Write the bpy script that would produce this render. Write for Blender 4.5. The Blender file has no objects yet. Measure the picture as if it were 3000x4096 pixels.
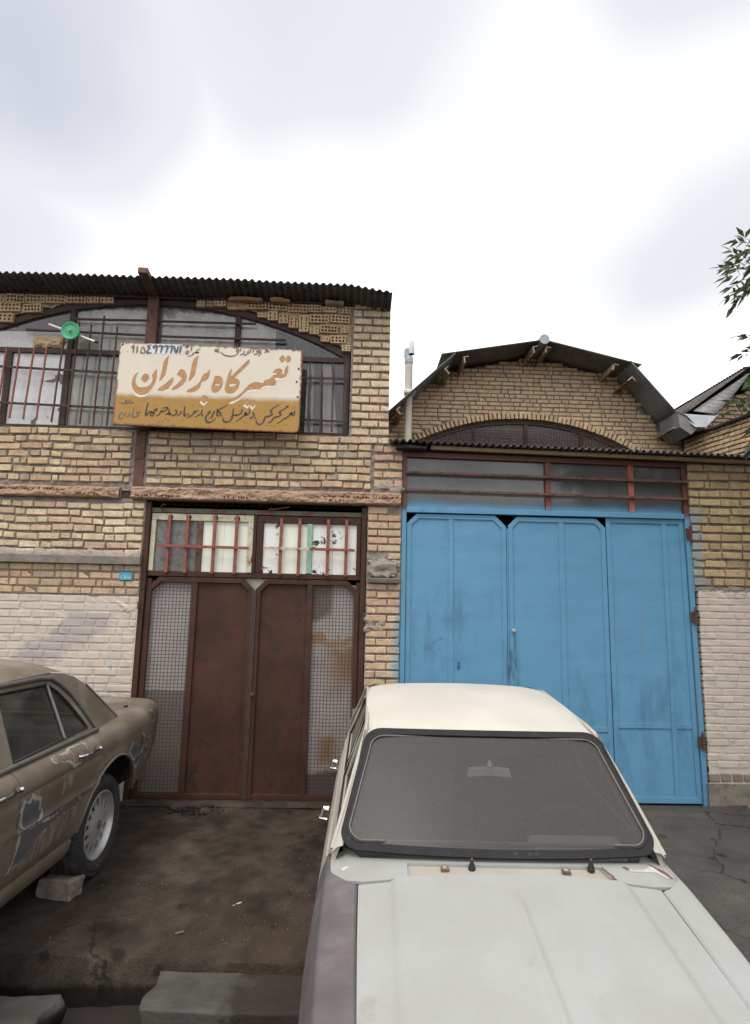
import bpy, bmesh, math, random
import numpy as np
from mathutils import Vector, Matrix, noise as mn
from mathutils.geometry import tessellate_polygon

SC = bpy.context.scene
COL = SC.collection
RND = random.Random(11)
rad = math.radians

# ------------------------------------------------------------------ camera, sky, sun, exposure
cam_data = bpy.data.cameras.new("camera")
cam = bpy.data.objects.new("camera", cam_data)
COL.objects.link(cam)
cam_data.sensor_fit = 'VERTICAL'
cam_data.sensor_height = 36.0
cam_data.lens = 20.745
cam_data.clip_start = 0.05
cam_data.clip_end = 2000.0
CR = Vector((0.99926901, -0.03196791, 0.02096409))
CU = Vector((-0.02551502, -0.14934655, 0.98845566))
CF = Vector((0.02846795, 0.98826820, 0.15005303))
cam.matrix_world = Matrix(((CR.x, CU.x, -CF.x, 0.0), (CR.y, CU.y, -CF.y, -5.79),
                           (CR.z, CU.z, -CF.z, 1.85), (0, 0, 0, 1)))
SC.camera = cam

SUN_EL, SUN_AZ = rad(62), rad(-24)        # azimuth from the direction behind the camera, to its left
sun_data = bpy.data.lights.new("sun", 'SUN')
sun_data.energy = 1.5
sun_data.angle = rad(24)
sun_data.color = (1.0, 0.96, 0.9)
sun = bpy.data.objects.new("sun", sun_data)
COL.objects.link(sun)
sd = Vector((math.sin(SUN_AZ) * math.cos(SUN_EL), -math.cos(SUN_AZ) * math.cos(SUN_EL), math.sin(SUN_EL)))
sun.rotation_euler = sd.to_track_quat('Z', 'Y').to_euler()
sun.location = sd * 30

world = bpy.data.worlds.new("World")
SC.world = world
world.use_nodes = True


class NT:
    """small wrapper to write node trees in a few lines"""
    def __init__(s, tree):
        s.t = tree
        s.t.nodes.clear()

    def node(s, kind, ins=None, **props):
        n = s.t.nodes.new(kind)
        for k, v in props.items():
            setattr(n, k, v)
        if ins:
            for k, v in ins.items():
                s.put(n, k, v)
        return n

    def put(s, n, k, v):
        sock = n.inputs[k]
        if isinstance(v, bpy.types.NodeSocket):
            s.t.links.new(v, sock)
        elif v is not None:
            if isinstance(v, (tuple, list)) and len(v) == 3 and sock.type == 'RGBA':
                v = (*v, 1.0)
            sock.default_value = v

    def noise(s, vec, scale, detail=4.0, rough=0.55, dist=0.0, out='Fac'):
        return s.node('ShaderNodeTexNoise', {'Vector': vec, 'Scale': scale, 'Detail': detail,
                                             'Roughness': rough, 'Distortion': dist}).outputs[out]

    def voro(s, vec, scale, out='Distance', feature='F1', rnd=1.0):
        return s.node('ShaderNodeTexVoronoi', {'Vector': vec, 'Scale': scale, 'Randomness': rnd}, feature=feature).outputs[out]

    def ramp(s, fac, stops, interp='LINEAR'):
        n = s.node('ShaderNodeValToRGB', {'Fac': fac})
        cr = n.color_ramp
        cr.interpolation = interp
        while len(cr.elements) < len(stops):
            cr.elements.new(0.5)
        for e, (p, c) in zip(cr.elements, stops):
            e.position = p
            e.color = (c, c, c, 1) if isinstance(c, (int, float)) else (*c, 1)
        return n.outputs['Color']

    def mix(s, fac, a, b, blend='MIX'):
        n = s.node('ShaderNodeMix', data_type='RGBA', blend_type=blend)
        s.put(n, 0, fac)
        for i, v in ((6, a), (7, b)):
            if isinstance(v, (int, float)):
                v = (v, v, v)
            s.put(n, i, v)
        return n.outputs[2]

    def m(s, op, a, b=None, c=None, clamp=False):
        n = s.node('ShaderNodeMath', operation=op, use_clamp=clamp)
        for i, v in enumerate((a, b, c)):
            if v is not None:
                s.put(n, i, v)
        return n.outputs[0]

    def vm(s, op, a, b=None, out='Vector'):
        n = s.node('ShaderNodeVectorMath', operation=op)
        s.put(n, 0, a)
        if b is not None:
            s.put(n, 1, b)
        return n.outputs[out]

    def rng(s, v, a, b, c=0.0, d=1.0, smooth=True):
        n = s.node('ShaderNodeMapRange', {'Value': v, 'From Min': a, 'From Max': b, 'To Min': c, 'To Max': d},
                   interpolation_type='SMOOTHSTEP' if smooth else 'LINEAR')
        return n.outputs[0]

    def pos(s):
        return s.node('ShaderNodeNewGeometry').outputs['Position']

    def obj(s):
        return s.node('ShaderNodeTexCoord').outputs['Object']

    def sep(s, v):
        n = s.node('ShaderNodeSeparateXYZ', {0: v})
        return n.outputs[0], n.outputs[1], n.outputs[2]

    def scale(s, v, sc):
        return s.vm('MULTIPLY', v, sc)


# sky: overcast, a bright white cloud sheet with soft grey patches over a thin Nishita blue
w = NT(world.node_tree)
gen = w.node('ShaderNodeTexCoord').outputs['Generated']
nish = w.node('ShaderNodeTexSky', sky_type='NISHITA', sun_disc=False, sun_elevation=SUN_EL,
              sun_rotation=math.atan2(sd.x, sd.y)).outputs[0]
warp = w.vm('SUBTRACT', w.noise(gen, 1.8, 3, 0.45, out='Color'), (0.5, 0.5, 0.5))
vec = w.vm('ADD', gen, w.scale(warp, (0.42, 0.42, 0.42)))
grey = None
for c, sc, r0, r1, k in (((-0.43, 0.63, 0.68), (1.0, 1, 1.35), 0.02, 0.39, 1.0),
                         ((-0.10, 0.64, 0.78), (0.8, 1, 1.5), 0.0, 0.42, 0.75),
                         ((0.53, 0.72, 0.46), (1.0, 1, 2.0), 0.0, 0.30, 0.62),
                         ((-0.50, 0.72, 0.49), (1.2, 1, 1.5), 0.0, 0.28, 0.7),
                         ((0.47, 0.56, 0.72), (1.0, 1, 1.5), 0.02, 0.32, 0.8),
                         ((-0.62, 0.68, 0.40), (1.0, 1, 1.7), 0.0, 0.26, 0.6)):
    d = w.vm('LENGTH', w.scale(w.vm('SUBTRACT', vec, c), sc), out='Value')
    g = w.rng(d, r0, r1, k, 0.0)
    grey = g if grey is None else w.m('MAXIMUM', grey, g)
allover = w.rng(w.noise(w.scale(gen, (1, 1, 1.6)), 1.7, 5, 0.55, 0.3), 0.5, 0.75, 0.0, 0.8)
gx, gy, gz = w.sep(gen)
behind = w.rng(gy, 0.5, 0.1, 0.0, 1.0)
grey = w.m('MAXIMUM', grey, w.m('MULTIPLY', allover, behind))
streak = w.noise(vec, 3.0, 4, 0.5)
grey = w.m('MULTIPLY', grey, w.rng(streak, 0.2, 0.8, 0.85, 1.1), clamp=True)
cloud = w.ramp(grey, [(0.0, (1.0, 1.0, 1.0)), (0.16, (0.60, 0.60, 0.61)), (0.5, (0.50, 0.505, 0.53)), (1.0, (0.37, 0.385, 0.44))], 'EASE')
cloud = w.mix(1.0, cloud, (11.6, 11.6, 11.6), 'MULTIPLY')
sky = w.mix(0.94, nish, cloud)
bg = w.node('ShaderNodeBackground', {'Color': sky, 'Strength': 0.1})
outw = w.node('ShaderNodeOutputWorld', {'Surface': bg.outputs[0]})

SC.view_settings.view_transform = 'Standard'
SC.view_settings.look = 'None'
SC.view_settings.exposure = 0.6
SC.view_settings.gamma = 1.0
SC.view_settings.use_curve_mapping = False
SC.cycles.use_denoising = True
SC.cycles.max_bounces = 8
SC.cycles.transparent_max_bounces = 12


# ------------------------------------------------------------------ materials
def new_mat(name):
    mt = bpy.data.materials.new(name)
    mt.use_nodes = True
    nt = NT(mt.node_tree)
    out = nt.node('ShaderNodeOutputMaterial')
    return mt, nt, out


def finish(nt, out, color, rough=0.8, metal=0.0, height=None, bump=0.4, dist=0.01, spec=0.4, coat=0.0, alpha=None):
    ins = {'Base Color': color, 'Roughness': rough, 'Metallic': metal, 'Specular IOR Level': spec, 'Coat Weight': coat}
    b = nt.node('ShaderNodeBsdfPrincipled', ins)
    if height is not None:
        bn = nt.node('ShaderNodeBump', {'Height': height, 'Strength': bump, 'Distance': dist})
        nt.t.links.new(bn.outputs[0], b.inputs['Normal'])
    nt.t.links.new(b.outputs[0], out.inputs['Surface'])
    return b


def brick_mat(name, cols, island=False, stain=0.5, stain_col=(0.10, 0.085, 0.07), pink=0.0):
    mt, n, out = new_mat(name)
    p = n.pos()
    r = n.node('ShaderNodeNewGeometry').outputs['Random Per Island'] if island else n.node('ShaderNodeObjectInfo').outputs['Random']
    k = len(cols)
    base = n.ramp(r, [((i + 0.5) / k, c) for i, c in enumerate(cols)], 'LINEAR')
    n1 = n.noise(p, 14, 6, 0.65)
    base = n.mix(0.75, base, n.ramp(n1, [(0.25, 0.62), (0.5, 1.07), (0.75, 1.35)]), 'MULTIPLY')
    n2 = n.noise(p, 90, 4, 0.6)
    base = n.mix(0.6, base, n.ramp(n2, [(0.3, 0.6), (0.6, 1.25)]), 'MULTIPLY')
    drip = n.noise(n.scale(p, (16, 16, 1.4)), 1.0, 5, 0.6)
    big = n.noise(p, 1.3, 3, 0.5)
    f = n.m('MULTIPLY', n.rng(drip, 0.5, 0.72), n.rng(big, 0.45, 0.62), clamp=True)
    base = n.mix(n.m('MULTIPLY', f, stain), base, stain_col)
    finish(n, out, base, 0.92, height=n.m('ADD', n2, n.m('MULTIPLY', n1, 0.7)), bump=0.9, dist=0.008, spec=0.12)
    return mt


TAN = [(0.47, 0.345, 0.215), (0.53, 0.405, 0.265), (0.39, 0.28, 0.175), (0.57, 0.45, 0.30), (0.44, 0.29, 0.205), (0.51, 0.375, 0.235), (0.40, 0.30, 0.20), (0.36, 0.28, 0.21)]
TANF = [(0.49, 0.355, 0.22), (0.53, 0.40, 0.255), (0.45, 0.32, 0.20), (0.55, 0.425, 0.275), (0.47, 0.315, 0.215), (0.51, 0.375, 0.24)]
M = {}
M['brick'] = brick_mat('tan brick', TAN, stain=0.55)
M['brick_pale'] = brick_mat('pale tan brick', [(0.53, 0.41, 0.275), (0.58, 0.46, 0.315), (0.48, 0.36, 0.24), (0.49, 0.335, 0.245), (0.60, 0.485, 0.34)], stain=0.25)
M['brick_hall'] = brick_mat('hall brick', TANF, stain=0.2)
M['brick_hall_far'] = brick_mat('hall brick joined', TANF, island=True, stain=0.2)
M['brick_right'] = brick_mat('ochre brick', [(0.40, 0.27, 0.13), (0.43, 0.30, 0.15), (0.36, 0.235, 0.12), (0.45, 0.325, 0.17)], stain=0.4)
M['hollow'] = brick_mat('hollow clay brick', [(0.47, 0.34, 0.21), (0.50, 0.375, 0.24), (0.45, 0.295, 0.185), (0.43, 0.32, 0.21)], stain=0.25)
M['brick_joined'] = brick_mat('tan brick joined', TAN, island=True, stain=0.5)
M['pinkpier'] = brick_mat('pinkish pier brick', [(0.47, 0.32, 0.19), (0.50, 0.35, 0.22), (0.43, 0.28, 0.17), (0.46, 0.28, 0.19)], stain=0.3)


def mat_simple(name, col, rough=0.8, metal=0.0, var=0.35, scale=8.0, bump=0.3, spot=None, spot_lo=0.6, spot_scale=20.0, spec=0.4, coord='pos', dist=0.004, coat=0.0):
    mt, n, out = new_mat(name)
    p = n.pos() if coord == 'pos' else n.obj()
    a = n.noise(p, scale, 6, 0.6)
    c = n.mix(var, col, n.ramp(a, [(0.2, 0.25), (0.5, 1.0), (0.8, 1.5)]), 'MULTIPLY')
    b = n.noise(p, spot_scale, 5, 0.65)
    if spot is not None:
        c = n.mix(n.rng(b, spot_lo, spot_lo + 0.09), c, spot)
    finish(n, out, c, rough, metal, height=n.m('ADD', a, b), bump=bump, dist=dist, spec=spec, coat=coat)
    return mt


M['mortar'] = mat_simple('grey mortar', (0.235, 0.205, 0.18), 0.95, var=0.5, scale=18, bump=0.8, spot=(0.15, 0.125, 0.105), spot_scale=45, dist=0.008, spec=0.15)
M['mortar_hall'] = mat_simple('brown mortar', (0.19, 0.145, 0.115), 0.95, var=0.4, scale=18, bump=0.6, spec=0.15)
M['mortar_terra'] = mat_simple('clay rubble mortar', (0.40, 0.29, 0.19), 0.95, var=0.6, scale=14, bump=1.0, spot=(0.26, 0.19, 0.13), spot_scale=26, dist=0.012, spec=0.15)
M['terra'] = mat_simple('terracotta lintel', (0.36, 0.235, 0.165), 0.92, var=0.45, scale=10, bump=0.7, spot=(0.24, 0.15, 0.1), spot_scale=30, dist=0.006, spec=0.15)
M['concrete'] = mat_simple('weathered concrete', (0.205, 0.178, 0.155), 0.93, var=0.55, scale=9, bump=0.7, spot=(0.13, 0.11, 0.095), spot_scale=22, dist=0.006, spec=0.2)
M['rubble'] = mat_simple('render lump', (0.30, 0.26, 0.225), 0.95, var=0.5, scale=20, bump=1.0, spot=(0.2, 0.17, 0.14), spot_scale=50, dist=0.01, spec=0.15)
M['slab'] = mat_simple('gutter slab concrete', (0.078, 0.071, 0.064), 0.9, var=0.6, scale=6, bump=0.8, spot=(0.036, 0.029, 0.024), spot_lo=0.53, spot_scale=2.6, dist=0.004, spec=0.2)
M['rock'] = mat_simple('broken stone', (0.215, 0.18, 0.15), 0.92, var=0.6, scale=16, bump=0.9, spot=(0.1, 0.085, 0.075), spot_scale=30, dist=0.008, spec=0.2)
M['brown'] = mat_simple('red brown gate paint', (0.060, 0.0265, 0.0195), 0.55, var=0.75, scale=2.6, bump=0.15, spot=(0.042, 0.024, 0.019), spot_lo=0.56, spot_scale=5, spec=0.2)
M['rust'] = mat_simple('rusty steel', (0.085, 0.042, 0.030), 0.72, var=0.6, scale=22, bump=0.35, spot=(0.12, 0.06, 0.035), spot_lo=0.6, spot_scale=55, spec=0.3)
M['steel_dark'] = mat_simple('dark brown steel', (0.055, 0.033, 0.028), 0.65, var=0.5, scale=16, bump=0.25, spec=0.3)
M['column'] = mat_simple('brown steel column', (0.125, 0.062, 0.046), 0.7, var=0.55, scale=9, bump=0.3, spot=(0.07, 0.035, 0.027), spot_lo=0.52, spot_scale=14, spec=0.3)
M['bar_red'] = mat_simple('red brown window bar', (0.25, 0.075, 0.05), 0.6, var=0.6, scale=24, bump=0.25, spot=(0.1, 0.045, 0.03), spot_lo=0.55, spot_scale=40, spec=0.3)
M['bar_white'] = mat_simple('worn whitish bar', (0.5, 0.42, 0.34), 0.6, var=0.5, scale=24, spot=(0.24, 0.09, 0.06), spot_lo=0.5, spot_scale=18)
M['cream'] = mat_simple('cream rusty paint', (0.48, 0.45, 0.33), 0.6, var=0.4, scale=14, spot=(0.2, 0.09, 0.035), spot_lo=0.57, spot_scale=16, bump=0.25)
M['greenpaint'] = mat_simple('faded green paint', (0.24, 0.40, 0.30), 0.6, var=0.4, scale=16, spot=(0.11, 0.055, 0.04), spot_lo=0.62, spot_scale=20)
M['greenbrown'] = mat_simple('green over brown paint', (0.10, 0.10, 0.075), 0.6, var=0.5, scale=9, spot=(0.095, 0.042, 0.032), spot_lo=0.5, spot_scale=9)
M['asbestos'] = mat_simple('dark corrugated sheet', (0.088, 0.08, 0.074), 0.9, var=0.6, scale=6, bump=0.3, spot=(0.045, 0.04, 0.037), spot_lo=0.55, spot_scale=9, spec=0.2)
M['sheet_grey'] = mat_simple('grey corrugated sheet', (0.19, 0.185, 0.178), 0.85, var=0.5, scale=5, bump=0.25, spec=0.25)
M['galv'] = mat_simple('galvanised sheet', (0.33, 0.345, 0.36), 0.55, 0.3, var=0.4, scale=7, bump=0.1)
M['white_sheet'] = mat_simple('white roof sheet', (0.46, 0.45, 0.43), 0.6, var=0.3, scale=5, bump=0.1)
M['felt'] = mat_simple('black roofing felt', (0.016, 0.015, 0.015), 0.7, var=0.5, scale=9, bump=0.5)
M['batten'] = mat_simple('timber batten', (0.30, 0.215, 0.12), 0.85, var=0.5, scale=11, bump=0.4, spot=(0.17, 0.12, 0.07), spot_scale=8)
M['purlin'] = mat_simple('rusty purlin', (0.34, 0.25, 0.175), 0.85, var=0.7, scale=9, bump=0.4, spot=(0.16, 0.07, 0.03), spot_lo=0.52, spot_scale=12)
M['pipe'] = mat_simple('beige flue pipe', (0.47, 0.42, 0.36), 0.7, var=0.25, scale=5, bump=0.1)
M['pipe_white'] = mat_simple('pale flue cowl', (0.62, 0.62, 0.6), 0.5, var=0.2, scale=9, bump=0.1)
M['foam'] = mat_simple('white foam', (0.75, 0.73, 0.68), 0.9, var=0.3, scale=30, bump=0.8)
M['dark'] = mat_simple('dark interior', (0.02, 0.018, 0.016), 0.95, var=0.3, scale=3)
M['curtain'] = mat_simple('grey curtain', (0.75, 0.72, 0.66), 0.9, var=0.4, scale=4)
M['black'] = mat_simple('black rubber', (0.018, 0.018, 0.019), 0.75, var=0.3, scale=20, coord='obj')
M['greenplastic'] = mat_simple('green plastic', (0.05, 0.30, 0.155), 0.5, var=0.25, scale=10, bump=0.1)
M['whiteplastic'] = mat_simple('white tube', (0.72, 0.69, 0.62), 0.45, var=0.2, scale=10, bump=0.1)
M['bluesign'] = mat_simple('blue enamel', (0.03, 0.26, 0.42), 0.4, var=0.2, scale=20, bump=0.05)
M['letter_pale'] = mat_simple('pale lettering', (0.6, 0.66, 0.68), 0.6, var=0.1)
M['bark'] = mat_simple('bark', (0.10, 0.08, 0.06), 0.95, var=0.6, scale=16, bump=1.0, dist=0.02)
M['chip'] = mat_simple('white paint chip', (0.6, 0.58, 0.54), 0.8, var=0.2)
M['woodchip'] = mat_simple('wood splinter', (0.2, 0.14, 0.1), 0.9)
M['scrap'] = mat_simple('black oily scraps', (0.012, 0.011, 0.011), 0.6, var=0.4, scale=40)
M['grime_water'] = mat_simple('murky water', (0.035, 0.030, 0.027), 0.3, var=0.3, scale=3, bump=0.05, spec=0.25)


def painted_brick():
    mt, n, out = new_mat('pinkish white painted brick')
    p = n.pos()
    x, y, z = n.sep(p)
    a = n.noise(p, 9, 6, 0.65)
    c = n.mix(0.4, (0.50, 0.435, 0.37), n.ramp(a, [(0.2, 0.5), (0.5, 1.0), (0.8, 1.2)]), 'MULTIPLY')
    # greyish overpainted swathe on the left wall (a slanting band of different paint)
    t = n.m('ADD', n.m('MULTIPLY', n.m('ADD', x, 2.95), 0.8), n.m('MULTIPLY', n.m('SUBTRACT', z, 1.3), -1.1))
    band = n.m('ADD', t, n.m('MULTIPLY', n.m('SUBTRACT', n.noise(p, 5, 3), 0.5), 0.35))
    f = n.m('MULTIPLY', n.rng(band, -0.24, -0.14), n.rng(band, 0.24, 0.14), clamp=True)
    f = n.m('MULTIPLY', f, n.rng(z, 1.72, 1.66), clamp=True)
    f = n.m('MULTIPLY', f, n.rng(x, -2.25, -2.4), clamp=True)
    c = n.mix(n.m('MULTIPLY', f, 0.75), c, (0.33, 0.29, 0.29))
    blue = n.rng(n.noise(n.scale(p, (1.0, 1, 0.55)), 16, 3, 0.5), 0.66, 0.70)
    zone = n.m('MULTIPLY', n.rng(x, -2.1, -2.2), n.rng(n.noise(p, 2.4, 2), 0.5, 0.6), clamp=True)
    c = n.mix(n.m('MULTIPLY', blue, n.m('MULTIPLY', zone, 0.7)), c, (0.22, 0.33, 0.43))
    dirt = n.rng(n.noise(n.scale(p, (3, 3, 1)), 5, 6, 0.7), 0.58, 0.75)
    c = n.mix(n.m('MULTIPLY', dirt, 0.6), c, (0.30, 0.22, 0.165))
    chip = n.rng(n.noise(p, 38, 4, 0.7), 0.68, 0.72)
    c = n.mix(n.m('MULTIPLY', chip, 0.5), c, (0.36, 0.22, 0.13))
    finish(n, out, c, 0.85, height=n.m('ADD', a, n.noise(p, 70, 3)), bump=0.4, dist=0.005, spec=0.25)
    return mt


M['painted'] = painted_brick()


def blue_paint(name='blue gate paint', k=1.0):
    mt, n, out = new_mat(name)
    p = n.pos()
    x, y, z = n.sep(p)
    a = n.noise(n.scale(p, (0.7, 0.7, 2.4)), 2.3, 5, 0.6)
    c = n.mix(0.4, (0.101 * k, 0.262 * k, 0.41 * k), n.ramp(a, [(0.25, 0.72), (0.5, 1.0), (0.75, 1.2)]), 'MULTIPLY')
    pale = n.rng(n.noise(n.scale(p, (1.4, 1.4, 6)), 4, 5, 0.6), 0.58, 0.8)
    c = n.mix(n.m('MULTIPLY', pale, 0.55), c, (0.17, 0.30, 0.385))
    run = n.m('MULTIPLY', n.rng(n.noise(n.scale(p, (13, 13, 0.7)), 1.3, 5, 0.65), 0.56, 0.72), n.rng(n.noise(p, 1.1, 3), 0.40, 0.62), clamp=True)
    c = n.mix(n.m('MULTIPLY', run, 0.35), c, (0.16, 0.20, 0.21))
    wear = n.rng(n.noise(n.scale(p, (4, 4, 1.2)), 5, 6, 0.7), 0.62, 0.8)
    c = n.mix(n.m('MULTIPLY', wear, 0.6), c, (0.07, 0.13, 0.19))
    low = n.m('MULTIPLY', n.rng(n.noise(n.scale(p, (2.5, 2.5, 0.8)), 2.6, 6, 0.65), 0.46, 0.70), n.rng(n.noise(p, 0.7, 3), 0.42, 0.6), clamp=True)
    c = n.mix(n.m('MULTIPLY', low, 0.5), c, (0.055, 0.125, 0.19))
    # handled, dirty strip beside the meeting stile, below the knob
    sm = n.m('MULTIPLY', n.rng(n.m('ABSOLUTE', n.m('SUBTRACT', x, 1.53)), 0.10, 0.015), n.rng(z, 1.62, 1.3), clamp=True)
    sm = n.m('MULTIPLY', sm, n.rng(n.noise(n.scale(p, (6, 6, 1.5)), 4, 4), 0.35, 0.6), clamp=True)
    c = n.mix(n.m('MULTIPLY', sm, 0.75), c, (0.035, 0.075, 0.105))
    rustf = n.rng(n.noise(p, 30, 5, 0.7), 0.72, 0.76)
    c = n.mix(n.m('MULTIPLY', rustf, 0.7), c, (0.10, 0.06, 0.04))
    finish(n, out, c, 0.5, height=n.m('ADD', n.m('MULTIPLY', n.noise(p, 3.5, 3), 1.5), n.m('MULTIPLY', n.noise(p, 60, 3), 0.15)), bump=0.25, dist=0.012, spec=0.35)
    return mt


M['blue'] = blue_paint()


def blue_over(name, base, rough=0.6, lo=2.90, hi=2.80, glossy=False):
    """something with sprayed blue paint reaching up from below (overspray of the gate)"""
    mt, n, out = new_mat(name)
    p = n.pos()
    x, y, z = n.sep(p)
    a = n.noise(p, 12, 5, 0.6)
    c = n.mix(0.4, base, n.ramp(a, [(0.25, 0.5), (0.5, 1.0), (0.75, 1.3)]), 'MULTIPLY')
    zz = n.m('ADD', z, n.m('MULTIPLY', n.m('SUBTRACT', n.noise(p, 2.5, 4), 0.5), 0.12))
    f = n.rng(zz, lo, hi)
    c = n.mix(f, c, (0.10, 0.255, 0.385))
    if glossy:
        b = finish(n, out, c, n.m('ADD', n.m('MULTIPLY', f, 0.5), rough), height=None, spec=0.6)
    else:
        finish(n, out, c, rough, height=a, bump=0.2, dist=0.004)
    return mt


M['gate_frame'] = blue_over('red brown gate frame, blue below', (0.115, 0.045, 0.032), 0.55, 2.80, 2.72)
M['gate_post'] = blue_over('red brown gate mullion', (0.15, 0.055, 0.035), 0.55, 2.86, 2.78)
M['gate_mull_red'] = blue_over('faded red mullion', (0.30, 0.10, 0.075), 0.6, 2.84, 2.76)
M['gate_pane'] = blue_over('grey dusty glass pane', (0.105, 0.10, 0.10), 0.08, 2.90, 2.80, True)


def blue_brick(name, cols, side):
    """pier bricks beside the blue gate, sprayed blue along the gate edge"""
    mt = brick_mat(name, cols, stain=0.3)
    n = NT.__new__(NT)
    n.t = mt.node_tree
    b = [x for x in n.t.nodes if x.type == 'BSDF_PRINCIPLED'][0]
    src = b.inputs['Base Color'].links[0].from_socket
    p = n.pos()
    x, y, z = n.sep(p)
    xx = n.m('ADD', x, n.m('MULTIPLY', n.m('SUBTRACT', n.noise(p, 7, 4), 0.5), 0.22))
    if side < 0:
        f = n.m('MULTIPLY', n.rng(xx, 0.36, 0.42), n.rng(z, 2.0, 1.6), clamp=True)
        drops = n.m('MULTIPLY', n.rng(n.noise(n.scale(p, (1, 1, 0.7)), 22, 3), 0.6, 0.64), n.rng(z, 1.35, 1.15), clamp=True)
        f = n.m('MAXIMUM', f, n.m('MULTIPLY', drops, 0.6))
        f = n.m('MULTIPLY', f, n.rng(x, 0.08, 0.2), clamp=True)
    else:
        f = n.m('MULTIPLY', n.rng(xx, 3.50, 3.41), n.rng(z, 2.95, 2.75), clamp=True)
    c = n.mix(n.m('MULTIPLY', f, 0.75 if side < 0 else 0.42), src, (0.13, 0.31, 0.43))
    n.t.links.new(c, b.inputs['Base Color'])
    return mt


M['brick_blue_l'] = blue_brick('pier brick with blue overspray', [(0.47, 0.34, 0.22), (0.50, 0.375, 0.25), (0.43, 0.30, 0.195), (0.46, 0.30, 0.215)], -1)
M['brick_blue_r'] = blue_brick('ochre brick with blue overspray', [(0.37, 0.265, 0.145), (0.40, 0.295, 0.165), (0.33, 0.23, 0.13), (0.42, 0.315, 0.185)], 1)
M['painted_r'] = painted_brick()


def slab_mat():
    mt, n, out = new_mat('gutter slab, muddy below')
    p = n.pos()
    x, y, z = n.sep(p)
    a = n.noise(p, 6, 6, 0.65)
    b = n.noise(p, 40, 5, 0.7)
    c = n.mix(0.6, (0.088, 0.081, 0.074), n.ramp(a, [(0.25, 0.5), (0.5, 1.0), (0.75, 1.5)]), 'MULTIPLY')
    xx = n.m('ADD', x, n.m('MULTIPLY', n.m('SUBTRACT', n.noise(p, 4, 4), 0.5), 0.5))
    st = n.m('MULTIPLY', n.rng(xx, -0.62, -0.5), n.rng(n.noise(p, 3.0, 4), 0.30, 0.45), clamp=True)
    c = n.mix(n.m('MULTIPLY', st, 0.75), c, (0.030, 0.023, 0.018))
    darkened = n.rng(n.m('ADD', z, n.m('MULTIPLY', n.m('SUBTRACT', a, 0.5), 0.05)), -0.075, -0.10)  # slab turns darker below a set height, with a noisy edge
    c = n.mix(n.m('MULTIPLY', darkened, 0.8), c, (0.015, 0.012, 0.010))
    finish(n, out, c, 0.88, height=n.m('ADD', a, b), bump=1.0, dist=0.008, spec=0.05)
    return mt


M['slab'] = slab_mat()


def ground_mat():
    mt, n, out = new_mat('oil soaked earth and asphalt')
    p = n.pos()
    x, y, z = n.sep(p)
    a = n.noise(p, 2.2, 7, 0.62)
    b = n.noise(p, 9, 7, 0.7)
    fine = n.noise(p, 120, 4, 0.65)
    earth = n.ramp(a, [(0.30, (0.024, 0.019, 0.0155)), (0.46, (0.047, 0.037, 0.030)), (0.60, (0.071, 0.057, 0.046)), (0.75, (0.097, 0.079, 0.063))])
    earth = n.mix(0.5, earth, n.ramp(b, [(0.3, 0.5), (0.55, 1.05), (0.75, 1.4)]), 'MULTIPLY')
    tan = n.m('MULTIPLY', n.rng(x, -1.0, -0.3), n.rng(n.noise(p, 1.6, 4), 0.42, 0.6), clamp=True)
    earth = n.mix(n.m('MULTIPLY', tan, 0.6), earth, (0.085, 0.060, 0.040))
    asph = n.ramp(a, [(0.3, (0.058, 0.053, 0.049)), (0.55, (0.084, 0.077, 0.071)), (0.75, (0.105, 0.097, 0.090))])
    asph = n.mix(0.4, asph, n.ramp(b, [(0.3, 0.7), (0.6, 1.1)]), 'MULTIPLY')
    c = n.mix(n.rng(n.m('ADD', x, n.m('MULTIPLY', a, 1.0)), 0.9, 2.2), earth, asph)
    # distinct oil drips
    ol = n.voro(n.vm('ADD', p, n.scale(n.noise(p, 7, 3, out='Color'), (0.16, 0.16, 0))), 3.1)
    oil = n.m('MULTIPLY', n.rng(ol, 0.17, 0.07), n.rng(n.noise(p, 0.9, 2), 0.42, 0.5), clamp=True)
    c = n.mix(n.m('MULTIPLY', oil, 0.7), c, (0.016, 0.013, 0.011))
    grit = n.rng(n.voro(p, 55), 0.10, 0.05)
    gm = n.m('MULTIPLY', grit, n.rng(n.noise(p, 14, 3), 0.6, 0.66), clamp=True)
    c = n.mix(n.m('MULTIPLY', gm, 0.35), c, (0.14, 0.12, 0.10))
    c = n.mix(0.65, c, n.ramp(fine, [(0.3, 0.45), (0.6, 1.25)]), 'MULTIPLY')
    wv = n.vm('ADD', n.scale(p, (1, 1, 0)), n.scale(n.noise(p, 2.5, 5, 0.6, out='Color'), (0.45, 0.45, 0)))
    cr = n.node('ShaderNodeTexVoronoi', {'Vector': wv, 'Scale': 0.9}, feature='DISTANCE_TO_EDGE').outputs['Distance']
    crack = n.m('MULTIPLY', n.rng(cr, 0.012, 0.003), n.rng(n.noise(p, 0.9, 3), 0.50, 0.57), clamp=True)
    c = n.mix(n.m('MULTIPLY', crack, 0.6), c, (0.012, 0.010, 0.009))
    darkened = n.rng(n.m('ADD', z, n.m('MULTIPLY', n.m('SUBTRACT', b, 0.5), 0.06)), -0.125, -0.165)  # ground turns darker below a set height, down in the gutter
    c = n.mix(n.m('MULTIPLY', darkened, 0.85), c, (0.010, 0.008, 0.007))
    rough = n.ramp(a, [(0.3, 0.62), (0.6, 0.95)])
    finish(n, out, c, rough, height=n.m('ADD', n.m('MULTIPLY', b, 1.2), n.m('MULTIPLY', fine, 0.5)), bump=0.9, dist=0.014, spec=0.08)
    return mt


M['ground'] = ground_mat()


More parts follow.
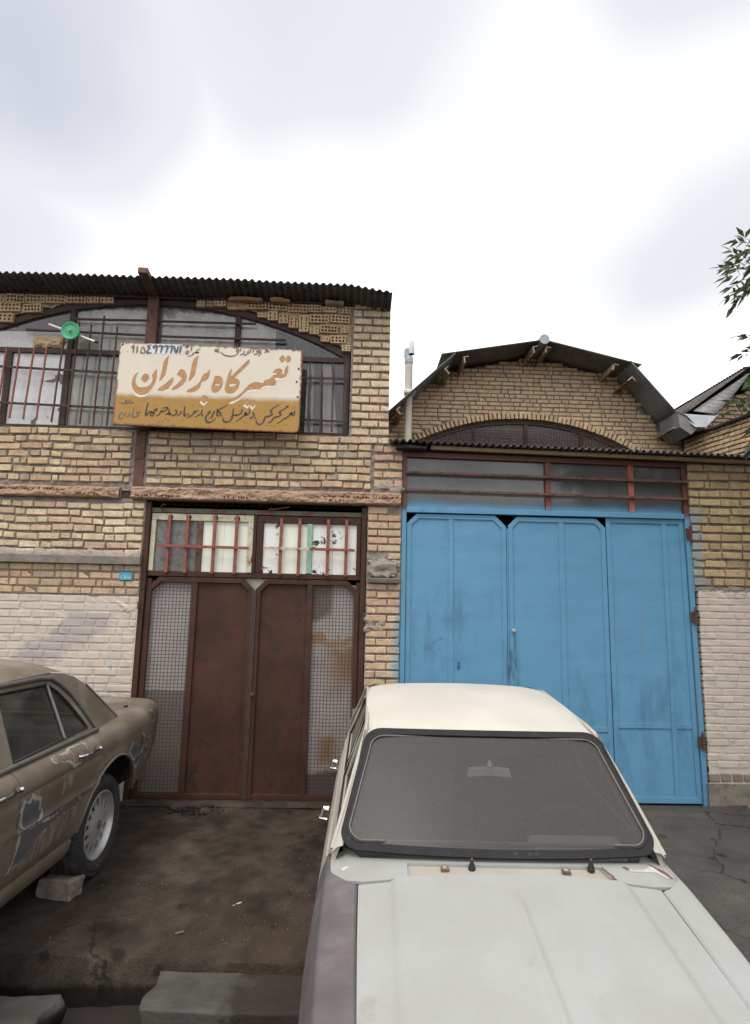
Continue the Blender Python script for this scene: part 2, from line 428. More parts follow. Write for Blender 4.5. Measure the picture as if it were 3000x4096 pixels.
def glass_mat(name, dust=(0.2, 0.19, 0.18), cover=0.4, var=0.5, tint=(0.7, 0.72, 0.72), scale=4.0, speck=0.0, coord='pos', rough=0.03, gloss=1.0):
    mt, n, out = new_mat(name)
    p = n.pos() if coord == 'pos' else n.obj()
    a = n.noise(p, scale, 6, 0.65)
    f = n.rng(a, 0.25, 0.75, cover * (1 - var), min(1.0, cover * (1 + var)), smooth=False)
    if speck:
        s = n.noise(p, 170, 3, 0.7)
        f = n.m('ADD', f, n.m('MULTIPLY', n.m('SUBTRACT', s, 0.5), speck), clamp=True)
    d = n.node('ShaderNodeBsdfDiffuse', {'Color': dust})
    t = n.node('ShaderNodeBsdfTransparent', {'Color': tint})
    g = n.node('ShaderNodeBsdfGlossy', {'Color': (1, 1, 1), 'Roughness': rough})
    fr = n.node('ShaderNodeFresnel', {'IOR': 1.45})
    m1 = n.node('ShaderNodeMixShader', {0: n.m('MULTIPLY', fr.outputs[0], gloss), 1: t.outputs[0], 2: g.outputs[0]})
    m2 = n.node('ShaderNodeMixShader', {0: f, 1: m1.outputs[0], 2: d.outputs[0]})
    n.t.links.new(m2.outputs[0], out.inputs['Surface'])
    return mt


M['glass_up'] = glass_mat('dusty upper glass', (0.26, 0.255, 0.25), 0.14, 0.9, tint=(0.95, 0.95, 0.95), scale=2.5)
M['glass_hall'] = glass_mat('dusty hall glass', (0.16, 0.155, 0.15), 0.5, 0.5, scale=3)
M['glass_tex'] = mat_simple('frosted dark glass', (0.15, 0.145, 0.14), 0.25, var=0.9, scale=14, spot=(0.34, 0.33, 0.32), spot_lo=0.6, spot_scale=60, bump=0.5)
M['glass_milk'] = mat_simple('milky pane', (0.74, 0.77, 0.66), 0.3, var=0.1, scale=4, bump=0.05)


def flaking(name, paint, under, lo, scale, vert=1.0, rough=0.4):
    mt, n, out = new_mat(name)
    p = n.pos()
    v = n.scale(p, (1, 1, vert))
    a = n.noise(v, scale, 5, 0.62, 0.6)
    b = n.noise(v, scale * 6, 4, 0.6)
    c = n.mix(0.35, paint, n.ramp(b, [(0.3, 0.6), (0.6, 1.1)]), 'MULTIPLY')
    f = n.rng(a, lo, lo + 0.02)
    c = n.mix(f, c, under)
    finish(n, out, c, rough, height=n.m('MULTIPLY', f, -1.0), bump=0.5, dist=0.004)
    return mt


M['whitewash'] = flaking('whitewashed pane, flaking', (0.60, 0.61, 0.61), (0.13, 0.115, 0.105), 0.60, 3.0)
M['whitewash2'] = flaking('whitewashed pane', (0.52, 0.515, 0.50), (0.24, 0.20, 0.17), 0.62, 4.0)
M['white_peel'] = flaking('peeling white pane', (0.74, 0.74, 0.71), (0.03, 0.03, 0.03), 0.60, 8.0)


def mesh_back(name, kind):
    mt, n, out = new_mat(name)
    p = n.pos()
    x, y, z = n.sep(p)
    a = n.noise(p, 4, 5, 0.6)
    c = n.mix(0.4, (0.36, 0.35, 0.335), n.ramp(a, [(0.25, 0.6), (0.5, 1.0), (0.8, 1.2)]), 'MULTIPLY')
    if kind == 'l':
        lo = n.rng(n.m('ADD', z, n.m('MULTIPLY', a, 0.04)), 1.0, 0.985)
        c = n.mix(n.m('MULTIPLY', lo, 0.8), c, (0.115, 0.105, 0.095))
    else:
        zz = n.m('ADD', z, n.m('MULTIPLY', n.m('SUBTRACT', n.noise(p, 5, 4), 0.5), 0.3))
        r1 = n.m('MULTIPLY', n.rng(zz, 1.47, 1.34), n.rng(zz, 0.80, 1.25), clamp=True)
        r1 = n.m('MULTIPLY', r1, n.rng(n.m('ADD', x, n.m('MULTIPLY', n.m('SUBTRACT', n.noise(p, 9, 5), 0.5), 0.3)), -0.42, -0.08), clamp=True)
        r2 = n.m('MULTIPLY', n.rng(zz, 0.62, 0.5), n.rng(zz, 0.25, 0.38), clamp=True)
        r2 = n.m('MULTIPLY', r2, n.rng(n.m('ABSOLUTE', n.m('ADD', x, 0.24)), 0.17, 0.0), clamp=True)
        c = n.mix(n.m('MULTIPLY', n.m('MAXIMUM', r1, r2), 0.85), c, (0.22, 0.115, 0.04))
        top = n.m('MULTIPLY', n.rng(zz, 1.62, 1.72), n.rng(x, -0.2, -0.26), clamp=True)
        c = n.mix(n.m('MULTIPLY', top, 0.8), c, (0.075, 0.06, 0.05))
        lip = n.m('MULTIPLY', n.rng(n.m('ABSOLUTE', n.m('SUBTRACT', zz, 1.46)), 0.045, 0.02), 0.9)
        c = n.mix(lip, c, (0.30, 0.18, 0.09))
        low = n.rng(zz, 0.27, 0.2)
        c = n.mix(n.m('MULTIPLY', low, 0.85), c, (0.04, 0.025, 0.02))
    finish(n, out, c, 0.6, height=a, bump=0.2)
    return mt


M['back_l'] = mesh_back('grey sheet behind mesh', 'l')
M['back_r'] = mesh_back('rust stained sheet behind mesh', 'r')


def sign_board():
    mt, n, out = new_mat('cream and ochre sign paint')
    p = n.obj()
    x, y, z = n.sep(p)
    zz = n.m('ADD', z, n.m('MULTIPLY', n.m('SUBTRACT', n.noise(p, 6, 3), 0.5), 0.05))
    f = n.rng(zz, 0.335, 0.265)
    a = n.noise(p, 5, 5, 0.6)
    cream = n.mix(0.22, (0.66, 0.585, 0.485), n.ramp(a, [(0.3, 0.8), (0.7, 1.1)]), 'MULTIPLY')
    ochre = n.mix(0.25, (0.37, 0.205, 0.047), n.ramp(a, [(0.3, 0.8), (0.7, 1.15)]), 'MULTIPLY')
    c = n.mix(f, cream, ochre)
    # rust creeping in from the edges, and drips from the top edge
    ex = n.m('MINIMUM', x, n.m('SUBTRACT', 1.80, x))
    ez = n.m('MINIMUM', n.m('ADD', z, n.m('MULTIPLY', x, 0.019)), n.m('SUBTRACT', 0.84, n.m('ADD', z, n.m('MULTIPLY', x, 0.012))))
    e = n.m('MINIMUM', ex, ez)
    er = n.m('ADD', e, n.m('MULTIPLY', n.m('SUBTRACT', n.noise(p, 18, 5, 0.7), 0.5), 0.075))
    rust = n.rng(er, 0.022, 0.0)
    c = n.mix(rust, c, (0.17, 0.065, 0.028))
    drip = n.m('MULTIPLY', n.rng(n.noise(n.scale(p, (16, 1, 1.0)), 1.6, 4), 0.60, 0.68), n.rng(z, 0.68, 0.84), clamp=True)
    c = n.mix(n.m('MULTIPLY', drip, 0.45), c, (0.33, 0.17, 0.08))
    sp = n.rng(n.noise(p, 24, 4, 0.7), 0.71, 0.745)
    c = n.mix(n.m('MULTIPLY', sp, 0.7), c, (0.24, 0.10, 0.04))
    finish(n, out, c, 0.55, height=n.noise(p, 7, 3), bump=0.12, dist=0.01)
    return mt


M['sign'] = sign_board()
M['let_orange'] = mat_simple('orange brown lettering', (0.45, 0.23, 0.09), 0.55, var=0.5, scale=26, bump=0.05, spot=(0.42, 0.19, 0.07), spot_lo=0.5, spot_scale=30, coord='obj')
M['let_dark'] = mat_simple('dark lettering', (0.055, 0.05, 0.045), 0.6, var=0.6, scale=30, bump=0.0, coord='obj')
M['let_grey'] = mat_simple('faded grey lettering', (0.19, 0.155, 0.11), 0.6, var=0.6, scale=30, bump=0.0, coord='obj')
M['let_blue'] = mat_simple('blue grey numerals', (0.105, 0.118, 0.15), 0.6, var=0.2, scale=30, bump=0.0, coord='obj')
M['let_white'] = mat_simple('white letter shadow', (0.72, 0.66, 0.57), 0.6, var=0.15, scale=30, bump=0.0, coord='obj')
M['weld_dirt'] = mat_simple('soot', (0.03, 0.03, 0.035), 0.8)
M['let_patch'] = mat_simple('pale blue overpaint', (0.62, 0.63, 0.62), 0.6, var=0.2, scale=12, bump=0.0, coord='obj')


# ------------------------------------------------------------------ geometry helpers
class MB:
    """collects shapes, then links them as ONE mesh object"""
    def __init__(s):
        s.v, s.f = [], []

    def add(s, vs, fs):
        o = len(s.v)
        s.v.extend([tuple(map(float, q)) for q in vs])
        s.f.extend([tuple(i + o for i in q) for q in fs])
        return s

    def box(s, x0, x1, y0, y1, z0, z1):
        return s.add([(x0, y0, z0), (x1, y0, z0), (x1, y1, z0), (x0, y1, z0), (x0, y0, z1), (x1, y0, z1), (x1, y1, z1), (x0, y1, z1)],
                     [(0, 3, 2, 1), (4, 5, 6, 7), (0, 1, 5, 4), (1, 2, 6, 5), (2, 3, 7, 6), (3, 0, 4, 7)])

    def bar(s, a, b, w, h, up=(0, -1, 0)):
        a, b = Vector(a), Vector(b)
        d = (b - a).normalized()
        u = Vector(up)
        u = (u - d * u.dot(d)).normalized()
        r = d.cross(u)
        vs = []
        for q in (a, b):
            for i, j in ((-1, -1), (1, -1), (1, 1), (-1, 1)):
                vs.append(q + r * (i * w / 2) + u * (j * h / 2))
        return s.add(vs, [(3, 2, 1, 0), (4, 5, 6, 7), (0, 1, 5, 4), (1, 2, 6, 5), (2, 3, 7, 6), (3, 0, 4, 7)])

    def tube(s, pts, r, n=8, closed=False, caps=True, flat=1.0):
        pts = [Vector(p) for p in pts]
        m = len(pts)
        rs = r if isinstance(r, (list, tuple)) else [r] * m
        rings = []
        ref = Vector((0.13, 0.2, 1))
        for i, p in enumerate(pts):
            a = pts[(i - 1) % m] if (closed or i > 0) else p
            b = pts[(i + 1) % m] if (closed or i < m - 1) else p
            t = (b - a).normalized()
            if abs(t.dot(ref.normalized())) > 0.95:
                ref = Vector((1, 0.1, 0.1))
            u = (ref - t * ref.dot(t)).normalized()
            w_ = t.cross(u)
            rings.append([p + u * (math.cos(2 * math.pi * k / n) * rs[i]) + w_ * (math.sin(2 * math.pi * k / n) * rs[i] * flat) for k in range(n)])
        vs = [q for g in rings for q in g]
        fs = []
        for i in range(m if closed else m - 1):
            j = (i + 1) % m
            for k in range(n):
                k2 = (k + 1) % n
                fs.append((i * n + k, i * n + k2, j * n + k2, j * n + k))
        if caps and not closed:
            fs.append(tuple(range(n))[::-1])
            fs.append(tuple((m - 1) * n + k for k in range(n)))
        return s.add(vs, fs)

    def lathe(s, prof, n=24, origin=(0, 0, 0), axis='Z', caps=False):
        """prof: (radius, height) pairs turned about an axis"""
        vs, fs = [], []
        o = Vector(origin)
        for r, h in prof:
            for k in range(n):
                a = 2 * math.pi * k / n
                c, d = r * math.cos(a), r * math.sin(a)
                q = {'Z': (c, d, h), 'Y': (c, h, d), 'X': (h, c, d)}[axis]
                vs.append(o + Vector(q))
        m = len(prof)
        for i in range(m - 1):
            for k in range(n):
                k2 = (k + 1) % n
                fs.append((i * n + k, i * n + k2, (i + 1) * n + k2, (i + 1) * n + k))
        if caps:
            fs.append(tuple(range(n))[::-1])
            fs.append(tuple((m - 1) * n + k for k in range(n)))
        return s.add(vs, fs)

    def prism(s, poly, map_a, map_b, holes=()):
        """flat outline with thickness: map_a / map_b take (u, v) to the front and the back"""
        loops = [list(poly)] + [list(h) for h in holes]
        flat = [p for l in loops for p in l]
        tris = tessellate_polygon([[Vector((p[0], p[1], 0)) for p in l] for l in loops])
        n = len(flat)
        vs = [map_a(*p) for p in flat] + [map_b(*p) for p in flat]
        fs = [tuple(t) for t in tris] + [tuple(i + n for i in t)[::-1] for t in tris]
        o = 0
        for l in loops:
            k = len(l)
            for i in range(k):
                j = (i + 1) % k
                fs.append((o + i, o + j, o + j + n, o + i + n))
            o += k
        return s.add(vs, fs)

    def sheet(s, poly, mp, holes=()):
        loops = [list(poly)] + [list(h) for h in holes]
        flat = [p for l in loops for p in l]
        tris = tessellate_polygon([[Vector((p[0], p[1], 0)) for p in l] for l in loops])
        return s.add([mp(*p) for p in flat], [tuple(t) for t in tris])

    def grid(s, rows):
        """rows of points -> quads"""
        m, n = len(rows), len(rows[0])
        return s.add([q for r in rows for q in r],
                     [(i * n + j, i * n + j + 1, (i + 1) * n + j + 1, (i + 1) * n + j) for i in range(m - 1) for j in range(n - 1)])

    def build(s, name, mat, parent=None, kind=None, smooth=None, bevel=None, solid=None, off=None, sub=0):
        me = bpy.data.meshes.new(name)
        me.from_pydata(s.v, [], s.f)
        me.validate()
        o = bpy.data.objects.new(name, me)
        COL.objects.link(o)
        me.materials.append(M[mat] if isinstance(mat, str) else mat)
        bm = bmesh.new()
        bm.from_mesh(me)
        bmesh.ops.recalc_face_normals(bm, faces=bm.faces)
        bm.to_mesh(me)
        bm.free()
        if smooth is not None:
            me.shade_smooth()
            me.set_sharp_from_angle(angle=rad(smooth))
        if parent is not None:
            attach(o, parent)
        if kind:
            o['kind'] = kind
        if solid:
            md = o.modifiers.new('solid', 'SOLIDIFY')
            md.thickness = solid
            md.offset = 0.0 if off is None else off
        if bevel:
            md = o.modifiers.new('bevel', 'BEVEL')
            md.width = bevel
            md.segments = 2
            md.limit_method = 'ANGLE'
        return o


WORLD_LOC = {}


def attach(o, parent):
    """parent o; pieces of a thing built in place keep their world coordinates, pieces of a car use the car's own frame"""
    o.parent = parent
    if parent.name in WORLD_LOC:
        o.matrix_parent_inverse = Matrix.Translation(-Vector(WORLD_LOC[parent.name]))
    if parent.name in WORLD_LOC or parent.get('inplace'):
        o['inplace'] = 1


def thing(name, label, cat, loc=(0, 0, 0), group=None, inplace=True):
    o = bpy.data.objects.new(name, None)
    COL.objects.link(o)
    o.empty_display_size = 0.2
    o.location = loc
    o['label'] = label
    o['category'] = cat
    if group:
        o['group'] = group
    if inplace:
        WORLD_LOC[o.name] = loc
    return o


def tag(o, label, cat, group=None):
    o['label'] = label
    o['category'] = cat
    if group:
        o['group'] = group
    return o


def fbm(x, y, z, f=1.0, octv=3):
    return mn.fractal(Vector((x * f, y * f, z * f)), 0.8, 2.1, octv)


def inside(poly, X, Y):
    P = np.array(poly)
    r = np.zeros(X.shape, bool)
    j = len(P) - 1
    for i in range(len(P)):
        xi, yi, xj, yj = P[i, 0], P[i, 1], P[j, 0], P[j, 1]
        c = ((yi > Y) != (yj > Y))
        with np.errstate(divide='ignore', invalid='ignore'):
            t = (xj - xi) * (Y - yi) / (yj - yi + 1e-30) + xi
        r ^= c & (X < t)
        j = i
    return r


def panel(outer, mp, res, holes=(), flange=None):
    """a sheet cut to an outline in a 2-D domain: fine grid, boundary snapped to the outline, then mapped to 3-D;
    flange(u, v) -> offset vector folds the edge over, giving the sheet its thickness"""
    P = np.array(outer)
    x0, y0 = P.min(0) - res * 0.31
    x1, y1 = P.max(0) + res
    xs = np.arange(x0, x1 + res, res)
    ys = np.arange(y0, y1 + res, res)
    cx, cy = np.meshgrid((xs[:-1] + xs[1:]) / 2, (ys[:-1] + ys[1:]) / 2, indexing='ij')
    m = inside(outer, cx, cy)
    for h in holes:
        m &= ~inside(h, cx, cy)
    nx, ny = len(xs), len(ys)
    idx = -np.ones((nx, ny), int)
    verts, faces = [], []

    def vid(i, j):
        if idx[i, j] < 0:
            idx[i, j] = len(verts)
            verts.append([xs[i], ys[j]])
        return idx[i, j]
    for i, j in np.argwhere(m):
        faces.append((vid(i, j), vid(i + 1, j), vid(i + 1, j + 1), vid(i, j + 1)))
    V = np.array(verts)
    cnt = {}
    for f in faces:
        for a in range(4):
            e = (f[a], f[(a + 1) % 4])
            k = (min(e), max(e))
            cnt[k] = None if k in cnt else e
    be = [e for e in cnt.values() if e is not None]
    bv = sorted({a for e in be for a in e})
    segs = []
    for L in [outer] + list(holes):
        L = list(L)
        segs += [(L[i], L[(i + 1) % len(L)]) for i in range(len(L))]
    A = np.array([q[0] for q in segs])
    B = np.array([q[1] for q in segs])
    d = B - A
    dd = (d ** 2).sum(1) + 1e-12
    for b in bv:
        p = V[b]
        t = np.clip(((p - A) * d).sum(1) / dd, 0, 1)
        q = A + d * t[:, None]
        V[b] = q[((q - p) ** 2).sum(1).argmin()]
    for L in [outer] + list(holes):
        L = np.array(L)
        for i in range(len(L)):
            a = L[i] - L[i - 1]
            b = L[(i + 1) % len(L)] - L[i]
            c = (a @ b) / (np.hypot(*a) * np.hypot(*b) + 1e-9)
            if c < 0.85:
                q = V[bv]
                k = ((q - L[i]) ** 2).sum(1).argmin()
                V[bv[k]] = L[i]
    vs = [tuple(mp(*q)) for q in V]
    if flange is not None:
        new = {}
        for b in bv:
            fl = Vector(flange(*V[b]))
            new[b] = len(vs)
            vs.append(tuple(Vector(vs[b]) + fl))
        for a, b in be:
            faces.append((b, a, new[a], new[b]))
    return vs, faces


def interp(xs, ys):
    """smooth monotone interpolation through a few section points"""
    xs, ys = np.array(xs, float), np.array(ys, float)
    h = np.diff(xs)
    dl = np.diff(ys) / h
    mm = np.zeros_like(ys)
    mm[1:-1] = np.where(dl[:-1] * dl[1:] > 0, 2 * dl[:-1] * dl[1:] / (dl[:-1] + dl[1:] + 1e-12), 0)
    mm[0], mm[-1] = dl[0], dl[-1]

    def f(x):
        x = min(max(x, xs[0]), xs[-1])
        i = min(max(int(np.searchsorted(xs, x)) - 1, 0), len(h) - 1)
        t = (x - xs[i]) / h[i]
        return float((2 * t**3 - 3 * t**2 + 1) * ys[i] + (t**3 - 2 * t**2 + t) * h[i] * mm[i] + (-2 * t**3 + 3 * t**2) * ys[i + 1] + (t**3 - t**2) * h[i] * mm[i + 1])
    return f


def smooth01(t):
    t = min(max(t, 0.0), 1.0)
    return t * t * (3 - 2 * t)


# ------------------------------------------------------------------ bricks
BRICK_MESH = {}


def brick_mesh(mat, cls):
    """a few worn, slightly skewed brick blanks for each length class, shared by all bricks of a wall"""
    key = (mat, cls)
    if key in BRICK_MESH:
        return BRICK_MESH[key]
    out = []
    L = {'s': 0.2, 'h': 0.1, 'q': 0.06}[cls]
    for k in range(7):
        r = random.Random(k * 37 + ord(cls))
        bm = bmesh.new()
        bmesh.ops.create_cube(bm, size=1.0)
        for v in bm.verts:
            v.co = Vector((v.co.x * L, v.co.y * 0.07, v.co.z * 0.056))
            v.co += Vector((r.uniform(-1, 1) * 0.0035, r.uniform(-1, 1) * 0.002, r.uniform(-1, 1) * 0.0028))
        bmesh.ops.bevel(bm, geom=list(bm.edges), offset=0.0055, segments=1, affect='EDGES', profile=0.6)
        for v in bm.verts:
            v.co += Vector((r.uniform(-1, 1), r.uniform(-1, 1), r.uniform(-1, 1))) * 0.0014
        if k in (2, 5):           # a chipped arris
            c = max(bm.verts, key=lambda q: q.co.x * (1 if k == 2 else -1) - q.co.y + q.co.z * r.choice((-3, 3)))
            c.co += Vector((-0.012 if k == 2 else 0.012, 0.012, 0))
        me = bpy.data.meshes.new('brick')
        bm.to_mesh(me)
        bm.free()
        me.materials.append(M[mat])
        out.append(me)
    BRICK_MESH[key] = out
    return out


def put_brick(parent, name, mat, x, y, z, ln, h, rot=0.0, tilt=0.0, r=RND, yaw=0.0):
    cls = 's' if ln > 0.145 else ('h' if ln > 0.078 else 'q')
    L = {'s': 0.2, 'h': 0.1, 'q': 0.06}[cls]
    o = bpy.data.objects.new(name, r.choice(brick_mesh(mat, cls)))
    COL.objects.link(o)
    attach(o, parent)
    o.location = (x, y, z)
    o.rotation_euler = (tilt, rot, yaw)
    o.scale = (ln / L, 1, h / 0.056)
    return o


def courses(x0, x1, zs, seed, wobble=0.0, gap=0.012, p_head=0.4, fixed=None, tail=None):
    """course by course: (x, z, length) of every brick between x0 and x1"""
    r = random.Random(seed)
    out = []
    for i, z in enumerate(zs):
        x = x0 - (r.uniform(0, 0.12) if fixed is None else fixed)
        prev = 's'
        while x < x1 - 0.02:
            k = r.random()
            ln = r.uniform(0.192, 0.206) if k > p_head else (r.uniform(0.088, 0.104) if k > 0.05 else r.uniform(0.04, 0.06))
            if x1 - x - ln < 0.045:
                ln = x1 - x
                if ln > 0.225:
                    ln = ln / 2 - gap / 2
            a, b = max(x, x0), min(x + ln, x1)
            if b - a > 0.03:
                zz = z + wobble * mn.noise(Vector(((a + b) * 0.9, z * 3, seed)))
                out.append(((a + b) / 2, zz, b - a))
            x += ln + gap * r.uniform(0.5, 1.5)
    return out


def relief(x0, x1, z0, z1, res, fn, keep=None):
    """a wall face as a fine grid with real relief: y = fn(x, z)"""
    nx = max(2, int((x1 - x0) / res) + 1)
    nz = max(2, int((z1 - z0) / res) + 1)
    rows = []
    for j in range(nz):
        z = z0 + (z1 - z0) * j / (nz - 1)
        rows.append([(x0 + (x1 - x0) * i / (nx - 1), fn(x0 + (x1 - x0) * i / (nx - 1), z), z) for i in range(nx)])
    mb = MB()
    if keep is None:
        return mb.grid(rows)
    n = nx
    vs = [q for r_ in rows for q in r_]
    fs = []
    for j in range(nz - 1):
        for i in range(n - 1):
            c = rows[j][i]
            if keep(c[0] + res / 2, c[2] + res / 2):
                fs.append((j * n + i, j * n + i + 1, (j + 1) * n + i + 1, (j + 1) * n + i))
    return mb.add(vs, fs)


def mortar_fn(base, amp, seed, f=11.0):
    def fn(x, z):
        a = fbm(x, seed, z * 1.5, f, 3)
        b = mn.noise(Vector((x * 34, seed * 3.1, z * 44)))
        return base - amp * a - amp * 0.45 * b
    return fn


def corrugated(mb, x0, x1, prof, ys, wave, amp, step=0.0085, zfun=None):
    """corrugated sheet with waves along x; prof(x) is its height, ys the stations along the corrugations"""
    n = int((x1 - x0) / step)
    rows = []
    for y, dz in ys:
        rows.append([(x0 + (x1 - x0) * i / n, y + (0 if zfun is None else zfun(x0 + (x1 - x0) * i / n)), prof(x0 + (x1 - x0) * i / n) + dz + amp * math.sin(2 * math.pi * (x0 + (x1 - x0) * i / n) / wave)) for i in range(n + 1)])
    return mb.grid(rows)


# ------------------------------------------------------------------ ground: one sheet, with the gutter sunk into it
def ground_z(x, y):
    base = 0.005 + 0.025 * smooth01(-y / 0.5) if y < 0 else 0.004
    s = max(0.0, -1.25 - y)
    w_ = smooth01((x + 2.0) / 1.2)
    right = 0.03 * smooth01((x - 1.5) / 1.0)
    z = base - 0.07 * min(s, 3.0) * w_ - 0.02 * min(s, 3.0) * (1 - w_)
    z += 0.010 * fbm(x, y, 0, 1.3, 3) + 0.0045 * mn.noise(Vector((x * 9, y * 9, 3)))
    if y > 0.02:
        z = 0.004
    return z - right * smooth01(-y / 0.6) * 0.5


def gutter_edge(x):
    return -2.33 + 0.03 * mn.noise(Vector((x * 2.1, 0.3, 1.7))) + 0.012 * mn.noise(Vector((x * 8, 2.3, 1.7)))


xs = [-300, -120, -50, -24, -14, -9, -6.5] + list(np.arange(-5.0, 5.2, 0.032)) + [6, 7.5, 10, 15, 25, 50, 120, 300]
ys = [-300, -120, -50, -24, -14, -9, -7.2, -6.4, -5.8, -5.4] + list(np.arange(-5.0, -3.1, 0.06)) + list(np.arange(-3.1, 0.45, 0.028)) + [0.6, 1, 2, 4, 7, 12, 25, 60, 150, 300]
rows = []
for y in ys:
    row = []
    for x in xs:
        z = ground_z(max(-6, min(6, x)), max(-6, min(1, y)))
        e = gutter_edge(max(-6, min(6, x)))
        if -12 < x < 12 and -2.98 < y < e:
            t = smooth01((e - y) / 0.06) * smooth01((y + 2.98) / 0.06)
            z -= t * (0.27 + 0.03 * mn.noise(Vector((x * 3, y * 5, 9))))
        row.append((x, y, z))
    rows.append(row)
g = MB().grid(rows).build('ground', 'ground', smooth=50)
g['kind'] = 'structure'
wtr = MB()
wtr.grid([[(x, y, -0.232) for x in (-6, -3, -1, 0, 3, 6)] for y in (-2.99, -2.7, -2.36)])
wtr = wtr.build('gutter_water', 'grime_water')
wtr['kind'] = 'structure'


def lumpy(name, mat, size, loc, seed, rough=0.03, f=5.0, rotz=0.0, cuts=7, bevel=0.12, parent=None):
    """a broken block of stone or concrete: a bevelled box with irregular faces"""
    bm = bmesh.new()
    bmesh.ops.create_cube(bm, size=1.0)
    bmesh.ops.scale(bm, vec=size, verts=bm.verts)
    r = random.Random(seed)
    m = min(size)
    for v in bm.verts:
        v.co += Vector((r.uniform(-1, 1), r.uniform(-1, 1), r.uniform(-0.6, 0.6))) * m * 0.22
    bmesh.ops.bevel(bm, geom=list(bm.edges), offset=m * bevel, segments=1, affect='EDGES')
    bmesh.ops.subdivide_edges(bm, edges=list(bm.edges), cuts=cuts, use_grid_fill=True)
    for v in bm.verts:
        n = v.co.normalized()
        v.co += n * rough * fbm(v.co.x + seed, v.co.y, v.co.z, f, 3)
    me = bpy.data.meshes.new(name)
    bm.to_mesh(me)
    bm.free()
    me.materials.append(M[mat])
    me.shade_smooth()
    me.set_sharp_from_angle(angle=rad(38))
    o = bpy.data.objects.new(name, me)
    COL.objects.link(o)
    o.location = loc
    o.rotation_euler.z = rotz
    return o


# ------------------------------------------------------------------ left workshop building
WB = thing('workshop_building', 'two-storey tan brick workshop with arched window above a red-brown mesh door', 'building', (-1.0, 0.4, 0.0))
# body of the building: side walls, back wall, floor slab between the storeys (so that inside is dark)
b = MB()
b.box(-7.6, -2.06, 0.10, 0.34, -0.05, 3.49)
b.box(-7.6, -4.2, 0.10, 0.34, 3.495, 4.93)
b.box(-2.06, 0.075, 0.10, 0.34, 2.80, 3.49)
b.box(0.15, 0.40, 0.07, 0.30, -0.05, 2.92)
b.box(0.0, 0.275, 0.07, 0.34, 2.92, 4.92)
b.box(0.12, 0.395, 0.35, 9.0, -0.05, 2.9)
b.box(0.02, 0.27, 0.35, 9.0, 2.9, 4.92)
b.box(-7.6, -7.3, 0.35, 9.0, -0.05, 4.92)
b.box(-7.29, 0.0, 8.7, 9.0, -0.05, 4.92)
b.box(-7.29, 0.0, 0.36, 8.69, 3.1, 3.3)
b.build('wall', 'mortar_hall', WB)

UP = [3.458 - 0.0785 * i for i in range(7)]           # upper wall courses
LOW = [2.725 - 0.0775 * i for i in range(7)]          # below the lintel
TIGHT = [2.118 - 0.0745 * i for i in range(4)]
PAINT = [1.815 - 0.0745 * i for i in range(24)]

# mortar faces with real relief
relief(-3.9, 0.13, 2.88, 3.50, 0.0125, mortar_fn(0.007, 0.014, 1.0)).build('mortar_face', 'mortar', WB, smooth=60)
relief(-3.9, -2.085, 2.22, 2.80, 0.0125, mortar_fn(0.007, 0.014, 2.0)).build('mortar_face', 'mortar', WB, smooth=60)
relief(-3.9, -2.085, 1.845, 2.2, 0.016, mortar_fn(0.006, 0.003, 3.0)).build('mortar_face', 'mortar_hall', WB, smooth=60)
relief(-3.9, -2.085, -0.02, 1.85, 0.02, mortar_fn(0.0045, 0.0025, 4.0)).build('mortar_face', 'painted', WB, smooth=60)
relief(-0.115, 0.284, 3.42, 4.945, 0.0125, mortar_fn(0.005, 0.013, 5.0)).build('mortar_face', 'mortar', WB, smooth=60)
relief(0.125, 0.43, 2.88, 3.44, 0.0125, mortar_fn(0.007, 0.014, 6.0)).build('mortar_face', 'mortar', WB, smooth=60)
relief(0.095, 0.43, -0.02, 2.81, 0.0125, mortar_fn(0.005, 0.012, 7.0, 9)).build('mortar_face', 'mortar', WB, smooth=60)
# returns at the openings and the corner
b = MB()
b.box(0.284, 0.288, 0.03, 0.36, 3.40, 4.94)
b.box(0.43, 0.434, 0.03, 0.33, -0.02, 3.44)
b.box(-2.089, -2.085, 0.03, 0.34, -0.02, 2.78)
b.build('mortar_face', 'mortar', WB)


def wall_bricks(parent, name, mat, lst, seed, y=0.021, dy=0.004, h=0.056, rot=0.012, dh=0.003, mats=None):
    r = random.Random(seed)
    out = []
    for x, z, ln in lst:
        mt = mat if mats is None else r.choice(mats)
        out.append(put_brick(parent, name, mt, x, y + r.uniform(-dy, dy), z, ln, h + r.uniform(-dh, dh), rot=r.gauss(0, rot), tilt=r.gauss(0, rot), yaw=r.gauss(0, rot), r=r))
    return out


up = courses(-3.78, -2.27, UP, 21, 0.022, 0.012, 0.42) + courses(-2.105, 0.115, UP, 22, 0.02, 0.012, 0.42)
up = [q for q in up if RND.random() > 0.012]
wall_bricks(WB, 'brick', 'brick', up, 31, dy=0.007, rot=0.016)
wall_bricks(WB, 'brick', 'brick_pale', courses(-3.78, -2.095, LOW, 23, 0.02, 0.011, 0.42), 32, dy=0.006, rot=0.014)
wall_bricks(WB, 'brick', 'brick', courses(-3.78, -2.095, TIGHT, 24, 0.004, 0.014, 0.36), 33, y=0.034, dy=0.002, rot=0.004, h=0.057)
wall_bricks(WB, 'painted_brick', 'painted', [q for q in courses(-3.78, -2.095, PAINT, 25, 0.004, 0.008, 0.36) if q[1] > 0.45], 34, y=0.034, dy=0.002, rot=0.004, h=0.061)

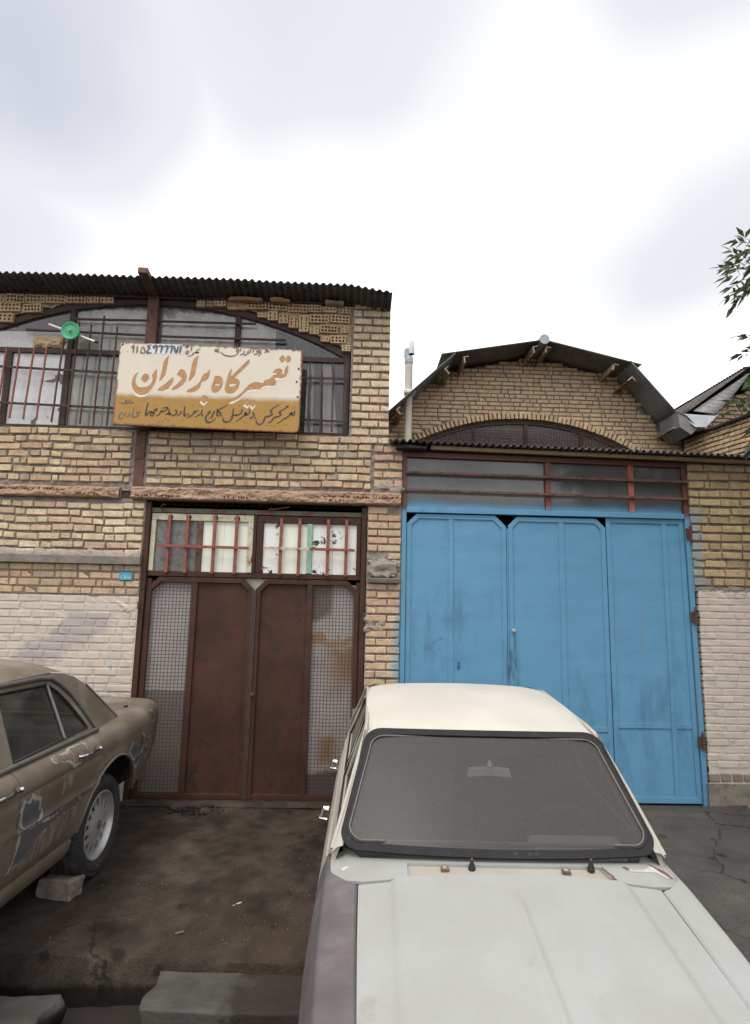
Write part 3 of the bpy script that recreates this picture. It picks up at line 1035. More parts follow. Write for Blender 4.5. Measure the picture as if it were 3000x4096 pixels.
# corner pier of the upper storey: courses of two bricks, then three
lst = []
r = random.Random(5)
for i in range(18):
    z = 4.9 - 0.0848 * i
    if i % 2 == 0:
        m_ = 0.09 + r.uniform(-0.012, 0.012)
        lst += [((-0.098 + m_) / 2, z, m_ + 0.09), ((m_ + 0.010 + 0.285) / 2, z, 0.277 - m_)]
    else:
        a = -0.01 + r.uniform(-0.01, 0.01)
        c = 0.185 + r.uniform(-0.012, 0.012)
        lst += [((-0.098 + a) / 2, z, a + 0.090), ((a + 0.010 + c) / 2, z, c - a - 0.012), ((c + 0.010 + 0.285) / 2, z, 0.277 - c)]
wall_bricks(WB, 'pier_brick', 'brick_pale', lst, 35, y=0.018, dy=0.004, h=0.061, rot=0.009)
lst = []
for i in range(6):
    z = 3.37 - 0.0868 * i
    a = (0.235, 0.345, 0.30)[i % 3]
    lst += [((0.148 + a) / 2, z, a - 0.152), ((a + 0.43) / 2 + 0.004, z, 0.424 - a)]
for i in range(37):
    z = 2.745 - 0.0752 * i
    if z < 0.05 or 2.03 < z < 2.20:
        continue
    if i % 2 == 0:
        lst += [(0.20, z, 0.195), (0.367, z, 0.12)]
    else:
        lst += [(0.148, z, 0.092), (0.312, z, 0.222)]
lst = [q for q in lst if not (2.2 < q[1] < 2.34 and q[0] < 0.3) and not (1.56 < q[1] < 1.68 and q[0] < 0.25) and not (2.74 < q[1] < 2.78 and q[0] > 0.3)]
wall_bricks(WB, 'pier_brick', 'brick_blue_l', lst, 36, y=0.022, dy=0.006, rot=0.014, h=0.058)
# render lumps and a broken ledge on the lower pier
lumpy('render_lump', 'rubble', (0.29, 0.07, 0.19), (0.25, 0.012, 2.17), 4, 0.05, 11, cuts=12, bevel=0.42).name = 'render_lump'
o = bpy.data.objects['render_lump']
attach(o, WB)
b = lumpy('ledge_stub', 'concrete', (0.31, 0.11, 0.045), (0.262, -0.005, 2.055), 8, 0.01, 9)
attach(b, WB)
b = lumpy('render_lump', 'rubble', (0.2, 0.05, 0.14), (0.19, 0.012, 1.62), 9, 0.04, 13, cuts=12, bevel=0.42)
attach(b, WB)
b = lumpy('render_lump', 'rubble', (0.31, 0.07, 0.13), (0.285, 0.012, 2.95), 12, 0.05, 11, cuts=12, bevel=0.42)
attach(b, WB)
b = lumpy('render_lump', 'painted', (0.22, 0.05, 0.13), (-2.19, 0.026, 1.76), 14, 0.045, 13, cuts=12, bevel=0.42)
attach(b, WB)

# concrete ledge over the lower wall, with mortar lumps heaped on it
bx = relief(-7.6, -2.085, 2.155, 2.226, 0.012, lambda x, z: -0.045 - 0.006 * fbm(x, 3, z, 9, 3))
bx.add([(-7.6, -0.045, 2.226), (-2.085, -0.045, 2.226), (-2.085, 0.05, 2.24), (-7.6, 0.05, 2.24), (-7.6, -0.045, 2.155), (-2.085, -0.045, 2.155), (-2.085, 0.05, 2.15), (-7.6, 0.05, 2.15)], [(0, 1, 2, 3), (4, 5, 6, 7), (1, 2, 6, 5)])
bx.build('ledge', 'concrete', WB, smooth=40)
b = MB()
nx = 190
top = []
for i in range(nx + 1):
    x = -3.9 + (3.9 - 2.09) * i / nx
    hgt = 0.030 + 0.045 * (0.5 + fbm(x, 7, 0, 6, 4))
    top.append([(x, -0.038, 2.222), (x, -0.034 + 0.012 * mn.noise(Vector((x * 20, 1, 0))), 2.226 + hgt * 0.45), (x, -0.008 + 0.012 * mn.noise(Vector((x * 25, 4, 0))), 2.23 + hgt), (x, 0.03, 2.235 + hgt * 1.1)])
b.grid(top).build('ledge_mortar', 'rubble', WB, smooth=50)


# the same wall going on past the left edge of the picture, and down the alley side: plain coursed brick, joined
relief(-7.6, -3.9, -0.02, 3.50, 0.06, mortar_fn(0.008, 0.006, 14.0)).build('mortar_face', 'mortar', WB, smooth=60)
relief(-7.6, -4.19, 3.50, 4.93, 0.06, mortar_fn(0.008, 0.006, 15.0)).build('mortar_face', 'mortar', WB, smooth=60)
mb = MB()
for x, z, ln in courses(-7.55, -3.80, UP + [2.84] + LOW + TIGHT, 91, 0.02, 0.012, 0.42) + courses(-7.55, -4.20, [4.86 - 0.0785 * i for i in range(18)], 93, 0.01, 0.012, 0.4):
    mb.box(x - ln / 2, x + ln / 2, -0.008 + RND.uniform(-0.004, 0.004), 0.07, z - 0.028, z + 0.028)
r = random.Random(94)
for i in range(25):
    z = 4.88 - 0.0785 * i
    y = 0.36 + (0.1 if i % 2 else 0.0)
    while y < 6.0:
        mb.box(0.26 if z > 2.95 else 0.38, (0.278 if z > 2.95 else 0.403) + r.uniform(-0.003, 0.003), y, y + 0.2, z - 0.028, z + 0.028)
        y += 0.213
mb.build('joined_bricks', 'brick_joined', WB)['kind'] = 'stuff'
mb = MB()
for x, z, ln in courses(-7.55, -3.80, PAINT, 92, 0.004, 0.008, 0.36):
    mb.box(x - ln / 2, x + ln / 2, -0.001, 0.07, z - 0.03, z + 0.03)
mb.build('joined_painted_bricks', 'painted', WB)['kind'] = 'stuff'


# terracotta lintels (broken hollow blocks with rows of perforations)
def lintel(x0, x1, z0, z1, seed, end_round=0.0):
    r_ = random.Random(seed)
    holes = []
    x = x0 + 0.05
    while x < x1 - 0.03:
        for zz in (z0 + 0.042, z0 + 0.078):
            if mn.noise(Vector((x * 2.3, zz * 20, seed))) > 0.08:
                holes.append((x + r_.uniform(-0.005, 0.005), zz + r_.uniform(-0.005, 0.005) - 0.01, r_.uniform(0.004, 0.0078)))
        x += r_.choice((0.026, 0.026, 0.03, 0.055))

    def fn(x, z):
        y = -0.055 - 0.017 * fbm(x, seed, z * 1.6, 8, 4) - 0.006 * fbm(x, seed, z, 40, 3)
        e = min(z - z0, z1 - z)
        y += 0.02 * max(0, 1 - e / 0.018) ** 2
        for hx, hz, hr in holes:
            if abs(x - hx) < 0.02:
                d = math.hypot(x - hx, (z - hz) * 0.85)
                if d < hr * 1.3:
                    y += 0.03 * smooth01((hr * 1.3 - d) / (hr * 0.6))
        return y
    mb = relief(x0, x1, z0, z1, 0.0058, fn)
    mb.add([(x0, -0.036, z0), (x1, -0.036, z0), (x1, 0.12, z0 - 0.004), (x0, 0.12, z0 - 0.004), (x0, -0.036, z1), (x1, -0.036, z1), (x1, 0.12, z1), (x0, 0.12, z1)],
           [(0, 1, 2, 3), (4, 5, 6, 7), (0, 3, 7, 4), (1, 2, 6, 5)])
    return mb.build('lintel', 'terra', WB, smooth=50)


lintel(-5.2, -2.335, 2.797, 2.905, 3)
lintel(-2.222, 0.42, 2.795, 2.918, 6)

# steel column with a worn face, let into the wall; its foot shows between the lintels
c = MB()
c.box(-2.232, -2.135, -0.012, 0.09, 3.20, 3.492)
c.box(-2.228, -2.13, -0.008, 0.09, 2.925, 3.197)
c.box(-2.328, -2.228, 0.02, 0.1, 2.775, 2.93)
c.box(-2.222, -2.112, -0.03, 0.07, 3.496, 4.945)
c.build('steel_column', 'column', WB, bevel=0.004)
c = MB()
c.bar((-2.167, 0.08, 4.935), (-2.15, -0.41, 4.985), 0.095, 0.06, (0, 0, 1))
c.build('outrigger_beam', 'column', WB, bevel=0.004)

# spandrels of clay rubble with hollow bricks around the arched window
ARC = (-2.15, 0.87, 4.05)


def arc_z(x, dr=0.0):
    t = (ARC[2] + dr) ** 2 - (x - ARC[0]) ** 2
    return ARC[1] + math.sqrt(max(t, 0))


relief(-5.9, -0.11, 4.25, 4.955, 0.0125, mortar_fn(0.02, 0.022, 8.0, 8), keep=lambda x, z: z > arc_z(x, 0.02) + 0.02 * mn.noise(Vector((x * 12, z * 12, 5)))).build('rubble_face', 'mortar_terra', WB, smooth=60)
b = MB()
pts = [(-6.0 + 0.1 * i) for i in range(60)]
b.prism([(x, max(3.5, arc_z(x, 0.0))) for x in pts if x < -0.12] + [(-0.115, 4.4), (-0.115, 4.94), (-6.0, 4.94)], lambda u, v: (u, 0.075, v), lambda u, v: (u, 0.3, v))
b.build('spandrel', 'mortar_terra', WB)
HOLLOW_MESH = {}


def hollow_mesh(nc, nr):
    key = (nc, nr)
    if key not in HOLLOW_MESH:
        mb = MB()
        Lx, Lz = 0.2, 0.096
        outer = [(-Lx / 2 + 0.006, -Lz / 2), (Lx / 2 - 0.004, -Lz / 2 + 0.002), (Lx / 2, -Lz / 2 + 0.008), (Lx / 2 - 0.003, Lz / 2 - 0.006), (Lx / 2 - 0.008, Lz / 2), (-Lx / 2 + 0.004, Lz / 2 - 0.002), (-Lx / 2, Lz / 2 - 0.008), (-Lx / 2 + 0.002, -Lz / 2 + 0.006)]
        holes = []
        rr = random.Random(nc * 10 + nr)
        for i in range(nc):
            for j in range(nr):
                cx = -Lx / 2 + Lx * (i + 0.5) / nc * 0.92 + Lx * 0.04 + rr.uniform(-0.003, 0.003)
                cz = -Lz / 2 + Lz * ((j + 0.5) / nr * 0.8 + 0.1) + rr.uniform(-0.003, 0.003)
                ax, az = 0.31 * min(Lx / nc, 0.042), 0.31 * min(Lz / nr, 0.042)
                holes.append([(cx + ax * 1.1 * math.cos(t * math.pi / 4), cz + az * 1.1 * math.sin(t * math.pi / 4)) for t in range(8)])
        mb.prism(outer, lambda u, v: (u, 0, v), lambda u, v: (u, 0.06, v), holes)
        HOLLOW_MESH[key] = mb
    return HOLLOW_MESH[key]


HOLLOW= [(-3.673, -3.483, 4.804, 4.902, 5, 2),(-3.478, -3.277, 4.812, 4.91, 5, 2),(-3.272, -3.067, 4.819, 4.918, 5, 2),(-3.062, -2.863, 4.827, 4.926, 5, 2),(-2.855, -2.732, 4.834, 4.932, 3, 2),(-2.721, -2.585, 4.839, 4.938, 3, 2),(-3.78, -3.681, 4.801, 4.896, 2, 2),(-3.724, -3.519, 4.709, 4.813, 5, 2),(-3.495, -3.304, 4.711, 4.805, 5, 2),(-3.787, -3.582, 4.597, 4.693, 4, 2),(-1.731, -1.645, 4.837, 4.933, 2, 2),(-1.63, -1.559, 4.841, 4.936, 2, 2),(-1.552, -1.427, 4.845, 4.94, 3, 2),(-1.413, -1.211, 4.818, 4.927, 5, 2),(-1.414, -1.224, 4.831, 4.928, 5, 2),(-1.21, -1.006, 4.825, 4.919, 5, 2),(-0.993, -0.793, 4.82, 4.914, 5, 2),(-0.786, -0.582, 4.812, 4.902, 5, 2),(-0.572, -0.437, 4.818, 4.902, 4, 2),(-0.426, -0.279, 4.82, 4.881, 4, 1),(-0.256, -0.132, 4.813, 4.887, 3, 2),(-1.097, -0.995, 4.741, 4.79, 4, 1),(-0.992, -0.887, 4.711, 4.811, 2, 2),(-0.878, -0.778, 4.684, 4.789, 2, 2),(-0.771, -0.67, 4.639, 4.766, 2, 3),(-0.664, -0.563, 4.596, 4.786, 2, 5),(-0.558, -0.351, 4.705, 4.796, 5, 2),(-0.339, -0.137, 4.71, 4.797, 5, 2),(-0.553, -0.453, 4.578, 4.667, 2, 2),(-0.444, -0.256, 4.592, 4.679, 5, 2),(-0.231, -0.147, 4.598, 4.678, 2, 2),(-0.434, -0.342, 4.498, 4.558, 2, 1),(-0.334, -0.171, 4.483, 4.569, 4, 2),(-0.212, -0.125, 4.4, 4.466, 2, 2)]
hm_cache = {}
for (x0, x1, z0, z1, nc, nr) in HOLLOW:
    key = (nc, nr)
    if key not in hm_cache:
        ob = hollow_mesh(nc, nr).build('hollow_brick', 'hollow', WB)
        hm_cache[key] = ob.data
    else:
        ob = bpy.data.objects.new('hollow_brick', hm_cache[key])
        COL.objects.link(ob)
        attach(ob, WB)
    ob.location = ((x0 + x1) / 2, -0.008 + RND.uniform(-0.005, 0.005), (z0 + z1) / 2)
    ob.scale = ((x1 - x0) / 0.2, 1, (z1 - z0) / 0.096)
    ob.rotation_euler = (RND.gauss(0, 0.02), RND.gauss(0, 0.02), RND.gauss(0, 0.02))

# arched steel window of the upper storey (runs on past the left edge of the picture, symmetrical about the column)
win = MB()
for a in range(-40, 41):
    pass
arc_pts = []
for i in range(61):
    x = -4.17 + (4.17 - 0.128) * i / 60
    arc_pts.append(x)
band = [(x, arc_z(x, 0.0)) for x in arc_pts] + [(x, arc_z(x, -0.062)) for x in arc_pts[::-1]]
win.prism(band, lambda u, v: (u, 0.028, v), lambda u, v: (u, 0.10, v))
win.box(-0.182, -0.126, 0.030, 0.10, 3.512, 4.36)
win.box(-4.19, -4.13, 0.030, 0.10, 3.512, 4.36)
win.box(-4.12, -0.185, 0.032, 0.09, 4.292, 4.342)
win.box(-4.12, -0.185, 0.032, 0.09, 3.508, 3.535)
window = win.build('window', 'steel_dark', WB, bevel=0.004)


def sub(mb, name, mat, parent, **kw):
    return mb.build(name, mat, parent, **kw)


for x, z0, z1 in ((-3.595, 3.538, 4.29), (-3.005, 3.538, 4.29), (-1.33, 3.538, 4.29), (-0.74, 3.538, 4.29)):
    sub(MB().box(x - 0.031, x + 0.031, 0.034, 0.088, z0, z1), 'mullion', 'steel_dark', window, bevel=0.004)
for x in (-3.0, -1.3):
    sub(MB().box(x - 0.028, x + 0.028, 0.034, 0.088, 4.345, arc_z(x, -0.06)), 'mullion', 'steel_dark', window, bevel=0.004)


def arc_pane(x0, x1, z0, mat):
    n = 16
    top_ = [(x0 + (x1 - x0) * i / n, arc_z(x0 + (x1 - x0) * i / n, -0.05)) for i in range(n + 1)]
    sub(MB().prism([(x0, z0), (x1, z0)] + top_[::-1], lambda u, v: (u, 0.058, v), lambda u, v: (u, 0.062, v)), 'pane', mat, window)


arc_pane(-4.12, -3.03, 4.53, 'glass_up')
arc_pane(-2.975, -2.225, 4.343, 'glass_up')
arc_pane(-2.11, -1.33, 4.343, 'glass_up')
arc_pane(-1.27, -0.185, 4.343, 'glass_up')
sub(MB().box(-4.12, -3.03, 0.058, 0.062, 4.343, 4.529), 'pane', 'whitewash2', window)
for x0, x1, mt in ((-4.12, -3.628, 'whitewash'), (-3.563, -3.04, 'whitewash'), (-2.972, -2.22, 'glass_up'), (-2.11, -1.363, 'glass_up'), (-1.297, -0.772, 'glass_up'), (-0.707, -0.184, 'glass_up')):
    sub(MB().box(x0, x1, 0.058, 0.062, 3.536, 4.291), 'pane', mt, window)
# a mass of brown foam stuffed in a broken corner of the whitewashed pane
o = lumpy('foam_plug', 'pinkpier', (0.30, 0.05, 0.125), (-3.21, 0.05, 4.41), 21, 0.035, 16, cuts=12, bevel=0.45)
attach(o, window)

# folds of curtain hanging inside
cu = MB()
rows = []
for z in (3.45, 3.9, 4.4, 4.85):
    rows.append([(x, 0.10 + 0.022 * math.sin(x * 43 + 1.5 * math.sin(x * 9)) * (1.0 if z < 4.4 else 0.7), z) for x in np.arange(-3.0, -0.9, 0.012)])
cu.grid(rows).build('curtain', 'curtain', WB, smooth=80)
cu = MB()
rows = []
for k, z in enumerate((3.4, 3.6, 3.85, 4.1, 4.3)):
    rows.append([(-0.33 + (x - 0.5) * (0.16 - 0.018 * k) + 0.02 * (2 - k), 0.095 + 0.018 * math.sin(x * 19), z) for x in np.arange(0, 1.01, 0.04)])
cu.grid(rows).build('curtain', 'curtain', WB, smooth=80)
cu = MB()
rows = []
for k, z in enumerate((3.4, 3.6, 3.85, 4.1, 4.3)):
    rows.append([(-0.53 + (x - 0.5) * (0.10 - 0.01 * k), 0.10 + 0.014 * math.sin(x * 17), z) for x in np.arange(0, 1.01, 0.04)])
cu.grid(rows).build('curtain', 'curtain', WB, smooth=80)

# burglar bars: flat rails with crooked square rods welded on
WG = window
for p, q in (((-2.964, 4.656), (-2.227, 4.667)), ((-3.44, 4.523), (-2.225, 4.506)), ((-2.105, 4.664), (-1.11, 4.671)), ((-2.105, 4.50), (-0.795, 4.503))):
    sub(MB().bar((p[0], 0.008, p[1]), (q[0], 0.008, q[1]), 0.02, 0.018), 'rail', 'steel_dark', WG, bevel=0.002)
for p, q in (((-4.1, 4.125), (-2.24, 4.075)), ((-4.1, 3.745), (-2.24, 3.708)), ((-0.95, 4.085), (-0.15, 4.10)), ((-0.95, 3.66), (-0.15, 3.642))):
    sub(MB().bar((p[0], -0.014, p[1]), (q[0], -0.014, q[1]), 0.024, 0.012), 'rail', 'steel_dark', WG, bevel=0.002)
for (a, b_) in (((-3.587, 4.316), (-3.61, 3.6)), ((-3.455, 4.296), (-3.478, 3.569)), ((-3.315, 4.317), (-3.345, 3.565)), ((-3.187, 4.322), (-3.217, 3.562)), ((-3.023, 4.49), (-3.07, 3.543)), ((-2.891, 4.609), (-2.919, 3.532)), ((-2.767, 4.581), (-2.789, 3.532)), ((-2.647, 4.684), (-2.658, 3.525)), ((-2.504, 4.574), (-2.521, 3.524)),
                ((-3.72, 4.31), (-3.74, 3.56)), ((-3.85, 4.31), (-3.86, 3.56)), ((-0.53, 4.241), (-0.527, 3.528)), ((-0.412, 4.233), (-0.406, 3.526)), ((-0.295, 4.256), (-0.287, 3.53)), ((-0.16, 4.241), (-0.169, 3.526))):
    n = 5
    pts = [(a[0] + (b_[0] - a[0]) * t / n + RND.uniform(-0.003, 0.003), -0.032, a[1] + (b_[1] - a[1]) * t / n) for t in range(n + 1)]
    mb = MB()
    for i in range(n):
        mb.bar(pts[i], pts[i + 1], 0.014, 0.014)
    sub(mb, 'bar', 'bar_red' if a[0] < -3.1 else 'rust', WG)

# roof: a shallow vault of corrugated sheet, its front edge hanging out over the wall
RX0, RX1 = -7.8, 0.285


def roof_prof(x):
    t = (x + 2.4) / 2.7
    z = 4.985 - 0.008 * t * t
    z -= 0.065 * smooth01((x + 0.35) / 0.65) ** 1.4
    if x < -2.6:
        z -= 0.02 * smooth01((-2.6 - x) / 1.6)
    return z


def eave_y(x):
    return 0.006 * mn.noise(Vector((x * 1.2, 4, 2))) + (0.012 if int((x + 20) / 0.9) % 2 else 0.0)


mb = MB()
corrugated(mb, RX0, RX1, roof_prof, ((-0.305, -0.005), (-0.15, -0.028), (0.0, -0.048), (0.36, -0.03), (9.05, 0.25)), 0.0705, 0.0125, zfun=eave_y)
rf = mb.build('roof_sheet', 'asbestos', WB, smooth=70, solid=0.006)
# plate under the eave with crumbling edges, rafter ends
b = MB()
b.box(-7.6, -2.225, -0.02, 0.11, 4.905, 4.925)
b.box(-2.11, -0.1, -0.02, 0.11, 4.905, 4.925)
b.build('wall_plate', 'steel_dark', WB)
for x, wd, sd_ in ((-1.22, 0.36, 3), (-0.86, 0.2, 5), (-0.30, 0.2, 8)):
    o = lumpy('eave_lump', 'rubble' if x > -0.4 else 'terra', (wd, 0.12, 0.034), (x, -0.025, 4.905), sd_, 0.03, 9, bevel=0.4)
    attach(o, WB)

# ------------------------------------------------------------------ sign board
SG = thing('painted_sign', 'cream and ochre sheet metal sign with large orange Persian calligraphy hung over the arched window', 'sign', (-2.396, -0.2, 3.493), inplace=False)
mb = MB()
co = [(0.0, 0.0), (0.035, -0.006), (1.74, -0.033), (1.785, -0.02), (1.801, 0.02), (1.803, 0.45), (1.805, 0.80), (1.79, 0.817), (0.9, 0.832), (0.02, 0.84), (0.007, 0.825), (-0.001, 0.40)]
mb.prism(co, lambda u, v: (u, 0.0, v), lambda u, v: (u, 0.028, v))
board = mb.build('board', 'sign', SG, bevel=0.003)
for x, z in ((0.03, 0.815), (1.77, 0.62), (1.757, 0.485), (1.772, 0.33)):
    MB().lathe([(0.0001, -0.004), (0.009, -0.004), (0.011, 0.0)], 10, (x, 0, z), 'Y').build('bolt', 'steel_dark', SG)
for x in (0.3, 1.45):
    MB().bar((x, 0.028, 0.5), (x, 0.20, 0.5), 0.03, 0.03, (0, 0, 1)).build('bracket', 'steel_dark', SG)
SIGN_BIG=[[(206,529),(188,495),(182,448),(189,408),(213,379),(251,370),(295,378),(331,403),(347,433),(351,467),(342,500),(364,544),(385,567),(384,535),(386,481),(376,428),(352,374),(318,326),(282,306),(238,303),(196,322),(164,361),(151,407),(156,460),(178,504)],
[(274,516),(304,505),(316,476),(278,430),(238,463),(251,497)],
[(491,712),(462,679),(443,638),(435,563),(415,452),(436,466),(467,518),(478,592),(485,659)],
[(551,492),(516,459),(466,407),(415,369),(409,352),(454,356),(503,375),(534,420),(550,467)],
[(621,576),(655,557),(676,518),(676,471),(645,423),(597,382),(542,360),(547,377),(594,421),(632,469),(635,490),(584,521),(601,556)],
[(778,722),(741,688),(722,640),(717,573),(700,460),(723,479),(755,527),(768,622)],
[(901,581),(872,541),(841,527),(820,489),(816,466),(790,421),(742,386),(696,362),(688,346),(732,347),(775,361),(805,388),(819,422),(826,456),(863,471),(890,498),(900,539)],
[(858,314),(890,301),(902,272),(866,231),(829,266),(837,296)],
[(952,514),(993,515),(1026,493),(1034,463),(1028,423),(1011,382),(981,354),(949,350),(926,372),(924,406),(940,453)],
[(1111,596),(1086,552),(1074,498),(1063,437),(1056,390),(1066,360),(1095,346),(1130,349),(1163,374),(1187,408),(1198,455),(1188,481),(1160,495),(1128,494),(1161,531),(1209,583),(1257,635),(1281,666),(1283,697),(1255,678),(1207,620),(1153,561),(1108,511),(1109,546),(1113,586)],
[(1666,653),(1642,625),(1632,591),(1629,563),(1614,546),(1607,556),(1611,576),(1605,603),(1579,614),(1544,604),(1520,577),(1530,568),(1552,571),(1562,551),(1524,540),(1500,512),(1485,495),(1450,490),(1420,452),(1388,461),(1343,463),(1300,442),(1263,404),(1222,349),(1173,307),(1118,279),(1111,262),(1156,270),(1205,302),(1247,350),(1283,384),(1321,395),(1359,397),(1394,394),(1428,426),(1465,440),(1497,439),(1529,436),(1551,453),(1556,473),(1546,493),(1529,506),(1551,524),(1589,518),(1628,523),(1652,544),(1667,585)],
[(1601,754),(1628,734),(1626,709),(1605,681),(1574,714)],
[(1656,751),(1688,735),(1690,711),(1662,680),(1632,709)],
[(1279,287),(1309,265),(1310,245),(1286,218),(1249,250)],
[(1343,286),(1369,260),(1367,241),(1337,206),(1314,245)]]
SIGN_HOLES={8:[(951,427),(966,439),(991,443),(1014,435),(1005,418),(980,409),(961,412)],9:[(1085,426),(1105,444),(1134,451),(1169,446),(1165,430),(1142,414),(1117,405),(1098,411)]}
SIGN_SHADOWED=[0,7,10,13,14]
SIGN_DARK=[[(1747,190),(1749,153),(1733,143),(1707,159),(1716,169),(1729,161),(1701,145),(1671,111),(1649,107),(1619,77),(1579,53)],[(1727,218),(1733,219)],[(1748,222),(1754,224)],[(1654,40),(1659,41)],[(1678,44),(1683,46)],[(1688,237),(1636,196),(1599,168),(1616,149),(1594,125),(1551,114),(1527,74),(1496,60)],[(1660,227),(1688,232)],[(1526,30),(1532,31)],[(1555,29),(1561,30)],[(1484,29),(1490,30)],[(1595,248),(1546,213),(1516,186),(1530,146),(1518,133),(1487,122),(1465,115),(1451,72),(1421,41),(1389,50),(1378,82)],[(1369,114),(1365,98)],[(1343,160),(1354,134),(1336,107),(1314,100)],[(1306,192),(1311,159),(1284,132),(1264,148),(1273,157),(1284,140),(1253,121),(1223,91),(1181,63)],[(1262,55),(1267,56)],[(1287,52),(1292,54)],[(1265,200),(1270,201)],[(1237,190),(1231,154),(1196,129),(1149,125)],[(1153,197),(1148,134),(1136,81),(1099,54),(1064,66),(1056,95)],[(1133,47),(1138,49)],[(1158,45),(1163,46)],[(1207,221),(1212,222)],[(1044,125),(1040,108)],[(1092,232),(1047,197),(998,166),(1031,144),(1014,120),(995,123),(1000,186)],[(974,169),(951,115),(943,89)],[(899,146),(930,157),(918,134),(895,113),(891,74),(911,48),(949,53),(987,90)],[(922,100),(927,101)],[(920,77),(925,78)],[(858,125),(855,108)],[(850,171),(845,138),(817,114),(787,94)],[(821,205),(826,207)],[(846,206),(852,208)],[(813,167),(796,148),(776,154),(763,119),(706,83)],[(751,210),(758,212)],[(723,128),(719,110)],[(698,127),(692,107),(679,113),(681,199)],[(667,59),(673,61)],[(650,152),(643,125),(610,103)],[(644,213),(650,216)],[(593,166),(607,137),(591,110),(560,103)],[(537,165),(533,135),(552,114),(522,120),(500,113)],[(504,67),(510,69)],[(530,58),(537,60)],[(468,171),(498,183),(521,173),(488,147),(452,132),(435,106),(411,95)],[(452,134),(465,159)],[(381,155),(418,163),(395,137),(364,128)],[(371,130),(353,111),(373,94),(390,116),(348,136),(323,102),(310,102),(315,161),(327,227)],[(440,32),(447,34)],[(476,34),(482,35)],[(463,4),(469,5)],[(394,205),(400,206)]]
SIGN_GREY=[[(258,146),(246,119),(221,125),(242,96),(200,79),(181,88),(195,170)],[(238,183),(243,185)],[(208,189),(213,190)],[(213,169),(218,171)],[(155,123),(149,90),(125,73)],[(127,129),(105,95),(84,121),(61,100),(57,68),(77,58),(106,82)],[(188,233),(176,219),(163,222),(148,246),(138,221),(113,217),(118,245),(101,217),(70,212),(58,225)],[(42,227),(45,228)],[(44,210),(47,212)],[(82,257),(88,259)],[(106,186),(113,187)],[(145,187),(151,189)],[(792,789),(767,784),(756,757),(781,756),(731,751),(719,728),(670,710)],[(712,837),(701,767)],[(665,774),(654,753),(671,737),(680,760),(665,773)],[(636,761),(639,763)],[(634,738),(638,739)],[(642,834),(657,806),(682,822),(652,793)],[(82,739),(90,741)],[(142,775),(126,782),(128,801),(142,803),(141,769),(138,728)],[(177,804),(175,730)],[(227,799),(212,743),(229,732),(254,736),(244,778),(228,798)],[(1163,783),(1147,785),(1153,810),(1168,804),(1164,764),(1130,736),(1079,729),(1027,741),(997,769)],[(1135,833),(1140,835)],[(1155,841),(1160,843)],[(1199,841),(1185,781)],[(1225,794),(1219,759),(1186,748)],[(1232,823),(1237,825)],[(1268,802),(1251,752),(1219,748)],[(1295,837),(1282,775),(1268,770)],[(1328,842),(1311,771)],[(1346,776),(1352,795),(1365,784),(1353,761),(1320,755)],[(1398,800),(1377,799),(1372,782),(1391,774),(1376,751),(1374,736)],[(972,809),(967,788),(978,760)],[(955,801),(949,786),(959,766)],[(942,796),(940,784),(946,772)],[(1427,825),(1440,801),(1427,775)],[(1447,815),(1454,798),(1446,780)],[(1462,805),(1466,794),(1462,780)]]
SIGN_BLUE=[[(312,819),(281,808),(296,780),(279,759),(281,735),(319,737)],[(349,782),(332,802),(353,814),(366,791),(357,735)],[(373,803),(417,809),(408,738)],[(430,803),(471,809),(459,738)],[(484,805),(517,810),(506,738)],[(534,817),(560,743),(576,818)],[(602,823),(594,740)]]
SIGN_PATCH=[(266,828),(610,832),(618,730),(271,728)]


def mmv(p, dx=0.0, dz=0.0):
    return (p[0] / 1000 + dx, p[1] / 1000 + dz)


def letter_sheet(polys, y, name, mat, holes=None, dx=0.0, dz=0.0, grow=0.0):
    mb_ = MB()
    for i, P in enumerate(polys):
        h = [[mmv(p, dx, dz) for p in holes[i]]] if holes and i in holes else []
        mb_.sheet([mmv(p, dx, dz) for p in P], lambda u, v: (u, y, v), h)
    return mb_.build(name, mat, SG)


def stroke_polys(mb_, pts, y, w, taper=0.45):
    """brush stroke: a ribbon whose width swells and thins with its direction, like a reed pen"""
    P = [Vector((p[0], p[1])) for p in pts]
    Q = [P[0]]
    for i in range(len(P) - 1):           # Catmull-Rom refinement
        p0, p1, p2, p3 = P[max(i - 1, 0)], P[i], P[i + 1], P[min(i + 2, len(P) - 1)]
        for t in (0.25, 0.5, 0.75, 1.0):
            Q.append(0.5 * ((2 * p1) + (p2 - p0) * t + (2 * p0 - 5 * p1 + 4 * p2 - p3) * t * t + (3 * p1 - p0 - 3 * p2 + p3) * t**3))
    n = len(Q)
    left, right = [], []
    for i in range(n):
        d = (Q[min(i + 1, n - 1)] - Q[max(i - 1, 0)])
        if d.length < 1e-9:
            d = Vector((1, 0))
        d.normalize()
        nr = Vector((-d.y, d.x))
        pen = abs(nr.dot(Vector((0.77, 0.64))))
        end = min(1.0, 0.55 + 2.2 * min(i, n - 1 - i) / n)
        ww = w * (1 - taper + taper * 1.6 * pen) * end / 2
        left.append(Q[i] + nr * ww)
        right.append(Q[i] - nr * ww)
    vs = [(q.x, y, q.y) for q in left] + [(q.x, y, q.y) for q in right]
    mb_.add(vs, [(i, i + 1, n + i + 1, n + i) for i in range(n - 1)])


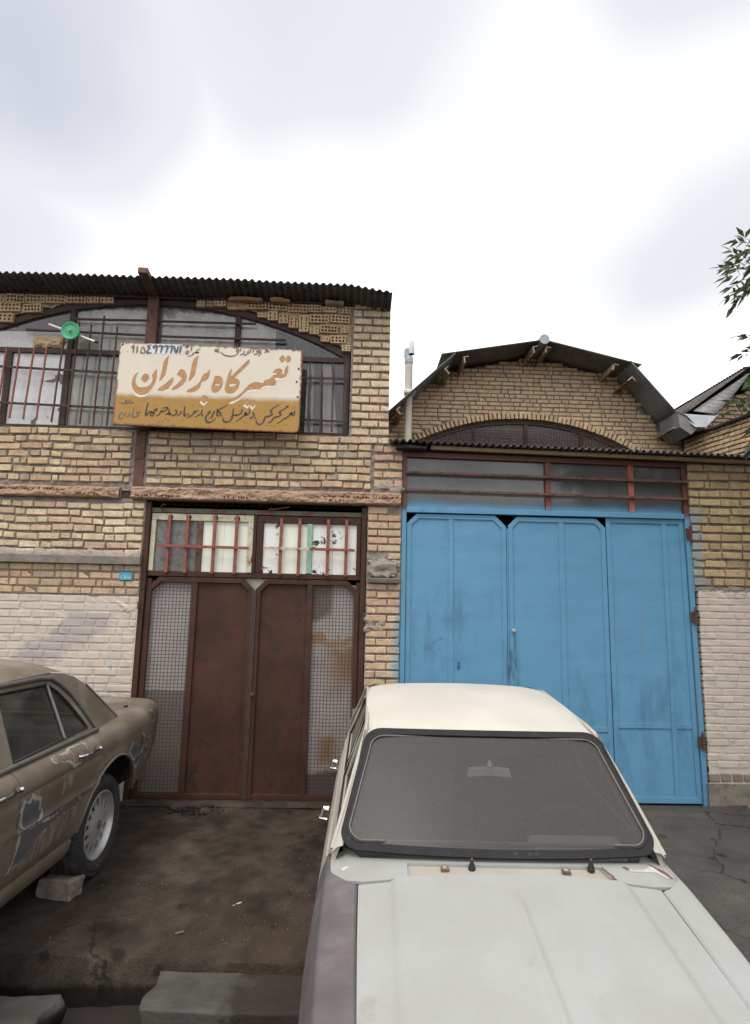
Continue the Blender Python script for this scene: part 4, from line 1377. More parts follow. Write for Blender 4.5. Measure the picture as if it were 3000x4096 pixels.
for i, P in enumerate(SIGN_BIG):
    hh = {0: SIGN_HOLES[i]} if i in SIGN_HOLES else None
    lt = letter_sheet([P], -0.0028, 'letter', 'let_orange', hh)
    for nm, mt_, yy, ddx, ddz in (('letter_outline', 'let_dark', -0.0020, 0.0005, 0.0045), ('letter_shadow', 'let_white', -0.0012, -0.004, -0.026)):
        if nm == 'letter_shadow' and i not in SIGN_SHADOWED:
            continue
        sh = letter_sheet([P], yy, nm, mt_, hh, dx=ddx, dz=ddz)
        sh.parent = lt
mb = MB()
mb.sheet([mmv(p) for p in SIGN_PATCH], lambda u, v: (u, -0.0012, v))
mb.build('paint_patch', 'let_patch', SG)
for L, mt, w_, yy in ((SIGN_DARK, 'let_dark', 0.0145, -0.0036), (SIGN_GREY, 'let_grey', 0.0125, -0.0036), (SIGN_BLUE, 'let_blue', 0.020, -0.0036)):
    mb = MB()
    for P in L:
        stroke_polys(mb, [mmv(p) for p in P], yy, w_ * (1.25 if len(P) == 2 and abs(P[0][0] - P[1][0]) < 4 else 1))
    mb.build('small_lettering', mt, SG)['kind'] = 'stuff'

# green disc on a white tube, fixed to the window bars
GD = thing('disc_reflector', 'round green plastic disc on a slanting white tube at the window bars', 'green disc', (-2.915, -0.14, 4.455), inplace=False)
prof = [(0.0001, -0.012), (0.02, -0.014), (0.045, -0.006), (0.075, -0.010), (0.083, -0.016), (0.092, -0.014), (0.095, 0.0), (0.085, 0.012), (0.03, 0.03), (0.0001, 0.035)]
MB().lathe(prof, 40, (0, 0, 0), 'Y').build('disc', 'greenplastic', GD, smooth=40)
MB().lathe([(0.0001, -0.032), (0.011, -0.032), (0.0135, -0.026), (0.0135, -0.008)], 8, (0, 0, 0), 'Y').build('bolt', 'galv', GD, smooth=30)
MB().tube([(-0.235, 0.03, 0.078), (0.235, 0.03, -0.088)], 0.0115, 12).build('tube', 'whiteplastic', GD, smooth=40)
MB().tube([(0.235, 0.03, -0.088), (0.262, 0.03, -0.098)], 0.013, 12).build('end_cap', 'black', GD, smooth=40)
MB().bar((0, 0.02, 0), (0, 0.12, 0.01), 0.03, 0.02, (0, 0, 1)).build('bracket', 'steel_dark', GD)

# blue enamel plate on the wall
BP = thing('number_plate', 'small blue enamel number plate on the brick wall left of the mesh door', 'plate', (-2.22, -0.012, 2.041), inplace=False)
MB().box(-0.062, 0.062, 0, 0.004, -0.037, 0.037).build('plate', 'bluesign', BP, bevel=0.002)
mb = MB()
for k in range(7):
    x = -0.046 + k * 0.0142
    s_ = [[(0, 0.011), (0.002, -0.011)], [(-0.003, 0.009), (0.003, 0.010), (0.001, -0.01)], [(-0.002, 0.0), (0.002, 0.001)], [(-0.004, 0.01), (0, 0.004), (0.004, 0.01), (0, -0.01)]][(0, 2, 1, 1, 3, 1, 0)[k] if k != 1 else 2]
    stroke_polys(mb, [(x + 0.004 + p[0], -0.014 + p[1]) for p in s_], -0.0006, 0.005)
for k in range(9):
    stroke_polys(mb, [(-0.035 + k * 0.0085, 0.021 + RND.uniform(-0.002, 0.002)), (-0.030 + k * 0.0085, 0.0205 + RND.uniform(-0.003, 0.003))], -0.0006, 0.004)
stroke_polys(mb, [(-0.052, 0.006), (0, 0.006), (0.052, 0.006)], -0.0006, 0.0022)
mb.build('lettering', 'letter_pale', BP)['kind'] = 'stuff'

# ------------------------------------------------------------------ red-brown mesh door (a part of the workshop)
DY = 0.055
door = MB().box(-1.6, -0.6, 0.13, 0.135, 1.9, 2.05).build('door', 'glass_milk', WB)   # pale sheet standing in for the light in the gap above the leaves
sub(MB().box(-2.034, 0.037, 0.03, 0.11, 2.675, 2.722), 'top_rail', 'greenbrown', door, bevel=0.004)
sub(MB().box(-2.034, 0.037, 0.034, 0.11, 2.052, 2.10), 'transom_rail', 'brown', door, bevel=0.004)
sub(MB().box(-1.026, -0.998, 0.03, 0.11, 2.101, 2.673), 'transom_post', 'brown', door, bevel=0.003)
# left transom leaf: cream rusty frame; right: brown frame
f = MB()
f.box(-2.03, -1.03, 0.036, 0.075, 2.602, 2.668)
f.box(-2.03, -1.985, 0.036, 0.075, 2.104, 2.6)
f.box(-1.083, -1.03, 0.036, 0.075, 2.104, 2.6)
sub(f, 'transom_frame', 'cream', door, bevel=0.003)
f = MB()
f.box(-0.994, 0.033, 0.036, 0.075, 2.60, 2.668)
f.box(-0.994, -0.93, 0.036, 0.075, 2.104, 2.598)
f.box(-0.008, 0.033, 0.036, 0.075, 2.104, 2.598)
sub(f, 'transom_frame', 'brown', door, bevel=0.003)
sub(MB().box(-1.583, -1.527, 0.036, 0.075, 2.103, 2.6), 'divider', 'column', door, bevel=0.003)
sub(MB().box(-0.497, -0.447, 0.036, 0.075, 2.108, 2.598), 'divider', 'greenpaint', door, bevel=0.003)
for x0, x1, mt in ((-1.984, -1.584, 'glass_tex'), (-1.526, -1.32, 'glass_milk'), (-1.318, -1.084, 'glass_milk'), (-0.929, -0.76, 'white_peel'), (-0.758, -0.498, 'glass_milk'), (-0.446, -0.245, 'white_peel'), (-0.243, -0.009, 'white_peel')):
    sub(MB().box(x0, x1, 0.062, 0.066, 2.104, 2.6), 'pane', mt, door)
for x in (-1.848, -1.668, -1.405, -1.19):
    sub(MB().box(x - 0.015, x + 0.015, 0.004, 0.03, 2.085, 2.65), 'bar', 'bar_red', door, bevel=0.002)
    sub(MB().lathe([(0.0001, -0.006), (0.02, -0.004), (0.026, 0.012)], 10, (x, 0.022, 2.635), 'Y'), 'weld', 'steel_dark', door)
for x in (-0.752, -0.572, -0.29, -0.11):
    sub(MB().box(x - 0.015, x + 0.015, 0.004, 0.03, 2.085, 2.645), 'bar', 'bar_red', door, bevel=0.002)
sub(MB().bar((-1.955, -0.008, 2.345), (-1.06, -0.008, 2.34), 0.027, 0.012), 'flat_bar', 'bar_red', door, bevel=0.001)
sub(MB().bar((-0.915, -0.008, 2.345), (-0.47, -0.008, 2.345), 0.027, 0.012), 'flat_bar', 'bar_white', door, bevel=0.001)
sub(MB().bar((-0.468, -0.008, 2.345), (-0.025, -0.008, 2.342), 0.027, 0.012), 'flat_bar', 'bar_red', door, bevel=0.001)


def cham_leaf(x0, x1, top, c0, c1, ins=0.0):
    """outline of a leaf with its two upper corners cut off"""
    return [(x0 + ins, 0.012 + ins), (x1 - ins, 0.012 + ins), (x1 - ins, top - c1 - ins * 0.42), (x1 - c1 - ins * 0.42, top - ins), (x0 + c0 + ins * 0.42, top - ins), (x0 + ins, top - c0 - ins * 0.42)]


for side in (-1, 1):
    if side < 0:
        x0, x1, c0, c1 = -2.03, -1.0, 0.115, 0.10
        xm, mesh_rng, pan_rng = (-1.595, -1.54), (-1.985, -1.597), (-1.538, -1.05)
    else:
        x0, x1, c0, c1 = -0.975, 0.028, 0.10, 0.115
        xm, mesh_rng, pan_rng = (-0.477, -0.425), (-0.423, -0.02), (-0.93, -0.479)
    top = 2.045
    f = MB()
    f.prism(cham_leaf(x0, x1, top, c0, c1), lambda u, v: (u, DY - 0.022, v), lambda u, v: (u, DY + 0.02, v), [cham_leaf(x0, x1, top, c0, c1, 0.047)[::-1]])
    f.box(xm[0], xm[1], DY - 0.020, DY + 0.018, 0.06, top - 0.05)
    lf = sub(f, 'leaf_frame', 'brown', door, bevel=0.0025)
    sub(MB().box(pan_rng[0] - 0.045, pan_rng[1] + 0.05, DY + 0.006, DY + 0.010, 0.03, top - 0.03 if False else top - 0.12), 'panel', 'brown', door)
    cut = [(q[0], q[1]) for q in cham_leaf(x0, x1, top, c0, c1, 0.02)]
    pl = [(max(pan_rng[0] - 0.04, min(pan_rng[1] + 0.04, u)), v) for u, v in cut]
    sub(MB().sheet([(pan_rng[0] - 0.02, top - 0.121), (pan_rng[1] + 0.02, top - 0.121), (pan_rng[1] + (0.02 if side > 0 else -0.03), top - 0.04), (pan_rng[0] + (0.03 if side > 0 else -0.02), top - 0.04)], lambda u, v: (u, DY + 0.008, v)), 'panel', 'brown', door)
    # woven wire screen
    wm = MB()
    n = int((mesh_rng[1] - mesh_rng[0]) / 0.0335)
    for i in range(n + 1):
        x = mesh_rng[0] + 0.006 + (mesh_rng[1] - mesh_rng[0] - 0.012) * i / n
        lim = top - 0.05
        if side < 0 and x < x0 + 0.13:
            lim = top - 0.05 - (x0 + 0.13 - x)
        if side > 0 and x > x1 - 0.13:
            lim = top - 0.05 - (x - x1 + 0.13)
        wm.tube([(x + 0.003 * mn.noise(Vector((x * 9, z * 3, 1))), DY - 0.006, z) for z in np.linspace(0.058, lim, 12)], 0.0024, 4, caps=False)
    z = 0.07
    while z < top - 0.06:
        a, c = mesh_rng
        if side < 0 and z > top - 0.17:
            a = max(a, x0 + 0.13 - (top - 0.05 - z))
        if side > 0 and z > top - 0.17:
            c = min(c, x1 - 0.13 + (top - 0.05 - z))
        wm.tube([(x, DY - 0.010, z + 0.004 * mn.noise(Vector((x * 7, z * 5, 2)))) for x in np.linspace(a, c, 8)], 0.0024, 4, caps=False)
        z += 0.0335
    o = sub(wm, 'wire_mesh', 'rust', door)
    o['kind'] = 'stuff'
    # sheet behind the wire
    sub(MB().box(mesh_rng[0] - 0.02, mesh_rng[1] + 0.02, DY + 0.035, DY + 0.04, 0.04, top - 0.04), 'backing_sheet', 'back_l' if side < 0 else 'back_r', door)
sub(MB().box(-1.015, -0.965, DY - 0.032, DY - 0.023, 0.015, 1.93), 'cover_strip', 'steel_dark', door, bevel=0.002)
k = MB().lathe([(0.0001, -0.035), (0.012, -0.036), (0.018, -0.03), (0.018, -0.022), (0.012, -0.016), (0.012, 0.0), (0.022, 0.002)], 14, (-0.958, DY - 0.028, 0.957), 'Y')
sub(k, 'knob', 'rust', door, smooth=40)
for x, z in ((-2.078, 1.772), (0.078, 1.71), (-2.075, 0.35), (0.07, 0.4)):
    sub(MB().tube([(x, 0.0, z - 0.03), (x, 0.0, z + 0.03)], 0.014, 8), 'hinge', 'rust', door, smooth=40)
sub(MB().box(-2.035, 0.037, 0.02, 0.12, -0.01, 0.010), 'threshold', 'steel_dark', door)
# light over the chamfered corners is painted as the pale sheet behind; jambs
for j0, j1, ya, zt in ((-2.083, -2.035, 0.005, 2.77), (0.038, 0.088, 0.005, 2.77), (-2.034, -1.99, 0.045, 2.03), (0.0, 0.037, 0.045, 2.03)):
    sub(MB().box(j0, j1, ya, 0.12, 0.0, zt), 'jamb', 'brown', door, bevel=0.003)
# corrugated soffit and hooks over the door head
mb = MB()
corrugated(mb, -2.03, 0.03, lambda x: 2.762, ((0.02, 0.0), (0.34, 0.01)), 0.07, 0.008)
sub(mb, 'soffit_sheet', 'asbestos', door, smooth=60)
sub(MB().tube([(-1.93, 0.02, 2.70), (-1.93, -0.01, 2.735), (-1.905, -0.02, 2.75), (-1.89, -0.02, 2.742)], 0.006, 6), 'hook', 'rust', door)
sub(MB().tube([(-0.885, 0.0, 2.727), (-0.865, 0.0, 2.74), (-0.85, 0.0, 2.725), (-0.865, 0.0, 2.71)], 0.008, 6, closed=True), 'hook', 'rust', door)
sub(MB().tube([(-0.85, 0.0, 2.725), (-0.68, 0.0, 2.756)], 0.007, 6), 'hook', 'rust', door)
MB().box(-2.06, 0.12, 0.36, 0.38, 0.0, 2.79).build('dark_partition', 'dark', WB)

# ------------------------------------------------------------------ blue sheet-metal gate
GT = thing('metal_gate', 'wide sky-blue sheet metal gate of three leaves with a glazed red-brown transom', 'gate', (1.9, 0.05, 0.0))
f = MB()
f.box(0.434, 0.482, 0.012, 0.09, 0.0, 3.312)
f.prism([(3.328, 0.0), (3.376, 0.0), (3.344, 3.292), (3.296, 3.292)], lambda u, v: (u, 0.012, v), lambda u, v: (u, 0.09, v))
f.prism([(0.434, 3.305), (3.344, 3.27), (3.344, 3.325), (0.434, 3.36)], lambda u, v: (u, 0.008, v), lambda u, v: (u, 0.094, v))
f.build('frame', 'gate_frame', GT, bevel=0.004)
MB().box(0.4825, 3.2955, 0.010, 0.085, 2.738, 2.79).build('head_rail', 'blue', GT, bevel=0.004)
for x0, x1, mt in ((1.888, 1.942, 'gate_post'), (2.741, 2.796, 'gate_mull_red')):
    MB().box(x0, x1, 0.014, 0.08, 2.791, 3.288).build('mullion', mt, GT, bevel=0.004)
for x0, x1, zt in ((0.483, 1.887, 3.30), (1.943, 2.740, 3.285), (2.797, 3.295, 3.275)):
    MB().box(x0, x1, 0.05, 0.054, 2.791, zt).build('pane', 'gate_pane', GT)
for za, zb in ((3.14, 3.114), (2.96, 2.939)):
    MB().bar((0.47, -0.005, za), (3.335, -0.005, zb), 0.026, 0.03).build('bar', 'gate_post' if False else 'column', GT, bevel=0.003)


def outline(x0, x1, top, cl, cr, ins, bot):
    k = ins * 0.42
    P = [(x0 + ins, bot), (x1 - ins + (0.03 if x1 > 3.2 else 0.0), bot)]
    P += [(x1 - ins, top - cr - k), (x1 - cr - k, top - ins)] if cr else [(x1 - ins, top - ins)]
    P += [(x0 + cl + k, top - ins), (x0 + ins, top - cl - k)] if cl else [(x0 + ins, top - ins)]
    return P


LY = 0.045
for (x0, x1, cl, cr, xp, top) in ((0.487, 1.484, 0.098, 0.108, (0.905, 0.957), 2.728), (1.505, 2.491, 0.09, 0.09, (2.015, 2.070), 2.722), (2.499, 3.292, 0, 0, (3.067, 3.115), 2.734)):
    mb = MB()
    mb.prism(outline(x0, x1, top, cl, cr, 0.012, 0.04), lambda u, v: (u, LY, v), lambda u, v: (u, LY + 0.03, v))
    leaf = mb.build('leaf', 'blue', GT)
    # stiles and rails stand proud of the sheet
    st = MB()
    st.prism(outline(x0, x1, top, cl, cr, 0.0, 0.025), lambda u, v: (u, LY - 0.012, v), lambda u, v: (u, LY - 0.0005, v), [outline(x0, x1, top, cl, cr, 0.046, 0.080)[::-1]])
    st.build('leaf_frame', 'blue', leaf, bevel=0.002)
    MB().box(xp[0], xp[1], LY - 0.010, LY - 0.0008, 0.081, top - 0.047).build('stile', 'blue', leaf, bevel=0.002)
    zr = 0.70 if x0 > 2.4 else 0.66
    for a, c in ((x0 + 0.047, xp[0] - 0.001), (xp[1] + 0.001, x1 - 0.047 + (0.022 if x0 > 2.4 else 0))):
        MB().box(a, c, LY - 0.0095, LY - 0.0008, zr, zr + 0.047).build('rail', 'blue', leaf, bevel=0.002)
MB().box(1.488, 1.502, LY - 0.016, LY - 0.002, 0.04, 2.60).build('cover_strip', 'blue', GT, bevel=0.002)
MB().lathe([(0.0001, -0.05), (0.012, -0.052), (0.02, -0.046), (0.021, -0.036), (0.014, -0.028), (0.013, -0.012), (0.024, -0.011)], 16, (1.543, LY, 1.598), 'Y').build('knob', 'galv', GT, smooth=40)
for z in (2.592, 1.765, 0.588):
    h = MB()
    h.tube([(3.338, -0.012, z - 0.075), (3.338, -0.012, z + 0.075)], 0.013, 8)
    h.tube([(3.338, -0.012, z + 0.076), (3.338, -0.012, z + 0.10)], 0.007, 6)
    h.bar((3.318, 0.004, z), (3.40, 0.004, z + 0.004), 0.05 if False else 0.012, 0.008, (0, -1, 0))
    h.box(3.30, 3.337, -0.004, 0.011, z - 0.05, z + 0.05)
    h.build('hinge', 'rust', GT, smooth=35)
# pencilled numbers and a splash of darker blue
mb = MB()
TAGS = [[(0.674, 1.429), (0.693, 1.402)], [(0.698, 1.41), (0.713, 1.45), (0.728, 1.422)], [(0.742, 1.422), (0.738, 1.41)], [(0.742, 1.462), (0.756, 1.479), (0.765, 1.451)], [(0.771, 1.474), (0.786, 1.491), (0.793, 1.463)], [(0.798, 1.495), (0.812, 1.509), (0.819, 1.48)], [(0.83, 1.495), (0.835, 1.521), (0.847, 1.504), (0.83, 1.495)], [(0.856, 1.512), (0.873, 1.521)], [(0.801, 1.392), (0.812, 1.4)], [(0.816, 1.401), (0.824, 1.42), (0.833, 1.407)], [(0.843, 1.427), (0.854, 1.434)], [(0.771, 1.405), (0.769, 1.401)], [(0.766, 1.366), (0.783, 1.369)]]
for P in TAGS:
    stroke_polys(mb, P, LY - 0.0012, 0.0045)
mb.build('pencilled_number', mat_simple('pencil', (0.055, 0.12, 0.18), 0.7, var=0.3), GT)
mb = MB()
mb.sheet([(0.994, 1.279), (1.005, 1.29), (1.023, 1.296), (1.020, 1.262), (1.028, 1.25), (1.025, 1.229), (1.0, 1.206), (0.996, 1.225), (0.988, 1.239), (0.998, 1.258)], lambda u, v: (u, LY - 0.0012, v))
mb.build('paint_blot', mat_simple('dark blue paint', (0.02, 0.085, 0.26), 0.5, var=0.2), GT)
b = MB()
b.box(0.44, 3.34, 0.35, 0.37, 0.0, 3.3)
b.build('backing_board', 'dark', GT)

# corrugated canopy over the gate, its wavy front edge towards the street
CN = thing('corrugated_canopy', 'low dark corrugated canopy with a wavy edge over the blue gate', 'canopy', (2.6, -0.05, 3.36))
mb = MB()
corrugated(mb, 0.30, 5.6, lambda x: 3.428 - 0.017 * (x - 0.3), ((-0.165, 0.0), (-0.02, 0.008), (0.25, 0.02), (0.75, 0.10)), 0.0685, 0.0155)
mb.build('sheet', 'asbestos', CN, smooth=70, solid=0.006)
for x0, x1 in ((0.709, 2.70), (2.708, 5.5)):
    MB().bar((x0, -0.06, 3.392 - 0.017 * (x0 - 0.3)), (x1, -0.06, 3.392 - 0.017 * (x1 - 0.3) - 0.0), 0.05, 0.038, (0, 0, 1)).build('batten', 'batten', CN, bevel=0.003)
o = lumpy('felt_scrap', 'felt', (0.3, 0.14, 0.03), (0.52, -0.06, 3.37), 5, 0.02, 9)
attach(o, CN)

# ------------------------------------------------------------------ right-hand street wall
RW = thing('brick_wall', 'street wall right of the blue gate, ochre brick above and pinkish painted brick below', 'wall', (4.2, 0.15, 0.0))
b = MB()
b.box(3.40, 5.9, 0.09, 0.32, -0.05, 3.33)
b.build('core', 'mortar', RW)
relief(3.352, 5.9, 2.02, 3.335, 0.0135, mortar_fn(0.007, 0.013, 9.0)).build('mortar_face', 'mortar', RW, smooth=60)
relief(3.385, 5.9, 0.20, 2.03, 0.02, mortar_fn(0.002, 0.0025, 10.0)).build('mortar_face', 'painted_r', RW, smooth=60)
b = relief(3.36, 5.9, -0.05, 0.215, 0.014, lambda x, z: -0.012 - 0.006 * fbm(x, 4, z, 8, 3) - 0.004 * math.sin(x * 90))
b.add([(3.36, -0.012, 0.215), (5.9, -0.012, 0.215), (5.9, 0.05, 0.22), (3.36, 0.05, 0.22)], [(0, 1, 2, 3)])
b.build('plinth', 'concrete', RW, smooth=50)
RY = [3.272 - 0.0895 * i for i in range(14)]
lst = [q for q in courses(3.352, 4.75, RY, 41, 0.008, 0.013, 0.2)]
wall_bricks(RW, 'brick', 'brick_blue_r', lst, 51, dy=0.006, rot=0.012, h=0.067)
lst = courses(3.385, 4.75, [1.985 - 0.0665 * i for i in range(25)], 42, 0.002, 0.006, 0.3)
wall_bricks(RW, 'painted_brick', 'painted_r', lst, 52, y=0.031, dy=0.002, rot=0.003, h=0.056)
x = 3.43
i = 0
while x < 4.75:
    o = put_brick(RW, 'plinth_brick', 'concrete', x, 0.022, 0.272, 0.098, 0.072)
    x += 0.113
    i += 1
o = lumpy('cement_patch', 'rubble', (0.2, 0.05, 0.07), (3.47, 0.012, 2.365), 3, 0.014, 9)
attach(o, RW)
for k in range(9):
    o = lumpy('mortar_lump', 'rubble', (0.16, 0.05, 0.04), (3.45 + k * 0.16, 0.022, 2.04 + 0.008 * math.sin(k * 4)), 60 + k, 0.016, 12)
    attach(o, RW)

# ------------------------------------------------------------------ vaulted brick hall behind the gate
HY = 3.9
HA = thing('brick_hall', 'tan brick hall with a faceted corrugated roof and arched window behind the blue gate', 'building', (3.0, HY, 0.0), 'vaulted brick halls')
ARCH2 = (2.76, 1.10, 4.01)


def arch2(x, dr=0.0):
    t = (ARCH2[2] + dr) ** 2 - (x - ARCH2[0]) ** 2
    return ARCH2[1] + math.sqrt(max(t, 0.0))


RP = [(0.30, 4.80), (0.50, 4.92), (1.42, 5.79), (2.95, 6.10), (4.42, 5.79), (5.20, 4.86), (5.55, 4.74)]     # underside of the roof, along the gable


def roof_under(x):
    for (a, za), (b_, zb) in zip(RP[:-1], RP[1:]):
        if a <= x <= b_:
            return za + (zb - za) * (x - a) / (b_ - a)
    return 4.7


W_IN = -0.125
b = MB()
N = 40
xsA = [ARCH2[0] - 2.55 + 5.1 * i / N for i in range(N + 1)]
up_ = [(0.30, 0.0)] + [(0.30, 4.8)] + [(q[0], q[1]) for q in RP[1:-1]] + [(5.55, 4.74), (5.55, 0.0)]
hole = [(x, max(3.2, arch2(x, W_IN))) for x in xsA if 0.62 < x < 4.9] + [(4.9, 3.2), (0.62, 3.2)]
b.prism(up_, lambda u, v: (u, HY + 0.075, v), lambda u, v: (u, HY + 0.28, v), [hole[::-1]])
b.box(0.30, 0.5, HY + 0.29, 14, 0, 4.75)
b.box(5.35, 5.55, HY + 0.29, 14, 0, 4.7)
b.box(0.3, 5.55, 14.0, 14.2, 0, 4.75)
b.build('wall', 'mortar_hall', HA)
relief(0.30, 5.55, 3.0, 6.1, 0.03, mortar_fn(HY + 0.005, 0.003, 12.0), keep=lambda x, z: z < roof_under(x) - 0.0 and (z > arch2(x, -0.01) or not (0.6 < x < 4.95))).build('mortar_face', 'mortar_hall', HA, smooth=60)
cand = []
for (x, z, ln) in courses(0.33, 5.53, [6.07 - 0.0742 * i for i in range(30)], 61, 0.002, 0.018, 0.33):
    if z + 0.02 > roof_under(x) + 0.03 or z < 4.2:
        continue
    e = abs(x - ARCH2[0]) + ln / 2
    if math.hypot(e, z - 0.028 - ARCH2[1]) < ARCH2[2] + 0.004 and abs(x - ARCH2[0]) < 2.4:
        d = ARCH2[2] + 0.004
        if math.hypot(max(0, abs(x - ARCH2[0]) - ln / 2), z + 0.028 - ARCH2[1]) < d - 0.02:
            continue
    cand.append((x, z, ln))
seen = [q for q in cand if q[1] > 4.58]
near, rest = seen[:300], seen[300:] + [q for q in cand if q[1] <= 4.58]
wall_bricks(HA, 'brick', 'brick_hall', near, 62, y=HY + 0.03, dy=0.003, rot=0.004, h=0.055)
mb = MB()
for x, z, ln in rest:
    mb.box(x - ln / 2, x + ln / 2, HY - 0.003, HY + 0.06, z - 0.0275, z + 0.0275)
o = mb.build('joined_bricks', 'brick_hall_far', HA)
o['kind'] = 'stuff'
# ring of arch bricks on edge
bm_ = brick_mesh('brick_hall', 'h')
a0, a1 = math.asin(-1.95 / 3.95), math.asin(2.25 / 3.95)
n = int((a1 - a0) * 3.95 / 0.0745)
for i in range(n + 1):
    a = a0 + (a1 - a0) * i / n
    o = bpy.data.objects.new('arch_brick', RND.choice(bm_))
    COL.objects.link(o)
    attach(o, HA)
    rr = ARCH2[2] - 0.057
    o.location = (ARCH2[0] + rr * math.sin(a), HY + 0.012, ARCH2[1] + rr * math.cos(a))
    o.rotation_euler = (0, a + math.pi / 2 + RND.gauss(0, 0.012), 0)
    o.scale = (1.09, 1.0, 1.0)
# arched window
xw = [0.9 + 3.72 * i / 40 for i in range(41)]
f = MB()
f.prism([(x, arch2(x, -0.135)) for x in xw] + [(x, arch2(x, -0.185)) for x in xw[::-1]], lambda u, v: (u, HY + 0.06, v), lambda u, v: (u, HY + 0.12, v))
aw = f.build('arched_window', 'steel_dark', HA)
for x in (1.94, 2.844, 3.805):
    MB().box(x - 0.027, x + 0.027, HY + 0.05, HY + 0.1, 3.4, arch2(x, -0.18)).build('mullion', 'steel_dark', aw)
pts = [(0.9, 3.4), (4.62, 3.4)] + [(x, arch2(x, -0.15)) for x in xw[::-1]]
MB().prism(pts, lambda u, v: (u, HY + 0.09, v), lambda u, v: (u, HY + 0.095, v)).build('pane', 'glass_hall', aw)
wm = MB()
x = 0.98
while x < 4.6:
    zt = min(4.80, arch2(x, -0.17))
    wm.bar((x, HY + 0.02, 4.25), (x, HY + 0.02, zt), 0.008, 0.006)
    x += 0.046
z = 4.28
while z < 4.80:
    dx = math.sqrt(max(0.01, (ARCH2[2] - 0.17) ** 2 - (z - ARCH2[1]) ** 2))
    wm.bar((max(0.98, ARCH2[0] - dx), HY + 0.014, z), (min(4.6, ARCH2[0] + dx), HY + 0.014, z), 0.008, 0.006, (0, 0, 1))
    z += 0.046
o = wm.build('wire_mesh', 'rust', aw)
o['kind'] = 'stuff'
MB().box(0.55, 5.3, HY + 1.2, HY + 1.25, 2.5, 5.2).build('dark_partition', 'dark', HA)

# roof of four corrugated facets, corrugations running down the slope
RT = [(0.42, 4.845), (1.50, 5.875), (2.99, 6.145), (4.47, 5.80), (5.17, 4.965)]


def facet(p, q, over0, over1, lift, mat='sheet_grey', y0=HY - 0.6, y1=14.2, name='roof_sheet', parent=None, wave=0.076, amp=0.010):
    p, q = Vector(p), Vector(q)
    d = (q - p).normalized()
    nrm = Vector((-d.y, d.x))
    a, b__ = p - d * over0, q + d * over1
    ysl = list(np.arange(y0, y0 + 1.6, 0.0095)) + list(np.linspace(y0 + 1.62, y1, 8))
    mb_ = MB()
    rows_ = []
    for t in (0, 0.25, 0.5, 0.75, 1.0):
        c = a + (b__ - a) * t
        rows_.append([(c.x + nrm.x * (lift + amp * math.sin(2 * math.pi * yy / wave)), yy, c.y + nrm.y * (lift + amp * math.sin(2 * math.pi * yy / wave))) for yy in ysl])
    return mb_.grid(rows_).build(name, mat, parent or HA, smooth=70, solid=0.006)


facet(RT[0], RT[1], 0.02, 0.03, 0.0)
facet((1.30, 5.84), RT[2], 0.0, 0.0, 0.028)
facet(RT[2], RT[3], 0.0, 0.13, 0.028)
facet(RT[3], RT[4], 0.08, 0.02, 0.0)
rc = MB()
rc.tube([(2.99, yy, 6.175) for yy in (HY - 0.62, HY, 8, 14.2)], 0.085, 14)
rc.build('ridge_cap', 'galv', HA, smooth=50)
for (x, z), ang in zip(((2.845, 6.055), (3.075, 6.05), (1.38, 5.64), (1.70, 5.84), (4.19, 5.79), (4.47, 5.555), (0.60, 4.925), (5.19, 4.765)), (12, -12, 43, 12, -13, -50, 43, -50)):
    mb = MB()
    c, s_ = math.cos(rad(ang)), math.sin(rad(ang))
    for (u0, u1, w0, w1) in ((-0.045, 0.045, -0.010, 0.006), (-0.045, -0.025, -0.105, -0.010)):
        P = [(u0, w0), (u1, w0), (u1, w1), (u0, w1)]
        Q = [(x + u * c - w_ * s_, z + u * s_ + w_ * c) for u, w_ in P]
        mb.add([(u, HY - 0.57, v + 0.01) for u, v in Q] + [(u, HY + 0.02, v) for u, v in Q], [(0, 1, 2, 3), (7, 6, 5, 4), (0, 4, 5, 1), (1, 5, 6, 2), (2, 6, 7, 3), (3, 7, 4, 0)])
    mb.build('purlin', 'purlin', HA)
# valley gutter between this roof and the next
v_ = MB()
gp = [(5.10, 4.975), (5.24, 4.90), (5.40, 4.72), (5.52, 4.715), (5.76, 4.95)]
v_.grid([[(x, yy, z) for x, z in gp] for yy in (HY - 0.72, HY + 0.02)])
v_.grid([[(x, yy, z) for x, z in gp[2:]] for yy in (HY + 0.02, 9.0)])
v_.build('valley_gutter', 'galv', HA, solid=0.006)
v_ = MB()
v_.prism([(5.10, 4.96), (5.24, 4.89), (5.40, 4.71), (5.30, 4.60), (5.12, 4.72)], lambda u, v: (u, HY - 0.70, v), lambda u, v: (u, HY - 0.1, v))
v_.build('gutter_box', 'sheet_grey', HA)
v_ = MB()
v_.prism([(5.125, 4.965), (5.755, 4.935), (5.53, 4.722), (5.35, 4.716)], lambda u, v: (u, HY - 0.735 + (v - 4.72) * 0.35, v), lambda u, v: (u, HY - 0.728 + (v - 4.72) * 0.35, v))
v_.build('gutter_apron', 'galv', HA)

# ------------------------------------------------------------------ the next hall to the right
H2 = thing('brick_hall', 'second brick hall at the right edge with a white sheet under its roof slope', 'building', (7.5, HY, 0.0), 'vaulted brick halls')
b = MB()
R2 = [(5.60, 4.70), (6.40, 5.52), (7.9, 5.9), (9.4, 5.52), (10.2, 4.7)]
b.prism([(5.60, 0.0)] + R2 + [(10.2, 0.0)], lambda u, v: (u, HY + 0.03, v), lambda u, v: (u, HY + 0.28, v))
b.box(10.0, 10.2, HY + 0.29, 14, 0, 4.7)
b.box(5.6, 10.2, 14.0, 14.2, 0, 4.75)
b.build('wall', 'mortar_hall', H2)


def r2(x):
    for (a, za), (b_, zb) in zip(R2[:-1], R2[1:]):
        if a <= x <= b_:
            return za + (zb - za) * (x - a) / (b_ - a)
    return 0


